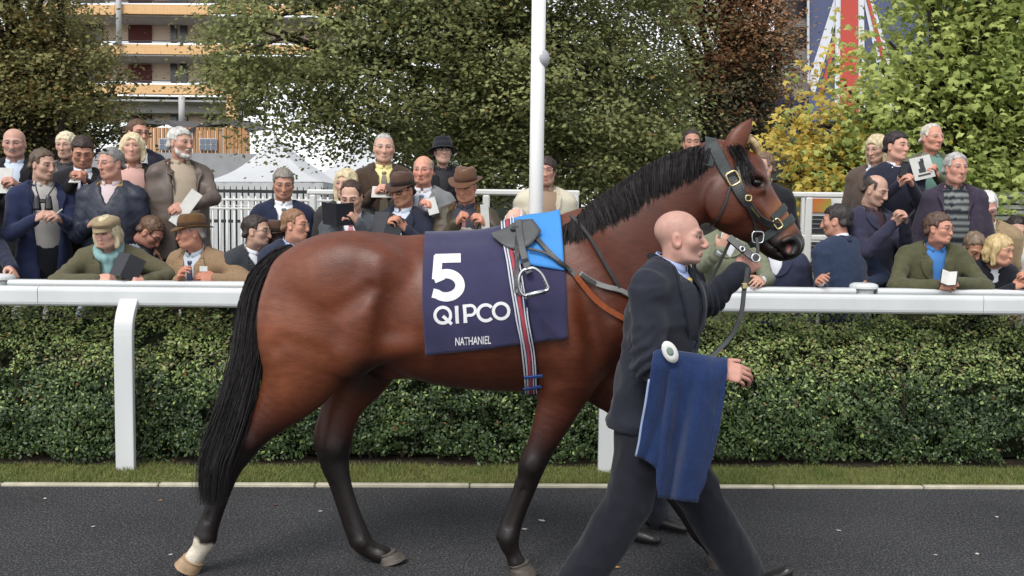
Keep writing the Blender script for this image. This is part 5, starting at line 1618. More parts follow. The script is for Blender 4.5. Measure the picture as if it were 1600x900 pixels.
        if len(glasses) > 2:
            m = MB()
            for q in (-1, 1):
                a = np.linspace(0, 2 * np.pi, 12, endpoint=False)
                pts = np.vstack([xf(np.stack([q * .032 + .020 * np.cos(a), np.full(12, -.096), .003 + .0148 * np.sin(a)], 1)), xf(np.array([[q * .032, -.098, .003]]))])
                m.add(pts, None, [[12, i, (i + 1) % 12] for i in range(12)])
            lo = m.build('lens', [material('dark lens', (.01, .01, .01), .1, .6)], None)
            lo.parent = gl
            lo.matrix_parent_inverse = Matrix.Identity(4)
    return dict(root=root, hands=hx, nb=nb, t=t, ff=ff, ul=ul, at=at, xf=xf, fr=fr, chain=chain, jb=jb)
# ------------------------------------------------------------------ things held
M_paper = material('white paper', srgb(206, 205, 200), .7, .2, var=.08, vscale=20)
M_bookcov = material('black glossy cover', (.018, .018, .022), .3, .5, var=.2, vscale=20)
M_phone = material('black phone', (.012, .012, .014), .2, .5)
def frame(nrm, upv):
    n = unit(nrm); x = np.cross(unit(upv), n); x = unit(x); y = np.cross(n, x)
    return np.stack([x, n, y], 1)             # columns: across, normal, up
def open_book(label, c, nrm, upv, w=.15, h=.21, ang=18, flip=-1):
    root = empty('racecard', tuple(c), label, 'racecard', 'racecards and booklets in the crowd')
    R = frame(nrm, upv)
    for s in (-1, 1):
        Rl = R @ rotz(rad(ang) * s * flip)
        cc = np.asarray(c) + Rl @ np.array([s * w / 2, 0, 0])
        MB().box(cc, (w, .003, h), Rl).build('cover', [M_bookcov], root)
        MB().box(cc + Rl @ np.array([-s * .002, .0045 * flip, 0]), (w - .008, .005, h - .008), Rl).build('pages', [M_paper], root)
    return root
def card(label, c, nrm, upv, w=.10, h=.20, mat=None, th=.003, name='racecard', cat='racecard', grp='racecards and booklets in the crowd'):
    root = empty(name, tuple(c), label, cat, grp)
    R = frame(nrm, upv)
    MB().box(c, (w, th, h), R).build('cover', [mat or M_paper], root)
    MB().box(np.asarray(c) - R @ np.array([0, th * .5 + .0018, 0]), (w * .98, .003, h * .98), R).build('pages', [M_paper], root)
    return root
def phone(label, c, nrm, upv):
    root = empty('phone', tuple(c), label, 'phone', 'phones held in the crowd')
    R = frame(nrm, upv)
    MB().box(c, (.062, .009, .118), R, .004).build('case', [M_phone], root)
    MB().box(np.asarray(c) - R @ np.array([0, .0058, 0]), (.054, .0016, .095), R).build('screen', [material('phone screen', (.05, .055, .06), .1, .5)], root)
CAMV = lambda p: unit(np.array([0, 0, CAM_H]) - np.asarray(p))
# ------------------------------------------------------------------ left of the horse
navy, charcoal, black = (34, 40, 62), (52, 54, 60), (30, 30, 34)
person('navy-sleeved spectator cut off by the left edge at the rail', -28, 322, 6.35, yaw=60, byaw=40, lean=22, c1=(32, 38, 60), arms=(None, (24, 430, 6.22)), seed=1)
p = person('bald man with grey moustache in black blazer at the left edge', 22, 224, 7.2, yaw=-12, byaw=-8, pitch=6, hair_s='ring', hair_c=(150, 144, 138), beard='moustache', c1=black, shirt=(200, 212, 228), fat=1.15, arms=((2, 296, 6.92), (30, 292, 6.92)), vneck=.30, skin=(212, 158, 138), seed=2)
card('white paper held by the bald man at the left edge', P(4, 282, 6.88), (0, -1, .3), (0, 0, 1), .13, .19)
p = person('man in navy jacket with binoculars on his chest', 68, 258, 6.8, yaw=38, byaw=12, pitch=8, hair_s='short', hair_c=(92, 76, 62), wear='open', c1=(34, 42, 74), shirt=(176, 172, 168), legs=(30, 31, 38), arms=((54, 343, 6.52), (92, 341, 6.52)), seed=3, hands=('grip', 'grip'))
bn = empty('binoculars', tuple(P(67, 315, 6.58)), 'black binoculars hanging on the man in the navy jacket', 'binoculars')
for q in (-1, 1):
    c = P(67 + q * 9, 316, 6.58)
    MB().lathe([(0, .045), (.015, .045), (.018, .03), (.022, 0), (.026, -.04), (.026, -.055), (0, -.055)], c, 12).build('barrel', [M_phone], bn, smooth=True)
MB().box(P(67, 314, 6.585), (.05, .02, .03), None, .006).build('bridge', [M_phone], bn)
MB().tube(catmull([P(60, 306, 6.60), P(56, 292, 6.64), P(56, 284, 6.70)], 4), .005, 5).build('strap', [M_phone], bn)
MB().tube(catmull([P(75, 306, 6.60), P(84, 292, 6.64), P(84, 284, 6.70)], 4), .005, 5).build('strap', [M_phone], bn)
MB().tube(np.array([P(84, 338, 6.46), P(97, 327, 6.44)]), .005, 6).build('pen', [M_paper], None, label='white pen in the hand of the man with binoculars', cat='pen')
person('short-haired blonde woman in grey behind the man with blue tie', 103, 228, 7.5, yaw=-22, fem=True, hair_s='pixie', hair_c=(222, 210, 178), wear='coat', c1=(110, 110, 112), shirt=(60, 60, 64), seed=4)
p = person('dark-haired man in black suit and blue striped tie looking down', 129, 238, 7.15, yaw=2, pitch=24, hair_s='side', hair_c=(58, 44, 38), c1=black, tie=(60, 66, 128), arms=((113, 287, 6.88), (135, 286, 6.88)), vneck=.34, seed=5, skin=(200, 140, 116))
card('small white card read by the man with the blue tie', P(120, 279, 6.84), (0, -.5, .8), (0, .6, .5), .08, .11)
p = person('man in quilted navy jacket with tan collar', 172, 256, 6.72, yaw=-48, byaw=-18, pitch=4, hair_s='short', hair_c=(132, 130, 128), wear='zip', c1=(36, 42, 58), kind='wax', shirt=(206, 188, 190), collar_c=(150, 118, 72), quilt=True, vneck=.14, arms=((140, 352, 6.50), None), skin=(206, 148, 128), seed=6, fat=1.1, vtop=.065)
m = MB()
for q in (-1, 1): m.add(p['xf'](np.array([[q * .036 + .026 * math.cos(a), -.072 - .012 * math.sin(a), .105 + .014 * math.sin(a)] for a in np.linspace(0, 2 * np.pi, 12, endpoint=False)])), None, [[0, i, i + 1] for i in range(1, 11)])
m.build('sunglasses', [material('dark lens', (.01, .01, .01), .1, .6)], None, label='sunglasses pushed up on the grey hair of the man in the quilted jacket', cat='sunglasses')
person('blonde bobbed woman in black jacket and pink top', 207, 231, 7.1, yaw=-6, pitch=-8, fem=True, hair_s='bob', hair_c=(222, 204, 166), wear='open', c1=(30, 30, 32), shirt=(214, 170, 160), seed=7, skin=(214, 160, 136))
person('man in glasses and navy coat behind the blonde bobbed woman', 216, 209, 7.6, yaw=28, hair_s='short', hair_c=(92, 66, 48), wear='coat', c1=(38, 38, 54), glasses=((60, 58, 58), .002), seed=8, skin=(208, 146, 124))
p = person('bearded grey-haired man in brown coat and beige jumper', 283, 224, 6.95, yaw=42, byaw=16, hair_s='side', hair_c=(202, 200, 194), beard='beard', wear='open', c1=(98, 86, 78), kind='wax', shirt=(176, 160, 140), fat=1.2, arms=(None, (290, 322, 6.66)), skin=(206, 152, 130), seed=9, hintdir=(None, (1.0, .2, -.4)))
card('long white paper held by the bearded man', P(290, 325, 6.60), (0, -1, .2), (.65, 0, 1), .09, .27)
p = person('woman in tweed cap and teal scarf leaning on the rail', 166, 364, 6.22, yaw=-30, byaw=-14, pitch=8, fem=True, hair_s='bob', hair_c=(206, 192, 160), wear='coat', c1=(96, 92, 70), kind='tweed', shirt=(122, 160, 160), lean=26, arms=((150, 437, 6.26), (228, 438, 6.26)), hat=('flatcap', (156, 138, 108)), seed=10, wide=1.08, fat=1.15, hintdir=((-1, -.2, -.15), (1, .0, -.3)), skin=(212, 158, 138))
# scarf
sc_ = SDF(); cN = p['nb']; a_ = np.linspace(0, 2 * np.pi, 9)
sc_.tube([(*(cN + p['ul'] * .075 * math.cos(q) + p['ff'] * (.082 * math.sin(q) + .01) + p['t'] * (.02 - .03 * math.sin(q))), .030) for q in a_], k=.01)
sc_.tube([(*(cN + p['ff'] * .085 - p['t'] * .02), .034), (*(cN + p['ff'] * .12 - p['t'] * .12 + p['ul'] * .02), .04), (*(cN + p['ff'] * .13 - p['t'] * .22 + p['ul'] * .03), .036)], k=.03)
V, F = sc_.mesh(.009); n_ = vnormals(V, F); V = V + n_ * (.006 * noise(V, (40, 40, 14), 3))[:, None]
mobj('scarf', V, F, [cloth_mat((134, 172, 172), 'wool')], p['root'])
open_book('open black racecard held by the woman in the tweed cap', P(196, 414, 6.16), (.15, -1, .35), (.35, 0, 1), .11, .16, 35)
person('bending man with brown hair and glasses in pale blue shirt', 236, 364, 6.55, yaw=62, byaw=40, pitch=42, hair_s='short', hair_c=(104, 78, 60), wear='jumper', c1=(196, 206, 220), kind='cotton', shirt=(200, 208, 222), lean=38, glasses=((40, 38, 36), .002), seed=11, skin=(206, 142, 122))
p = person('elderly man in brown trilby and tan tweed coat at the rail', 297, 364, 6.22, yaw=-72, byaw=-34, pitch=2, hair_s='crop', hair_c=(150, 146, 142), wear='coat', c1=(150, 124, 96), kind='tweed', shirt=(196, 206, 216), tie=(58, 64, 92), lean=18, arms=((280, 438, 6.26), (338, 436, 6.34)), hat=('trilby', (104, 76, 46), (70, 50, 34)), seed=12, hands=('soft', 'soft'), skin=(206, 140, 114), hintdir=((-.2, .3, -1), (1, .0, -.4)))
card('white entry badge on the lapel of the man in tan tweed', P(318, 420, 6.20), (0, -1, .1), (0, 0, 1), .05, .035, name='badge', cat='badge', grp='badges')
p = person('laughing man in glasses with charcoal suit and yellow tie', 402, 362, 6.36, yaw=66, byaw=34, hair_s='short', hair_c=(56, 46, 42), c1=(56, 60, 64), tie=(198, 160, 52), glasses=((120, 110, 100), .0016), lean=12, stub=.18, seed=13, vneck=.30)
person('hunched person in brown felt hat between the two men in glasses', 437, 372, 6.7, yaw=150, byaw=150, lean=25, hair_s='crop', hair_c=(90, 70, 60), wear='coat', c1=(50, 46, 44), hat=('trilby', (84, 62, 50), (50, 38, 32)), seed=14, ground=.12)
person('smiling fair short-haired man in glasses and navy suit', 462, 352, 6.3, yaw=64, byaw=36, hair_s='crop', hair_c=(140, 104, 76), c1=(44, 50, 70), shirt=(166, 186, 220), glasses=((150, 130, 110), .0015), lean=12, seed=15, skin=(212, 148, 124))
person('grey-haired man in navy suit standing by the railings', 443, 288, 7.0, yaw=2, pitch=12, hair_s='side', hair_c=(138, 132, 122), c1=(34, 40, 64), shirt=(228, 230, 234), tie=(88, 96, 92), vneck=.34, seed=16, skin=(204, 144, 120))
person('long-haired blonde woman behind the man reading the black booklet', 540, 288, 7.0, yaw=-25, fem=True, hair_s='long', hair_c=(214, 198, 160), wear='coat', c1=(60, 58, 58), seed=17)
p = person('dark-haired man in grey suit reading a black booklet', 549, 308, 6.42, yaw=-14, pitch=22, hair_s='receding', hair_c=(66, 46, 38), c1=(78, 82, 88), tie=(190, 92, 104), arms=((528, 352, 6.36), (560, 348, 6.36)), seed=18, vneck=.30, lean=8)
open_book('black booklet held open by the man in grey', P(526, 336, 6.28), (-.05, -1, -.25), (0, -.25, 1), .115, .15, 24)
p = person('tall grey-haired man in brown tweed coat and yellow shirt', 600, 232, 7.2, yaw=2, hair_s='crop', hair_c=(180, 176, 170), wear='coat', c1=(74, 60, 50), kind='tweed', shirt=(232, 218, 150), tie=(112, 104, 88), vneck=.26, arms=((584, 303, 6.90), (622, 303, 6.90)), seed=19, skin=(212, 160, 138))
card('folded white newspaper held by the tall man in brown tweed', P(603, 300, 6.86), (0, -.8, .6), (0, .6, .8), .20, .10)
p = person('man in brown hat and dark glasses with navy suit reading', 628, 298, 6.5, yaw=-34, pitch=12, hair_s='short', hair_c=(40, 34, 30), c1=(40, 44, 60), shirt=(204, 214, 230), tie=(196, 92, 112), hat=('trilby', (84, 62, 52), (48, 36, 32)), glasses=((24, 22, 22), .0024), arms=((604, 356, 6.42), (636, 360, 6.44)), vneck=.28, seed=20, skin=(198, 140, 112))
open_book('glossy booklet held open by the man in brown hat and glasses', P(604, 349, 6.34), (.1, -1, .45), (.25, .3, 1), .115, .17, 28)
p = person('bald man in grey suit with pale blue tie', 661, 267, 6.95, yaw=-14, hair_s='ring', hair_c=(168, 150, 136), c1=(128, 130, 132), tie=(126, 142, 172), vneck=.32, arms=(None, (680, 330, 6.66)), fat=1.15, seed=21, skin=(220, 152, 128), flush=.7)
card('small racecard in the hand of the bald man in grey', P(675, 322, 6.60), (0, -1, .3), (-.3, 0, 1), .07, .12)
p = person('woman in black brimmed hat and black coat with sunglasses', 692, 236, 7.62, yaw=8, pitch=-8, fem=True, hair_s='pixie', hair_c=(40, 36, 36), wear='coat', c1=(26, 27, 32), shirt=(34, 34, 40), hat=('brimhat', (28, 30, 34), (40, 42, 48)), glasses=((20, 20, 20), .002, 1), seed=22, arms=('front', 'front'))
p = person('man in brown trilby and olive waxed jacket with brown collar', 727, 291, 6.42, yaw=-16, pitch=14, hair_s='crop', hair_c=(120, 104, 92), wear='open', c1=(72, 62, 46), kind='wax', shirt=(52, 54, 66), collar_c=(112, 84, 52), hat=('fedora', (108, 76, 56), (84, 58, 44)), arms=((713, 349, 6.36), (760, 354, 6.36)), seed=23, fat=1.1, skin=(208, 142, 116), hands=('fist', 'grip'), tie=(120, 60, 64))
card('white racecard rolled in the hand of the man in olive', P(758, 342, 6.32), (.3, -1, .1), (-.05, 0, 1), .055, .19)
person('stooping grey curly-haired person just behind the horse back', 727, 384, 6.25, yaw=30, pitch=30, lean=35, fem=True, hair_s='curly', hair_c=(176, 170, 162), wear='coat', c1=(70, 70, 80), seed=24)
person('stooping bald man with white fringe beside the white pole', 806, 352, 6.3, yaw=-35, pitch=38, lean=35, hair_s='ring', hair_c=(214, 208, 200), wear='coat', c1=(78, 64, 52), skin=(222, 168, 146), seed=25)
p = person('dark-haired woman in cream jacket half behind the white pole', 853, 268, 7.25, yaw=-4, fem=True, hair_s='pixie', hair_c=(62, 48, 46), wear='open', c1=(214, 206, 184), kind='cotton', shirt=(158, 134, 112), seed=26, skin=(208, 152, 132))
# ------------------------------------------------------------------ right of the horse
person('short dark-haired man glimpsed above the horse neck', 1081, 224, 7.6, yaw=6, hair_s='crop', hair_c=(54, 46, 42), c1=(60, 58, 56), seed=27, skin=(200, 142, 118))
person('brown-haired man in black suit just behind the horse face', 1191, 262, 7.0, yaw=-30, byaw=-6, hair_s='short', hair_c=(122, 98, 80), c1=(28, 29, 34), seed=28)
p = person('spectator in green tweed jacket with raised hand behind the horse jaw', 1142, 336, 6.5, yaw=10, byaw=0, hair_s='crop', hair_c=(120, 110, 100), c1=(124, 128, 106), kind='tweed', shirt=(210, 214, 218), vneck=.15, lean=8, arms=((1126, 392, 6.42), (1190, 438, 6.40)), handdir=((.45, -.2, 1.0), None), palm=((0, 1, .2), None), seed=29, hands=('soft', 'soft'))
person('spectator in navy pinstripe leaning behind the horse muzzle', 1214, 366, 6.5, yaw=-20, byaw=0, hair_s='crop', hair_c=(90, 84, 80), c1=(52, 56, 78), lean=14, vneck=.14, seed=30)
p = person('dark-haired man in blue jacket turned left with elbow on rail', 1306, 346, 6.86, yaw=-104, byaw=-132, pitch=4, head_sc=1.05, hair_s='side', hair_c=(52, 46, 46), c1=(44, 56, 80), lean=8, ground=.12, arms=((1350, 444, 6.80), (1281, 441, 6.42)), hands=('soft', 'soft'), seed=31, skin=(204, 144, 120), hintdir=(None, (-.2, -.6, -1)), wide=1.15, fat=1.1)
p = person('balding man in navy jumper checking a phone', 1369, 298, 6.98, yaw=62, byaw=38, pitch=20, hair_s='ring', hair_c=(70, 60, 56), wear='coat', c1=(52, 52, 72), shirt=(60, 44, 50), vneck=.16, arms=((1394, 352, 6.72), (1414, 348, 6.70)), seed=32, stub=.15, collar_c=(30, 32, 46))
phone('phone held by the balding man in navy jumper', P(1420, 338, 6.64), (-.7, .3, .6), (.5, -.2, .8))
person('long-haired blonde woman in brown behind the young man in navy', 1369, 233, 7.55, yaw=-30, pitch=10, fem=True, hair_s='long', hair_c=(206, 188, 152), wear='coat', c1=(92, 78, 70), seed=33)
p = person('dark-haired young man in navy coat smiling with a phone', 1402, 229, 7.2, yaw=50, byaw=24, hair_s='side', hair_c=(48, 38, 40), wear='jumper', c1=(36, 38, 54), arms=((1402, 290, 6.94), (1424, 288, 6.90)), seed=34, skin=(212, 156, 134))
phone('phone held up by the young man in navy coat', P(1412, 265, 6.84), (-.3, 1, .2), (.1, 0, 1))
p = person('tall white-haired man in green tweed and teal shirt', 1457, 216, 7.5, yaw=38, byaw=14, hair_s='receding', hair_c=(206, 200, 186), wear='open', c1=(100, 106, 84), kind='tweed', shirt=(104, 140, 128), arms=((1440, 272, 7.18), (1466, 276, 7.2)), seed=35, skin=(214, 148, 124))
cb = card('white racecard with a black emblem held by the tall man in green tweed', P(1441, 262, 7.10), (-.1, -1, .2), (-.25, 0, 1), .15, .17)
R_ = frame((-.1, -1, .2), (-.25, 0, 1)); cc_ = P(1441, 262, 7.10)
for dx, dz, w, h in ((0, .02, .035, .06), (.01, .052, .022, .03), (-.006, -.02, .05, .03), (0, -.055, .09, .012)):
    MB().box(cc_ + R_ @ np.array([dx, .004, dz]), (w, .002, h), R_, .0).build('emblem', [M_bookcov], cb)
p = person('grey-haired man in plum jacket over a striped jumper', 1494, 263, 6.9, yaw=30, byaw=10, hair_s='short', hair_c=(176, 174, 170), wear='open', c1=(58, 50, 66), shirt=(36, 38, 46), stripes=(126, 130, 128), fat=1.18, seed=36, skin=(216, 152, 130))
p = person('white-haired man in beige jacket looking down through glasses', 1541, 324, 6.55, yaw=14, byaw=-4, pitch=30, hair_s='short', hair_c=(220, 218, 212), wear='suit', c1=(154, 134, 104), shirt=(226, 220, 196), glasses=((110, 100, 92), .0016), tie=(170, 128, 120), lean=14, seed=37, skin=(222, 158, 142))
p = person('brown-haired man in olive coat and glasses leaning on the rail', 1468, 358, 6.2, yaw=62, byaw=20, hair_s='side', hair_c=(92, 72, 60), wear='coat', c1=(84, 84, 60), kind='wool', shirt=(70, 128, 196), glasses=((130, 116, 100), .0016), lean=22, arms=((1462, 446, 6.38), (1498, 442, 6.36)), seed=38, wide=1.12, fat=1.15, hintdir=((-1, .2, -.4), (1, .1, -.4)), skin=(214, 148, 124))
open_book('black and white racecard held by the man in the olive coat', P(1482, 436, 6.28), (-.2, -.8, .7), (.3, .5, .7), .055, .12, 20, 1)
p = person('grey-brown-haired man in plum looking down beside the olive coat', 1521, 388, 6.42, yaw=32, pitch=34, hair_s='short', hair_c=(128, 110, 92), c1=(64, 58, 74), lean=28, seed=39, skin=(200, 140, 112))
p = person('blonde woman in black leaning on the rail at the right', 1563, 392, 6.2, yaw=62, byaw=30, pitch=4, fem=True, hair_s='bob', hair_c=(202, 176, 128), wear='jumper', c1=(32, 33, 42), kind='wool', lean=34, arms=((1584, 448, 6.40), (1610, 444, 6.40)), seed=40, skin=(208, 148, 122), hintdir=((-.6, -.1, -1), (.6, .1, -1)), collar_c=(32, 33, 42))
person('dark-haired spectator between the beige jacket and the blonde woman', 1590, 362, 6.6, yaw=20, pitch=10, hair_s='short', hair_c=(50, 44, 44), c1=(40, 40, 50), lean=16, seed=41)
person('white-shirted spectator cut off by the right edge', 1618, 336, 6.5, yaw=-20, hair_s='short', hair_c=(190, 186, 180), wear='jumper', c1=(216, 216, 218), kind='cotton', lean=8, seed=42)
lap('crowd')
# ------------------------------------------------------------------ trees
def leaf_mat(name, trans=.3): return material(name, rough=.65, spec=.2, use_col=True, trans=trans)
M_bark = material('grey brown bark', (.055, .045, .035), .95, .1, var=.4, vscale=9, stretch=(1, 1, .3), bump=.8, bscale=14)
STAR = []
for k in range(5):
    a = rad(90 - 144 + 72 * k + 0); STAR.append((math.cos(a), math.sin(a)))
def palmate(C, N, size, col, r):
    n = len(C); a = r.normal(size=(n, 3)); X = a - N * (a * N).sum(1, keepdims=True); X /= np.linalg.norm(X, axis=1, keepdims=True); Y = np.cross(N, X)
    s = size[:, None]
    ang = np.radians([-90, -42, 12, 48, 90, 132, 168, 222]); rd = np.array([.16, .36, .48, .26, .56, .26, .48, .36])
    P_ = [C + (X * math.cos(q) + Y * math.sin(q)) * s * w - N * s * .18 * (w > .4) for q, w in zip(ang, rd)]
    V = np.stack(P_, 1)
    T = (np.arange(n)[:, None, None] * 8 + np.array([[0, 1, 3], [1, 2, 3], [0, 3, 5], [3, 4, 5], [0, 5, 7], [5, 6, 7]])[None]).reshape(-1, 3)
    return V.reshape(-1, 3), T, np.repeat(col, 8, 0)
def tree(name, label, d, lobes, trunk, cols, n, leaf=.09, seed=1, star=False, clump=.42, flat=.45, trans=.3, shell=.55, per=60, autumn=None, trunk_r=.2, droop=.0, zmin=None, mat='leaf', keep=None):
    """lobes: (u, v, ru, rv, depth radius m); trunk: px list"""
    r = np.random.default_rng(seed)
    base = P(*trunk[0], d); base[2] = 0
    root = empty(name, tuple(base), label, 'tree', 'trees behind the crowd')
    E = [(P(u, v, d + (dz if len(q) else 0)), ru * d / FPX, rv * d / FPX, rd) for (u, v, ru, rv, rd, *q) in lobes for dz in ((q[0] if q else 0),)]
    vol = np.array([a * b * c for _, a, b, c in E]) ** .8; vol /= vol.sum()
    nc = n // per
    k = r.choice(len(E), nc, p=vol)
    g = r.normal(size=(nc, 3)); g /= np.linalg.norm(g, axis=1, keepdims=True)
    g[:, 1] = np.where(r.random(nc) < .72, -np.abs(g[:, 1]), g[:, 1])
    rr = (shell + (1 - shell) * r.random(nc)) ** .7
    cc = np.stack([E[i][0] for i in k]) + g * rr[:, None] * np.stack([[E[i][1], E[i][3], E[i][2]] for i in k])
    cc += r.normal(size=(nc, 3)) * clump * .3
    if keep is not None:
        uu, vv = pxv(cc); cc = cc[keep(uu, vv, r.random(nc), noise(cc, 1.1, seed))]; nc = len(cc)
    C = np.repeat(cc, per, 0); m = len(C)
    cs = np.repeat(clump * (.55 + .9 * r.random(nc)), per)
    tilt = np.repeat(r.normal(size=(nc, 2)) * .25, per, 0)
    o = r.normal(size=(m, 3)) * .5; o[:, 2] *= flat
    o[:, 2] += o[:, 0] * tilt[:, 0] + o[:, 1] * tilt[:, 1] - droop * (o[:, 0] ** 2 + o[:, 1] ** 2)
    C = C + o * cs[:, None]
    if zmin is not None: C[:, 2] = np.maximum(C[:, 2], zmin + .3 * r.random(m))
    N = r.normal(size=(m, 3)) * .33 + np.repeat(r.normal(size=(nc, 3)) * .25, per, 0) + [0, -.4, .75]; N /= np.linalg.norm(N, axis=1, keepdims=True)
    t = np.repeat(np.clip(.5 + .36 * r.normal(size=nc), 0, 1), per) + .10 * r.normal(size=m); t = np.clip(t, 0, 1)[:, None]
    c = np.array(cols[0]) * (1 - t) + np.array(cols[1]) * t
    if autumn is not None:
        w = autumn[0](*pxv(C)) if callable(autumn[0]) else autumn[0]
        h = np.clip(np.repeat(r.random(nc), per) * .55 + r.random(m) * .45, 0, 1)
        au = (h < w)[:, None]
        ac = np.array(autumn[1]) * (1 - t) + np.array(autumn[2]) * t
        c = np.where(au, ac, c)
    size = leaf * (.65 + .7 * r.random(m))
    if star: V, Q, c4 = palmate(C, N, size, c, r)
    else: V, Q, c4 = leafmesh(C, N, size, c, r, .62, .2)
    mobj('crown', V, Q, [leaf_mat(mat, trans)], root, smooth=False, col=c4, kind='stuff')
    m_ = MB()
    tp = np.array([P(u, v, d) for u, v in trunk]); tp[0, 2] = 0
    tp = catmull(tp, 4)
    m_.tube(tp, np.linspace(trunk_r * 1.25, trunk_r * .45, len(tp)), 10)
    m_.build('trunk', [M_bark], root, smooth=True)
    m_ = MB()
    for i in r.choice(nc, min(70, nc), replace=False):
        s0 = tp[int(len(tp) * (.35 + .6 * r.random()))]; e = cc[i]
        md = s0 * .45 + e * .55 + np.array([0, 0, -.25]) + r.normal(size=3) * .15
        m_.tube(catmull([s0, md, e], 4), np.linspace(.06 + trunk_r * .12, .012, 9), 5, cap=False)
    m_.build('branches', [M_bark], root, smooth=True)
    return root
tree('oak_tree', 'broad dark green tree above the middle of the crowd', 16.0,
     [(445, 175, 110, 85, 2.0), (520, 60, 190, 160, 2.6), (660, 130, 200, 140, 2.8), (760, 30, 230, 190, 3.0), (850, 150, 190, 140, 2.8), (960, 190, 110, 120, 2.2), (620, -120, 330, 150, 3.0), (900, -60, 190, 170, 2.8), (980, 80, 95, 130, 2.2), (400, 70, 60, 90, 1.6), (880, 265, 150, 55, 2.0), (1010, 275, 75, 50, 1.6), (760, 235, 120, 60, 2.0), (1010, 200, 60, 80, 1.6), (860, 110, 170, 150, 1.3, 2.4), (690, 90, 190, 140, 1.3, 2.4), (960, 190, 100, 110, 1.2, 2.2)],
     [(742, 420), (745, 300), (735, 180), (740, 60), (720, -100)], ((.135, .150, .064), (.32, .34, .135)), 150000, .076, 3, trans=.42, shell=.62, keep=lambda u, v, q, n: (u > np.interp(v, [-50, 0, 60, 110, 160, 205, 230, 262], [345, 345, 325, 300, 320, 350, 440, 560]) + 30 * n) & ~((u < 600) & (v > 236) & (q > .3)), clump=.5, flat=.38, droop=.25, autumn=(.10, (.15, .10, .035), (.25, .18, .06)), trunk_r=.24, mat='oak leaf')
tree('lime_tree', 'olive green tree turning brown at the left edge', 15.0,
     [(40, 60, 150, 130, 2.2), (120, 130, 85, 90, 1.8), (20, 180, 110, 60, 1.8), (60, -90, 190, 130, 2.5), (150, 40, 60, 80, 1.5), (165, 165, 45, 40, 1.1), (-80, 60, 120, 170, 2.2)],
     [(70, 420), (72, 280), (66, 150), (60, 20)], ((.185, .185, .080), (.43, .40, .165)), 56000, .068, 5, trans=.42, shell=.62, keep=lambda u, v, q, n: u < np.interp(v, [0, 60, 100, 130, 170, 200, 230], [132, 158, 182, 214, 205, 150, 110]) + 22 * n, clump=.42, flat=.5, autumn=(.24, (.16, .085, .028), (.30, .19, .06)), trunk_r=.2, mat='lime leaf')
tree('copper_beech_tree', 'dark tree with rusty brown leaves right of the middle', 18.5,
     [(1110, 60, 110, 110, 2.4), (1190, 40, 65, 90, 1.8), (1120, 170, 100, 90, 2.2), (1195, 150, 55, 80, 1.6), (1090, -70, 140, 120, 2.6), (1160, 240, 60, 40, 1.6)],
     [(1150, 420), (1152, 300), (1150, 180), (1145, 40)], ((.070, .068, .042), (.21, .19, .10)), 56000, .075, 8, keep=lambda u, v, q, n: u < np.interp(v, [0, 100, 200, 260], [1228, 1245, 1225, 1195]) + 20 * n, clump=.45, flat=.45, autumn=(lambda u, v: np.clip(.72 - (v - 40) / 330, .12, .75), (.18, .085, .045), (.36, .20, .095)), trunk_r=.26, trans=.2, mat='beech leaf')
tree('maple_tree', 'bright green maple with yellow leaves at the right', 10.3,
     [(1475, 90, 110, 130, 1.2), (1560, 120, 120, 150, 1.3), (1500, 260, 110, 110, 1.0), (1335, 175, 90, 110, 1.0), (1285, 245, 65, 75, .8), (1390, 290, 80, 80, .9), (1580, 320, 90, 110, 1.0), (1480, -60, 190, 110, 1.4), (1640, 200, 70, 160, 1.2), (1255, 215, 34, 50, .5)],
     [(1500, 440), (1495, 330), (1505, 220), (1500, 60)], ((.26, .33, .095), (.55, .60, .21)), 30000, .088, 13, keep=lambda u, v, q, n: (u > np.interp(v, [-60, 0, 50, 100, 150, 200, 250, 300, 330], [1385, 1368, 1318, 1285, 1240, 1208, 1198, 1235, 1260]) + 18 * n) & (v < np.interp(u, [1240, 1340, 1480, 1560, 1600], [335, 330, 350, 400, 430]) + 15 * n) & ~((u < 1400) & (v < 120) & (q > .55)), star=True, clump=.42, flat=.42, shell=.3, per=34, droop=.35,
     autumn=(lambda u, v: np.clip(.95 - (u - 1235) / 170, .04, .72), (.48, .35, .07), (.72, .58, .15)), trunk_r=.13, trans=.5, mat='maple leaf')
tree('far_tree', 'far dark tree behind the left tree', 30.0,
     [(30, 180, 150, 60, 3), (150, 205, 70, 30, 2.0)], [(60, 330), (60, 250), (60, 180)], ((.02, .03, .012), (.06, .07, .025)), 9000, .15, 15, clump=.8, mat='far leaf')
tree('far_tree', 'dark distant trees closing the view behind the horse neck', 34.0,
     [(760, 240, 160, 90, 3), (680, 215, 120, 60, 3), (870, 190, 170, 90, 3), (950, 250, 160, 80, 3), (1130, 260, 120, 70, 3), (600, 290, 90, 30, 2.0), (1380, 280, 160, 60, 3)], [(900, 350), (900, 260), (900, 200)], ((.06, .07, .036), (.14, .155, .075)), 32000, .17, 17, clump=.9, mat='far leaf')
lap('trees')
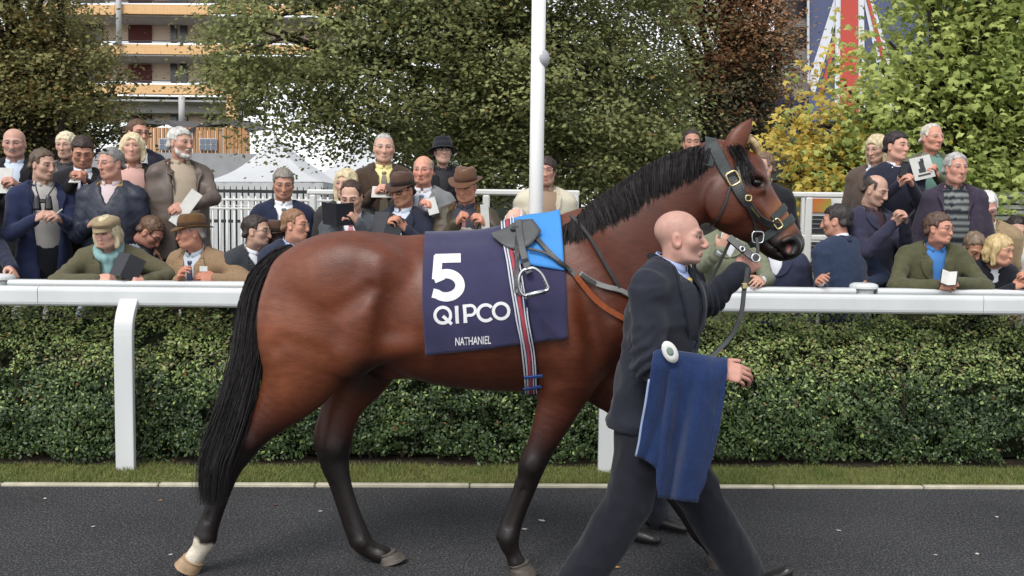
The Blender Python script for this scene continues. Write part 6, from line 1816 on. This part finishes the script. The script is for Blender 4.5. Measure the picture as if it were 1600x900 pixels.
# ------------------------------------------------------------------ grandstand
M_orange = material('orange terracotta cladding', srgb(234, 190, 138), .7, .25, var=.06, vscale=3)
def grid_lines(m, sc):
    nt = m.node_tree; N = nt.nodes; Lk = nt.links; b = N['Principled BSDF']
    br = N.new('ShaderNodeTexBrick'); br.offset = 0; br.inputs['Scale'].default_value = sc; br.inputs['Mortar Size'].default_value = .012; br.inputs['Brick Width'].default_value = .5; br.inputs['Row Height'].default_value = .5
    tc = N.new('ShaderNodeTexCoord'); mp = N.new('ShaderNodeMapping'); mp.inputs['Rotation'].default_value = (rad(90), 0, 0)
    Lk.new(tc.outputs['Object'], mp.inputs[0]); Lk.new(mp.outputs[0], br.inputs['Vector'])
    c = b.inputs['Base Color'].links[0].from_socket
    mx = N.new('ShaderNodeMix'); mx.data_type = 'RGBA'; mx.blend_type = 'MULTIPLY'; mx.inputs[7].default_value = (.72, .66, .6, 1)
    Lk.new(br.outputs['Fac'], mx.inputs[0]); Lk.new(c, mx.inputs[6]); Lk.new(mx.outputs[2], b.inputs['Base Color'])
grid_lines(M_orange, 1.9)
M_soffit = material('grey concrete soffit', srgb(196, 194, 194), .85, .2, var=.08, vscale=1)
M_beige = material('beige wall', srgb(228, 208, 190), .8, .2, var=.05, vscale=1)
M_dark = material('dark window glass', (.03, .03, .035), .2, .5)
M_maroon = material('maroon door', srgb(96, 46, 44), .6, .3)
M_steelw = material('pale steel', srgb(205, 206, 208), .5, .4, var=.05, vscale=2)
GD = 68.0
gs = empty('grandstand', (float(P(240, 300, GD)[0]), GD, 0), 'multi-storey grandstand with orange balconies behind the left trees', 'grandstand')
def gbox(u0, u1, v0, v1, d0, d1, name, mat, parent, b=.0):
    a = P(u0, v0, d0); c = P(u1, v1, d0)
    return MB().box(((a[0] + c[0]) / 2, (d0 + d1) / 2, (a[2] + c[2]) / 2), (abs(c[0] - a[0]), d1 - d0, abs(a[2] - c[2])), None, b).build(name, [mat], parent)
for i, v in enumerate((-56, 6, 68.5, 131)):
    uL, uR = (60, 560) if i < 3 else (60, 372)
    for j, (a, b) in enumerate(((uL, 178.5), (178.5, 330), (330, uR))):
        if b > a: gbox(a + .15, b - .15, v, v + 17, GD, GD + .5, 'parapet', M_orange, gs)
    gbox(uL, uR, v + 17.2, v + 22, GD + .3, GD + 4.6, 'soffit', M_soffit, gs)
    gbox(uL, uR, v + 17, v + 62, GD + 3.6, GD + 4.0, 'back_wall', M_beige, gs)
    for a, b, t_, m in ((120, 160, 30, M_dark), (200, 236, 32, M_maroon), (266, 276, 30, M_dark), (281, 292, 30, M_dark), (322, 334, 32, M_maroon), (345, 380, 30, M_dark)):
        gbox(a, b, v + t_, v + 60, GD + 3.4, GD + 3.58, 'door', m, gs)
    pr = MB()
    for q in range(2): pr.tube(np.array([P(60, v - 1.5 - q * 3, GD + .3), P(uR, v - 1.5 - q * 3, GD + .3)]), .03, 5)
    pr.build('handrail', [material('dark steel', (.05, .05, .055), .5, .4)], gs)
    for a in (245, 306):
        MB().lathe([(0, 0), (.12, -.03), (.12, -.1), (0, -.12)], P(a, v + 24, GD + 2), 10).build('lamp', [M_steelw], gs)
for u_, v0, v1 in ((186, -60, 70), ):
    p0, p1 = P(u_, v1, GD - .2), P(u_ - 1, v0, GD - .2)
    MB().tube(np.array([p0, p1]), .19, 12).build('column', [M_steelw], gs, smooth=True)
MB().tube(np.array([P(284, 196, GD - .2), P(284, 150, GD - .2)]), .22, 10).build('column', [M_soffit], gs, smooth=True)
gbox(353, 369, 132, 232, GD - .1, GD + .6, 'pier', M_orange, gs)
gbox(60, 372, 153, 160, GD + .3, GD + 9, 'soffit', M_soffit, gs)
gbox(60, 372, 160, 178, GD + 2, GD + 3, 'fascia', M_soffit, gs)
# timber lodge at its foot
lodge = empty('timber_lodge', (float(P(300, 300, 52)[0]), 52, 0), 'low timber-clad building with white framed windows below the grandstand', 'building')
M_timber = material('orange timber boards', srgb(186, 140, 98), .8, .2, var=.2, vscale=3, stretch=(8, 8, .4))
M_roofd = material('dark grey roof', srgb(98, 96, 98), .8, .2, var=.1, vscale=2)
for i in range(34):
    a = 186 + i * 6; gbox(a + .25, a + 5.75, 199, 300, 52, 52.12 + .03 * (i % 2), 'board', M_timber, lodge)
for a in (248, 311):
    w = gbox(a, a + 27, 216, 235, 51.8, 51.94, 'window', M_steelw, lodge)
    for i in range(3):
        for j in range(2): gbox(a + 1.2 + i * 8.6, a + 8.4 + i * 8.6, 217.2 + j * 9, 224.8 + j * 9, 51.76, 51.79, 'pane', material('blue grey glass', srgb(96, 108, 124), .15, .5), w)
rv = np.array([P(170, 203, 51.5), P(230, 186, 53), P(262, 188, 53), P(292, 203, 51.5), P(330, 188, 53), P(352, 186, 53), P(400, 203, 51.5)])
m = MB()
for a, b in zip(rv[:-1], rv[1:]):
    m.add(np.array([a, b, b + [0, 5, .4], a + [0, 5, .4], a - [0, 0, .25], b - [0, 0, .25]]), [[0, 1, 2, 3], [4, 5, 1, 0]])
m.build('roof', [M_roofd], lodge)
gbox(60, 420, 236, 330, 50.5, 51, 'base_wall', material('grey base wall', srgb(158, 158, 160), .85, .2, var=.1, vscale=2), lodge)
# ------------------------------------------------------------------ marquees
M_canvas = material('white marquee canvas', srgb(232, 234, 236), .6, .3, var=.04, vscale=1.5, trans=.25)
M_canvas2 = material('grey green marquee canvas', srgb(138, 146, 136), .7, .3, var=.1, vscale=1.5)
def marquee(label, d, ul_, ur, ve, ua, va, vb, mat, depth=6):
    root = empty('marquee', (float(P((ul_ + ur) / 2, 330, d)[0]), d, 0), label, 'marquee')
    A, B = P(ul_, ve, d), P(ur, ve, d); K = P(ua, va, d + depth / 2)
    C, D = A + [0, depth, 0], B + [0, depth, 0]
    # sagging pyramid roof
    V = []; n = 10
    cor = [A, B, D, C]; Q = []
    for s_ in range(4):
        a, b = cor[s_], cor[(s_ + 1) % 4]; o = len(V)
        for i in range(n + 1):
            t = i / n
            for j in range(n + 1):
                w = j / n; e = a * (1 - w) + b * w
                p = e * (1 - t) + K * t; sag = -.10 * math.sin(t * math.pi) * np.linalg.norm(K - e) * .6
                V.append(p + [0, 0, sag])
        Q += [[o + i * (n + 1) + j, o + i * (n + 1) + j + 1, o + (i + 1) * (n + 1) + j + 1, o + (i + 1) * (n + 1) + j] for i in range(n) for j in range(n)]
    mobj('roof', np.array(V), np.array(Q), [mat], root)
    z1 = P(ul_, ve, d)[2]
    for nm, (a, b) in (('wall', (A, B)), ('wall', (A, C)), ('wall', (B, D))):
        k = 24; w = np.linspace(0, 1, k)[:, None]
        top = a * (1 - w) + b * w; off = .04 * np.sin(w * 60)
        nx = np.cross(unit_(b - a), [0, 0, 1])
        top = top + nx * off; bot = top.copy(); bot[:, 2] = 0.0; top[:, 2] -= .02
        Vw = np.vstack([top, bot]); mobj(nm, Vw, np.array([[i, i + 1, k + i + 1, k + i] for i in range(k - 1)]), [mat], root)
    return root
def unit_(v): return np.asarray(v) / np.linalg.norm(v)
marquee('white peaked marquee behind the iron railings at left', 24, 318, 505, 284, 430, 212, 330, M_canvas, 7)
marquee('second white marquee partly hidden by leaves behind the blonde woman', 27, 470, 660, 282, 560, 218, 330, M_canvas, 7)
marquee('grey green marquee behind the man in the brown trilby', 20.5, 660, 800, 288, 725, 214, 330, M_canvas2, 5)
# ------------------------------------------------------------------ flag hoarding
FD = 46.0
fl = empty('flag_banner', (float(P(1370, 300, FD)[0]), FD, 0), 'huge Union flag banner on the building behind the maple', 'banner')
M_fn = material('navy banner', srgb(92, 100, 130), .7, .2, var=.05, vscale=1); M_fw = material('white banner', srgb(226, 228, 236), .7, .2); M_fr = material('red banner', srgb(200, 88, 78), .7, .2)
def fpoly(px, off, mat, name):
    V = np.array([P(u, v, FD - off) for u, v in px]); n = len(V)
    V = np.vstack([V, V + [0, .03, 0]])
    F = [np.array([list(range(n))]) if n == 4 else np.array([[0, i, i + 1] for i in range(1, n - 1)])]
    F.append(np.array([[i, n + i, n + (i + 1) % n, (i + 1) % n] for i in range(n)]))
    mobj(name, V, F, [mat], fl, smooth=False)
fpoly([(1264, -160), (1500, -160), (1500, 190), (1264, 190)], 0, M_fn, 'field')
fpoly([(1322, -60), (1334, -60), (1272, 150), (1262, 128)], .06, M_fw, 'stripe')
fpoly([(1334, -60), (1338, -60), (1286, 150), (1280, 150)], .12, M_fr, 'stripe')
fpoly([(1308, -160), (1348, -160), (1352, 180), (1304, 180)], .18, M_fw, 'cross')
fpoly([(1316, -160), (1340, -160), (1342, 180), (1312, 180)], .24, M_fr, 'cross')
fpoly([(1336, -60), (1346, -60), (1420, 190), (1390, 190)], .06, M_fw, 'stripe')
fpoly([(1339, -60), (1343, -60), (1400, 150), (1392, 150)], .12, M_fr, 'stripe')
blk = empty('office_block', (float(P(1300, 300, 48)[0]), 48, 0), 'grey and navy building carrying the flag banner', 'building')
gbox(1228, 1262, -200, 230, 47.2, 48.4, 'wall', material('grey beige wall', srgb(150, 146, 142), .85, .2, var=.08, vscale=1), blk)
gbox(1180, 1560, 150, 262, 47.0, 49, 'wall', material('navy hoarding', srgb(44, 56, 104), .8, .2, var=.08, vscale=1), blk)
MB().tube(np.array([P(1263, 130, 45.8), P(1263, -150, 45.8)]), .06, 8).build('pole', [M_steelw], blk)
for i in range(5): gbox(1232, 1259, -150 + i * 48, -118 + i * 48, 47.1, 47.18, 'window', M_dark, blk)
# ------------------------------------------------------------------ white iron railings behind the crowd
fence = empty('iron_railings', tuple(P(500, 400, 9.7) * [1, 1, 0] + [0, 0, .68]), 'white painted iron railings behind the crowd at left', 'railings')
FDp = 9.7
def fpx(u, v): return P(u, v, FDp)
z0 = .68
bar = MB().tube(np.array([[0, 0, 0], [0, 0, fpx(500, 311)[2] - z0 + .02]]), .0105, 6).mesh('bar', [M_wpaint], True)
for i, u in enumerate(np.arange(322, 705, 11.2)):
    p = fpx(u, 400); o = obj('bar', bar, fence); o.matrix_parent_inverse = Matrix.Identity(4); o.location = Vector((p[0], FDp, z0)) - Vector(fence.location)
for v, t_ in ((311, .022), (325, .018), (423, .022)):
    a, b = fpx(318, v), fpx(706, v); b[2] = a[2]
    MB().box((a + b) / 2, (b[0] - a[0], .03, t_), None, .004).build('rail', [M_wpaint], fence)
a = np.linspace(0, 2 * np.pi, 13)
rg = MB().tube(np.stack([.036 * np.cos(a), 0 * a, .036 * np.sin(a)], 1), .006, 5, cap=False).mesh('scroll', [M_wpaint], True)
for u in np.arange(327.6, 700, 11.2):
    p = fpx(u, 318); o = obj('scroll', rg, fence); o.matrix_parent_inverse = Matrix.Identity(4); o.location = Vector((p[0], FDp, P(500, 318.3, FDp)[2])) - Vector(fence.location)
for u in (319, 489, 560, 706):
    p = fpx(u, 300); MB().box((p[0], FDp, (p[2] + z0) / 2), (.06, .06, p[2] - z0), None, .008).build('post', [M_wpaint], fence)
# black railings further back
bf = empty('black_railings', tuple(P(500, 330, 15) * [1, 1, 0]), 'black spiked railings in front of the white marquee', 'railings')
M_blackiron = material('black iron paint', (.02, .02, .022), .5, .4)
zt = P(500, 292, 15)[2]
bb = MB().tube(np.array([[0, 0, 0], [0, 0, zt - .08], [0, 0, zt]]), np.array([.013, .013, .003]), 6).mesh('bar', [M_blackiron], True)
for u in np.arange(322, 720, 9.5):
    p = P(u, 320, 15); o = obj('bar', bb, bf); o.matrix_parent_inverse = Matrix.Identity(4); o.location = Vector((p[0], 15, 0)) - Vector(bf.location)
for v in (298, 345):
    A, B = P(318, v, 15), P(725, v, 15); B[2] = A[2]; MB().box((A + B) / 2, (B[0] - A[0], .03, .05)).build('rail', [M_blackiron], bf)
# plain white handrails
def handrail(label, u0, u1, v, d, posts, mid=None, r=.024, zg=.68):
    root = empty('handrail', tuple(P((u0 + u1) / 2, v, d) * [1, 1, 0] + [0, 0, zg]), label, 'handrail', 'white handrails at the back of the terrace')
    A, B = P(u0, v, d), P(u1, v, d); B[2] = A[2]
    MB().box((A + B) / 2, (B[0] - A[0], .05, .05), None, .012).build('rail', [M_wpaint], root)
    for q in (mid or []):
        A2, B2 = P(u0, q, d), P(u1, q, d); B2[2] = A2[2]; MB().box((A2 + B2) / 2, (B2[0] - A2[0], .045, .05), None, .01).build('rail', [M_wpaint], root)
    for u in posts:
        p = P(u, v, d); MB().box((p[0], d, (p[2] - .026 + zg) / 2), (.06, .06, p[2] - .026 - zg), None, .01).build('post', [M_wpaint], root)
handrail('white handrail behind the man in the brown trilby and the woman in cream', 735, 906, 300, 8.2, (760, 899), (352,))
handrail('white handrail in front of the cream kiosk', 1232, 1380, 304, 8.6, (1264, 1372), (371,))
handrail('white handrail between the railings and the bald man', 480, 745, 300, 8.9, (489, 620), None)
# cream kiosk with notice boards
kio = empty('kiosk', (float(P(1270, 400, 10.5)[0]), 10.5, 0), 'low cream kiosk with dark roof behind the horse head', 'kiosk')
gbox(1130, 1372, 284, 520, 10.5, 12.5, 'wall', material('cream render', srgb(222, 216, 184), .8, .2, var=.06, vscale=3), kio)
gbox(1110, 1390, 250, 284, 10.1, 12.9, 'roof', material('dark roof felt', srgb(84, 88, 92), .8, .2, var=.1, vscale=3), kio)
nb_ = empty('notice_board', (float(P(1280, 400, 9.2)[0]), 9.2, .68), 'white framed notice board with red poster and black price panels', 'notice board')
gbox(1254, 1330, 300, 430, 9.24, 9.28, 'frame', M_wpaint, nb_)
gbox(1262, 1298, 310, 332, 9.22, 9.235, 'poster', material('red and green poster', srgb(206, 84, 52), .6, .3, base2=srgb(150, 150, 62), vscale=2.4), nb_)
bl = material('black notice panel', (.02, .02, .024), .5, .4)
for v0, v1 in ((337, 365), (378, 402), (408, 426)):
    gbox(1262, 1326, v0, v1, 9.22, 9.235, 'panel', bl, nb_)
    for k in range(3): gbox(1265, 1290 + 9 * (k % 2), v0 + 5 + k * 7, v0 + 7 + k * 7, 9.212, 9.219, 'text_line', material('grey print', srgb(120, 124, 130), .6, .3), nb_)
lv = empty('louvred_screen', (float(P(1585, 380, 9.4)[0]), 9.4, 0), 'pale grey slatted screen at the right edge', 'screen')
for k in range(12): gbox(1556, 1660, 302 + k * 9, 309.5 + k * 9, 9.4, 9.45, 'slat', material('pale grey slat', srgb(176, 178, 174), .7, .3), lv)
gbox(1556, 1660, 300, 430, 9.47, 9.52, 'backing', M_soffit, lv)
# flag pole
fp = empty('flagpole', (float(P(838, 420, 6.5)[0]), 6.5, .12), 'tall thick white pole rising behind the saddle', 'pole')
b0 = P(837, 345, 6.5); t0_ = P(843, -40, 6.5)
t0_ = np.array([b0[0] + (t0_[0] - b0[0]) * .4, 6.5, 4.5]); b0[2] = .12
MB().tube(np.array([b0, t0_]), np.array([.049, .046]), 20).build('shaft', [material('white pole paint', srgb(255, 255, 254), .5, .3, var=.03, vscale=3)], fp, smooth=True)
c = P(847, 92, 6.5); MB().lathe([(0, -.06), (.03, -.055), (.048, -.03), (.052, 0), (.048, .03), (.03, .055), (0, .06)], c, 16).build('globe', [material('grey glass globe', srgb(176, 178, 180), .3, .5)], fp, smooth=True)
MB().lathe([(.07, .12), (.07, .14), (.052, .16)], (b0[0], 6.5, 0), 20).build('foot', [M_wplastic], fp)
lap('background')
# ------------------------------------------------------------------ the two handlers
HEADS['fine'] = head_sdf(False, .0036, 1.06)
HANDS['fine_fist'] = hand_sdf('fist', .0042); HANDS['fine_soft'] = hand_sdf('soft', .0042)
hx_ = lambda u, d: P(u, 700, d)[0]
hd_ = 3.78
man = person('bald handler in dark suit and yellow tie walking at the horse head', 1064, 373, hd_, yaw=86, byaw=70, pitch=-2, lean=7, hair_s=None, hair_c=(150, 120, 100), head_key='fine', c1=(36, 39, 50), kind='wool', shirt=(170, 186, 226), tie=(214, 186, 92), vneck=.30, legs=(26, 28, 37),
             arms=((1118, 578, 3.56), (1156, 424, 4.08)), hands=('fine_soft', 'fine_fist'), hq=.0085, tq=.012, tfold=.0050, ground=0.0, group='handlers leading the horse', coatlen=.11,
             feet=[np.array([hx_(893, 3.7) - .03, 3.68, .03]), np.array([hx_(1178, 3.85) + .02, 3.90, .03])], foot_up=(0, .12), knee=(np.array([hx_(985, 3.7), 3.70, .50]), np.array([hx_(1086, 3.85), 3.86, .52])),
             hintdir=((-.5, -.25, -1), (-.6, .3, -1)), skin=(214, 158, 140), flush=.5, fat=1.08, stub=.14, seed=50, hsoff=(-.005, 0, .028), handdir=((1, -.15, -.12), (.8, .25, .55)), palm=((0, .7, -.5), (-.2, .9, -.3)), wide=1.10, head_sc=1.02, famp=2.1, lapw=1.25, armlen=(1, .74), trw=1.40)
far_man = person('second handler in dark trousers on the far side of the horse', 1036, 330, 4.82, yaw=80, byaw=70, lean=4, hair_s='short', hair_c=(60, 48, 40), c1=(46, 48, 56), ground=0.0, group='handlers leading the horse', legs=(46, 47, 55), tq=.016, tfold=.004,
                 feet=[np.array([hx_(985, 4.70), 4.70, .004]), np.array([hx_(1032, 4.86), 4.88, .004])], seed=51)
# ------------------------------------------------------------------ folded rug over his arm
M_rug = material('royal blue wool rug', srgb(34, 52, 92), .95, .1, sheen=.15, var=.14, vscale=60, bump=.5, bscale=260)
M_piping = material('pale blue piping', srgb(150, 166, 196), .8, .2)
rug = empty('rug', tuple(P(1060, 700, 3.52)), 'royal blue wool rug folded over the handler forearm', 'rug')
def rug_sheet():
    ns, nt = 64, 60
    s = np.linspace(0, 1, ns)
    top = np.stack([np.interp(s, [0, .3, .6, 1], [1022, 1052, 1090, 1138]), np.interp(s, [0, .12, .3, .6, 1], [546, 540, 543, 548, 557])], 1)
    k = np.linspace(0, 1, 9); k2 = [0, .15, .27, .30, .5, .7, .80, .9, 1]
    bu = np.interp(s, k2, [994, 1009, 1025, 1027, 1050, 1075, 1090, 1105, 1117]); bv = np.interp(s, k2, [712, 718, 732, 776, 780, 783, 785, 730, 684])
    fu = np.interp(s, k, [994, 1002, 1012, 1026, 1048, 1068, 1086, 1100, 1112]); fv = np.interp(s, k, [712, 716, 722, 730, 736, 746, 752, 740, 700])
    V = np.zeros((nt, ns, 3)); d0 = 3.545
    for i, t in enumerate(np.linspace(-1, 1, nt)):
        w = abs(t) ** .85
        bx, by = (bu, bv) if t > 0 else (fu, fv)
        sag = np.sin(w * np.pi) * 3 * np.sin(s * 9)
        uu = top[:, 0] * (1 - w) + bx * w + sag; vv = top[:, 1] * (1 - w) + by * w
        pleat = (.022 * np.tanh((s - .285) * 40) + .026 * np.sin(s * 10 + .4) + .012 * np.sin(s * 19 + 3 * w) + .004 * np.sin(s * 37 + 6 * w)) * (.12 + .88 * min(1, w * 1.6))
        dd = d0 - math.copysign(1, t) * (.062 * min(1, abs(t) * 9) ** .5) - pleat * (1 if t > 0 else .7) + .03 * s
        for j in range(ns): V[i, j] = P(uu[j], vv[j], dd[j])
    V = V.reshape(-1, 3)
    V += ((1 - 2.2 * np.abs(noise(V, (9, 9, 4), 61))) * .009 + .004 * noise(V, (24, 24, 14), 62))[:, None] * np.array([.3, -1, 0])
    i = np.arange(nt - 1)[:, None] * ns + np.arange(ns - 1)[None]
    Q = np.stack([i, i + 1, i + ns + 1, i + ns], -1).reshape(-1, 4)
    o = mobj('fabric', V, Q, [M_rug], rug)
    sd = o.modifiers.new('thickness', 'SOLIDIFY'); sd.thickness = .012; sd.offset = 0
    e = V.reshape(nt, ns, 3)[nt // 2 + 6:, 0]
    MB().tube(e + [-.003, -.003, 0], .005, 6).build('piping', [M_piping], rug, smooth=True)
    return V.reshape(nt, ns, 3), bvh(V, Q)
RV, RB = rug_sheet()
def on_rug(px, off):
    out = []
    for u, v in px:
        d = (Vector(P(u, v, 3.5)) - Vector((0, 0, CAM_H))).normalized(); h = RB.ray_cast(Vector((0, 0, CAM_H)), d)
        p = np.array(h[0]) if h[0] is not None else P(u, v, 3.47)
        out.append(p)
    dm = min(p[1] for p in out) - off
    return np.array([P(u, v, dm) for u, v in px])
def oval(cu, cv, ru, rv, ang, off, mat, name):
    a = np.linspace(0, 2 * np.pi, 20, endpoint=False); c, s_ = math.cos(rad(ang)), math.sin(rad(ang))
    ring = [(cu + ru * math.cos(q) * c - rv * math.sin(q) * s_, cv + ru * math.cos(q) * s_ + rv * math.sin(q) * c) for q in a]
    mid = [(cu + (x - cu) * .5, cv + (y - cv) * .5) for x, y in ring]
    V = on_rug(ring + mid + [(cu, cv)], off)
    ctr = V.mean(0)
    T = [[i, (i + 1) % 20, 20 + i] for i in range(20)] + [[(i + 1) % 20, 20 + (i + 1) % 20, 20 + i] for i in range(20)] + [[20 + i, 20 + (i + 1) % 20, 40] for i in range(20)]
    V2 = np.vstack([V, V[:20] + [0, .002, 0]])
    Q = [[i, 41 + i, 41 + (i + 1) % 20, (i + 1) % 20] for i in range(20)]
    mobj(name, V2, [np.array(T), np.array(Q)], [mat], rug)
oval(1047, 550, 11.5, 18.5, -28, .005, material('white cloth badge', srgb(226, 226, 222), .7, .2), 'label_patch')
oval(1047, 549, 5, 7, -28, .007, material('sage print', srgb(130, 150, 140), .7, .2), 'label_print')
# ------------------------------------------------------------------ lead rein
lead = empty('lead_rein', tuple(P(1160, 440, 3.95)), 'black leather lead rein hanging in a loop from the handler fist', 'lead rein')
def strap3(pts, w, mat, name, nrm=(0, -1, 0), th=.005):
    p = catmull(np.array([P(*q) for q in pts]), 6)
    MB().ribbon(p, np.tile(nrm, (len(p), 1)), w, th).build(name, [mat], lead)
strap3([(1168, 418, 3.99), (1163, 452, 3.97), (1158, 490, 3.93), (1144, 522, 3.86), (1124, 545, 3.76), (1108, 560, 3.68)], .020, M_leather, 'strap')
strap3([(1140, 372, 4.12), (1158, 387, 4.08), (1174, 400, 4.04), (1184, 406, 4.03)], .034, M_leather, 'coupling', th=.014)
strap3([(1142, 374, 4.14), (1130, 400, 4.15), (1112, 436, 4.15), (1096, 466, 4.1)], .014, M_leather, 'strap')
strap3([(1182, 372, 4.08), (1184, 390, 4.05), (1182, 404, 4.03)], .014, M_leather, 'strap')
for u_, v_, d_, r_ in ((1181, 403, 4.02, .017), (1160, 389, 4.05, .010)):
    a = np.linspace(0, 2 * np.pi, 17); c = P(u_, v_, d_)
    MB().tube(c + np.stack([r_ * np.cos(a), .3 * r_ * np.sin(a), r_ * np.sin(a)], 1), .004, 6, cap=False).build('ring', [M_steel], lead, smooth=True)
MB().box(P(1163, 447, 3.96), (.024, .012, .026), None, .004).build('buckle', [M_brass], lead)
# ------------------------------------------------------------------ litter on the path
r_ = np.random.default_rng(77)
leafm = []
for k in range(3):
    n = 7; a = np.linspace(0, 2 * np.pi, n, endpoint=False); rr = .016 * (.6 + .5 * r_.random(n))
    V = np.vstack([np.stack([rr * np.cos(a) * 1.4, rr * np.sin(a), .004 + .004 * r_.random(n)], 1), [[0, 0, .001]]])
    leafm.append(newmesh('fallen_leaf', V, np.array([[n, i, (i + 1) % n] for i in range(n)]), [material(('dry leaf', 'pale paper scrap', 'brown dry leaf')[k], (srgb(176, 132, 84), srgb(200, 198, 190), srgb(112, 70, 44))[k], .8, .2)], False))
LITTER = ((145, 824, 1, 'pale scrap on the asphalt below the left post'), (250, 783, 0, 'curled dry leaf on the asphalt left of the tail'), (266, 868, 1, 'pale scrap beside the raised hind hoof'), (963, 888, 0, 'curled tan leaf behind the handler rear leg'),
    (846, 815, 1, 'larger pale scrap ahead of the near foreleg'), (820, 828, 1, 'smaller pale scrap close to the near fore fetlock'), (1462, 868, 1, 'pale scrap on the path, left one of the pair at right'), (1527, 867, 1, 'pale scrap on the path, right one of the pair at right'),
    (1558, 809, 1, 'pale scrap near the kerb at the right edge'), (1411, 784, 2, 'brown dead leaf on the path below the right hedge'), (1452, 763, 2, 'brown dead leaf by the kerb on the right'), (500, 800, 1, 'pale scrap on the path behind the far hind leg'),
    (430, 790, 2, 'brown dead leaf between the two hind legs'), (1310, 830, 1, 'pale scrap alone in the middle of the right path'), (70, 780, 1, 'pale scrap near the kerb at the left edge'))
for u_, v_, k, lb in LITTER:
    g = P(u_, v_, 5); o0 = np.array([0, 0, CAM_H]); dv = g - o0; q = o0 + dv * (-CAM_H / dv[2])
    o = obj(('fallen_leaf', 'paper_scrap', 'fallen_leaf')[k], leafm[k], None, label=lb, cat=('leaf', 'scrap', 'leaf')[k], group='litter on the path')
    o.location = (q[0], q[1], .002); o.rotation_euler = (0, 0, r_.random() * 6); o.scale = [(.4 + .35 * r_.random()) * (1.5 if 'larger' in lb or 'tan' in lb else 1)] * 3
lap('handlers')
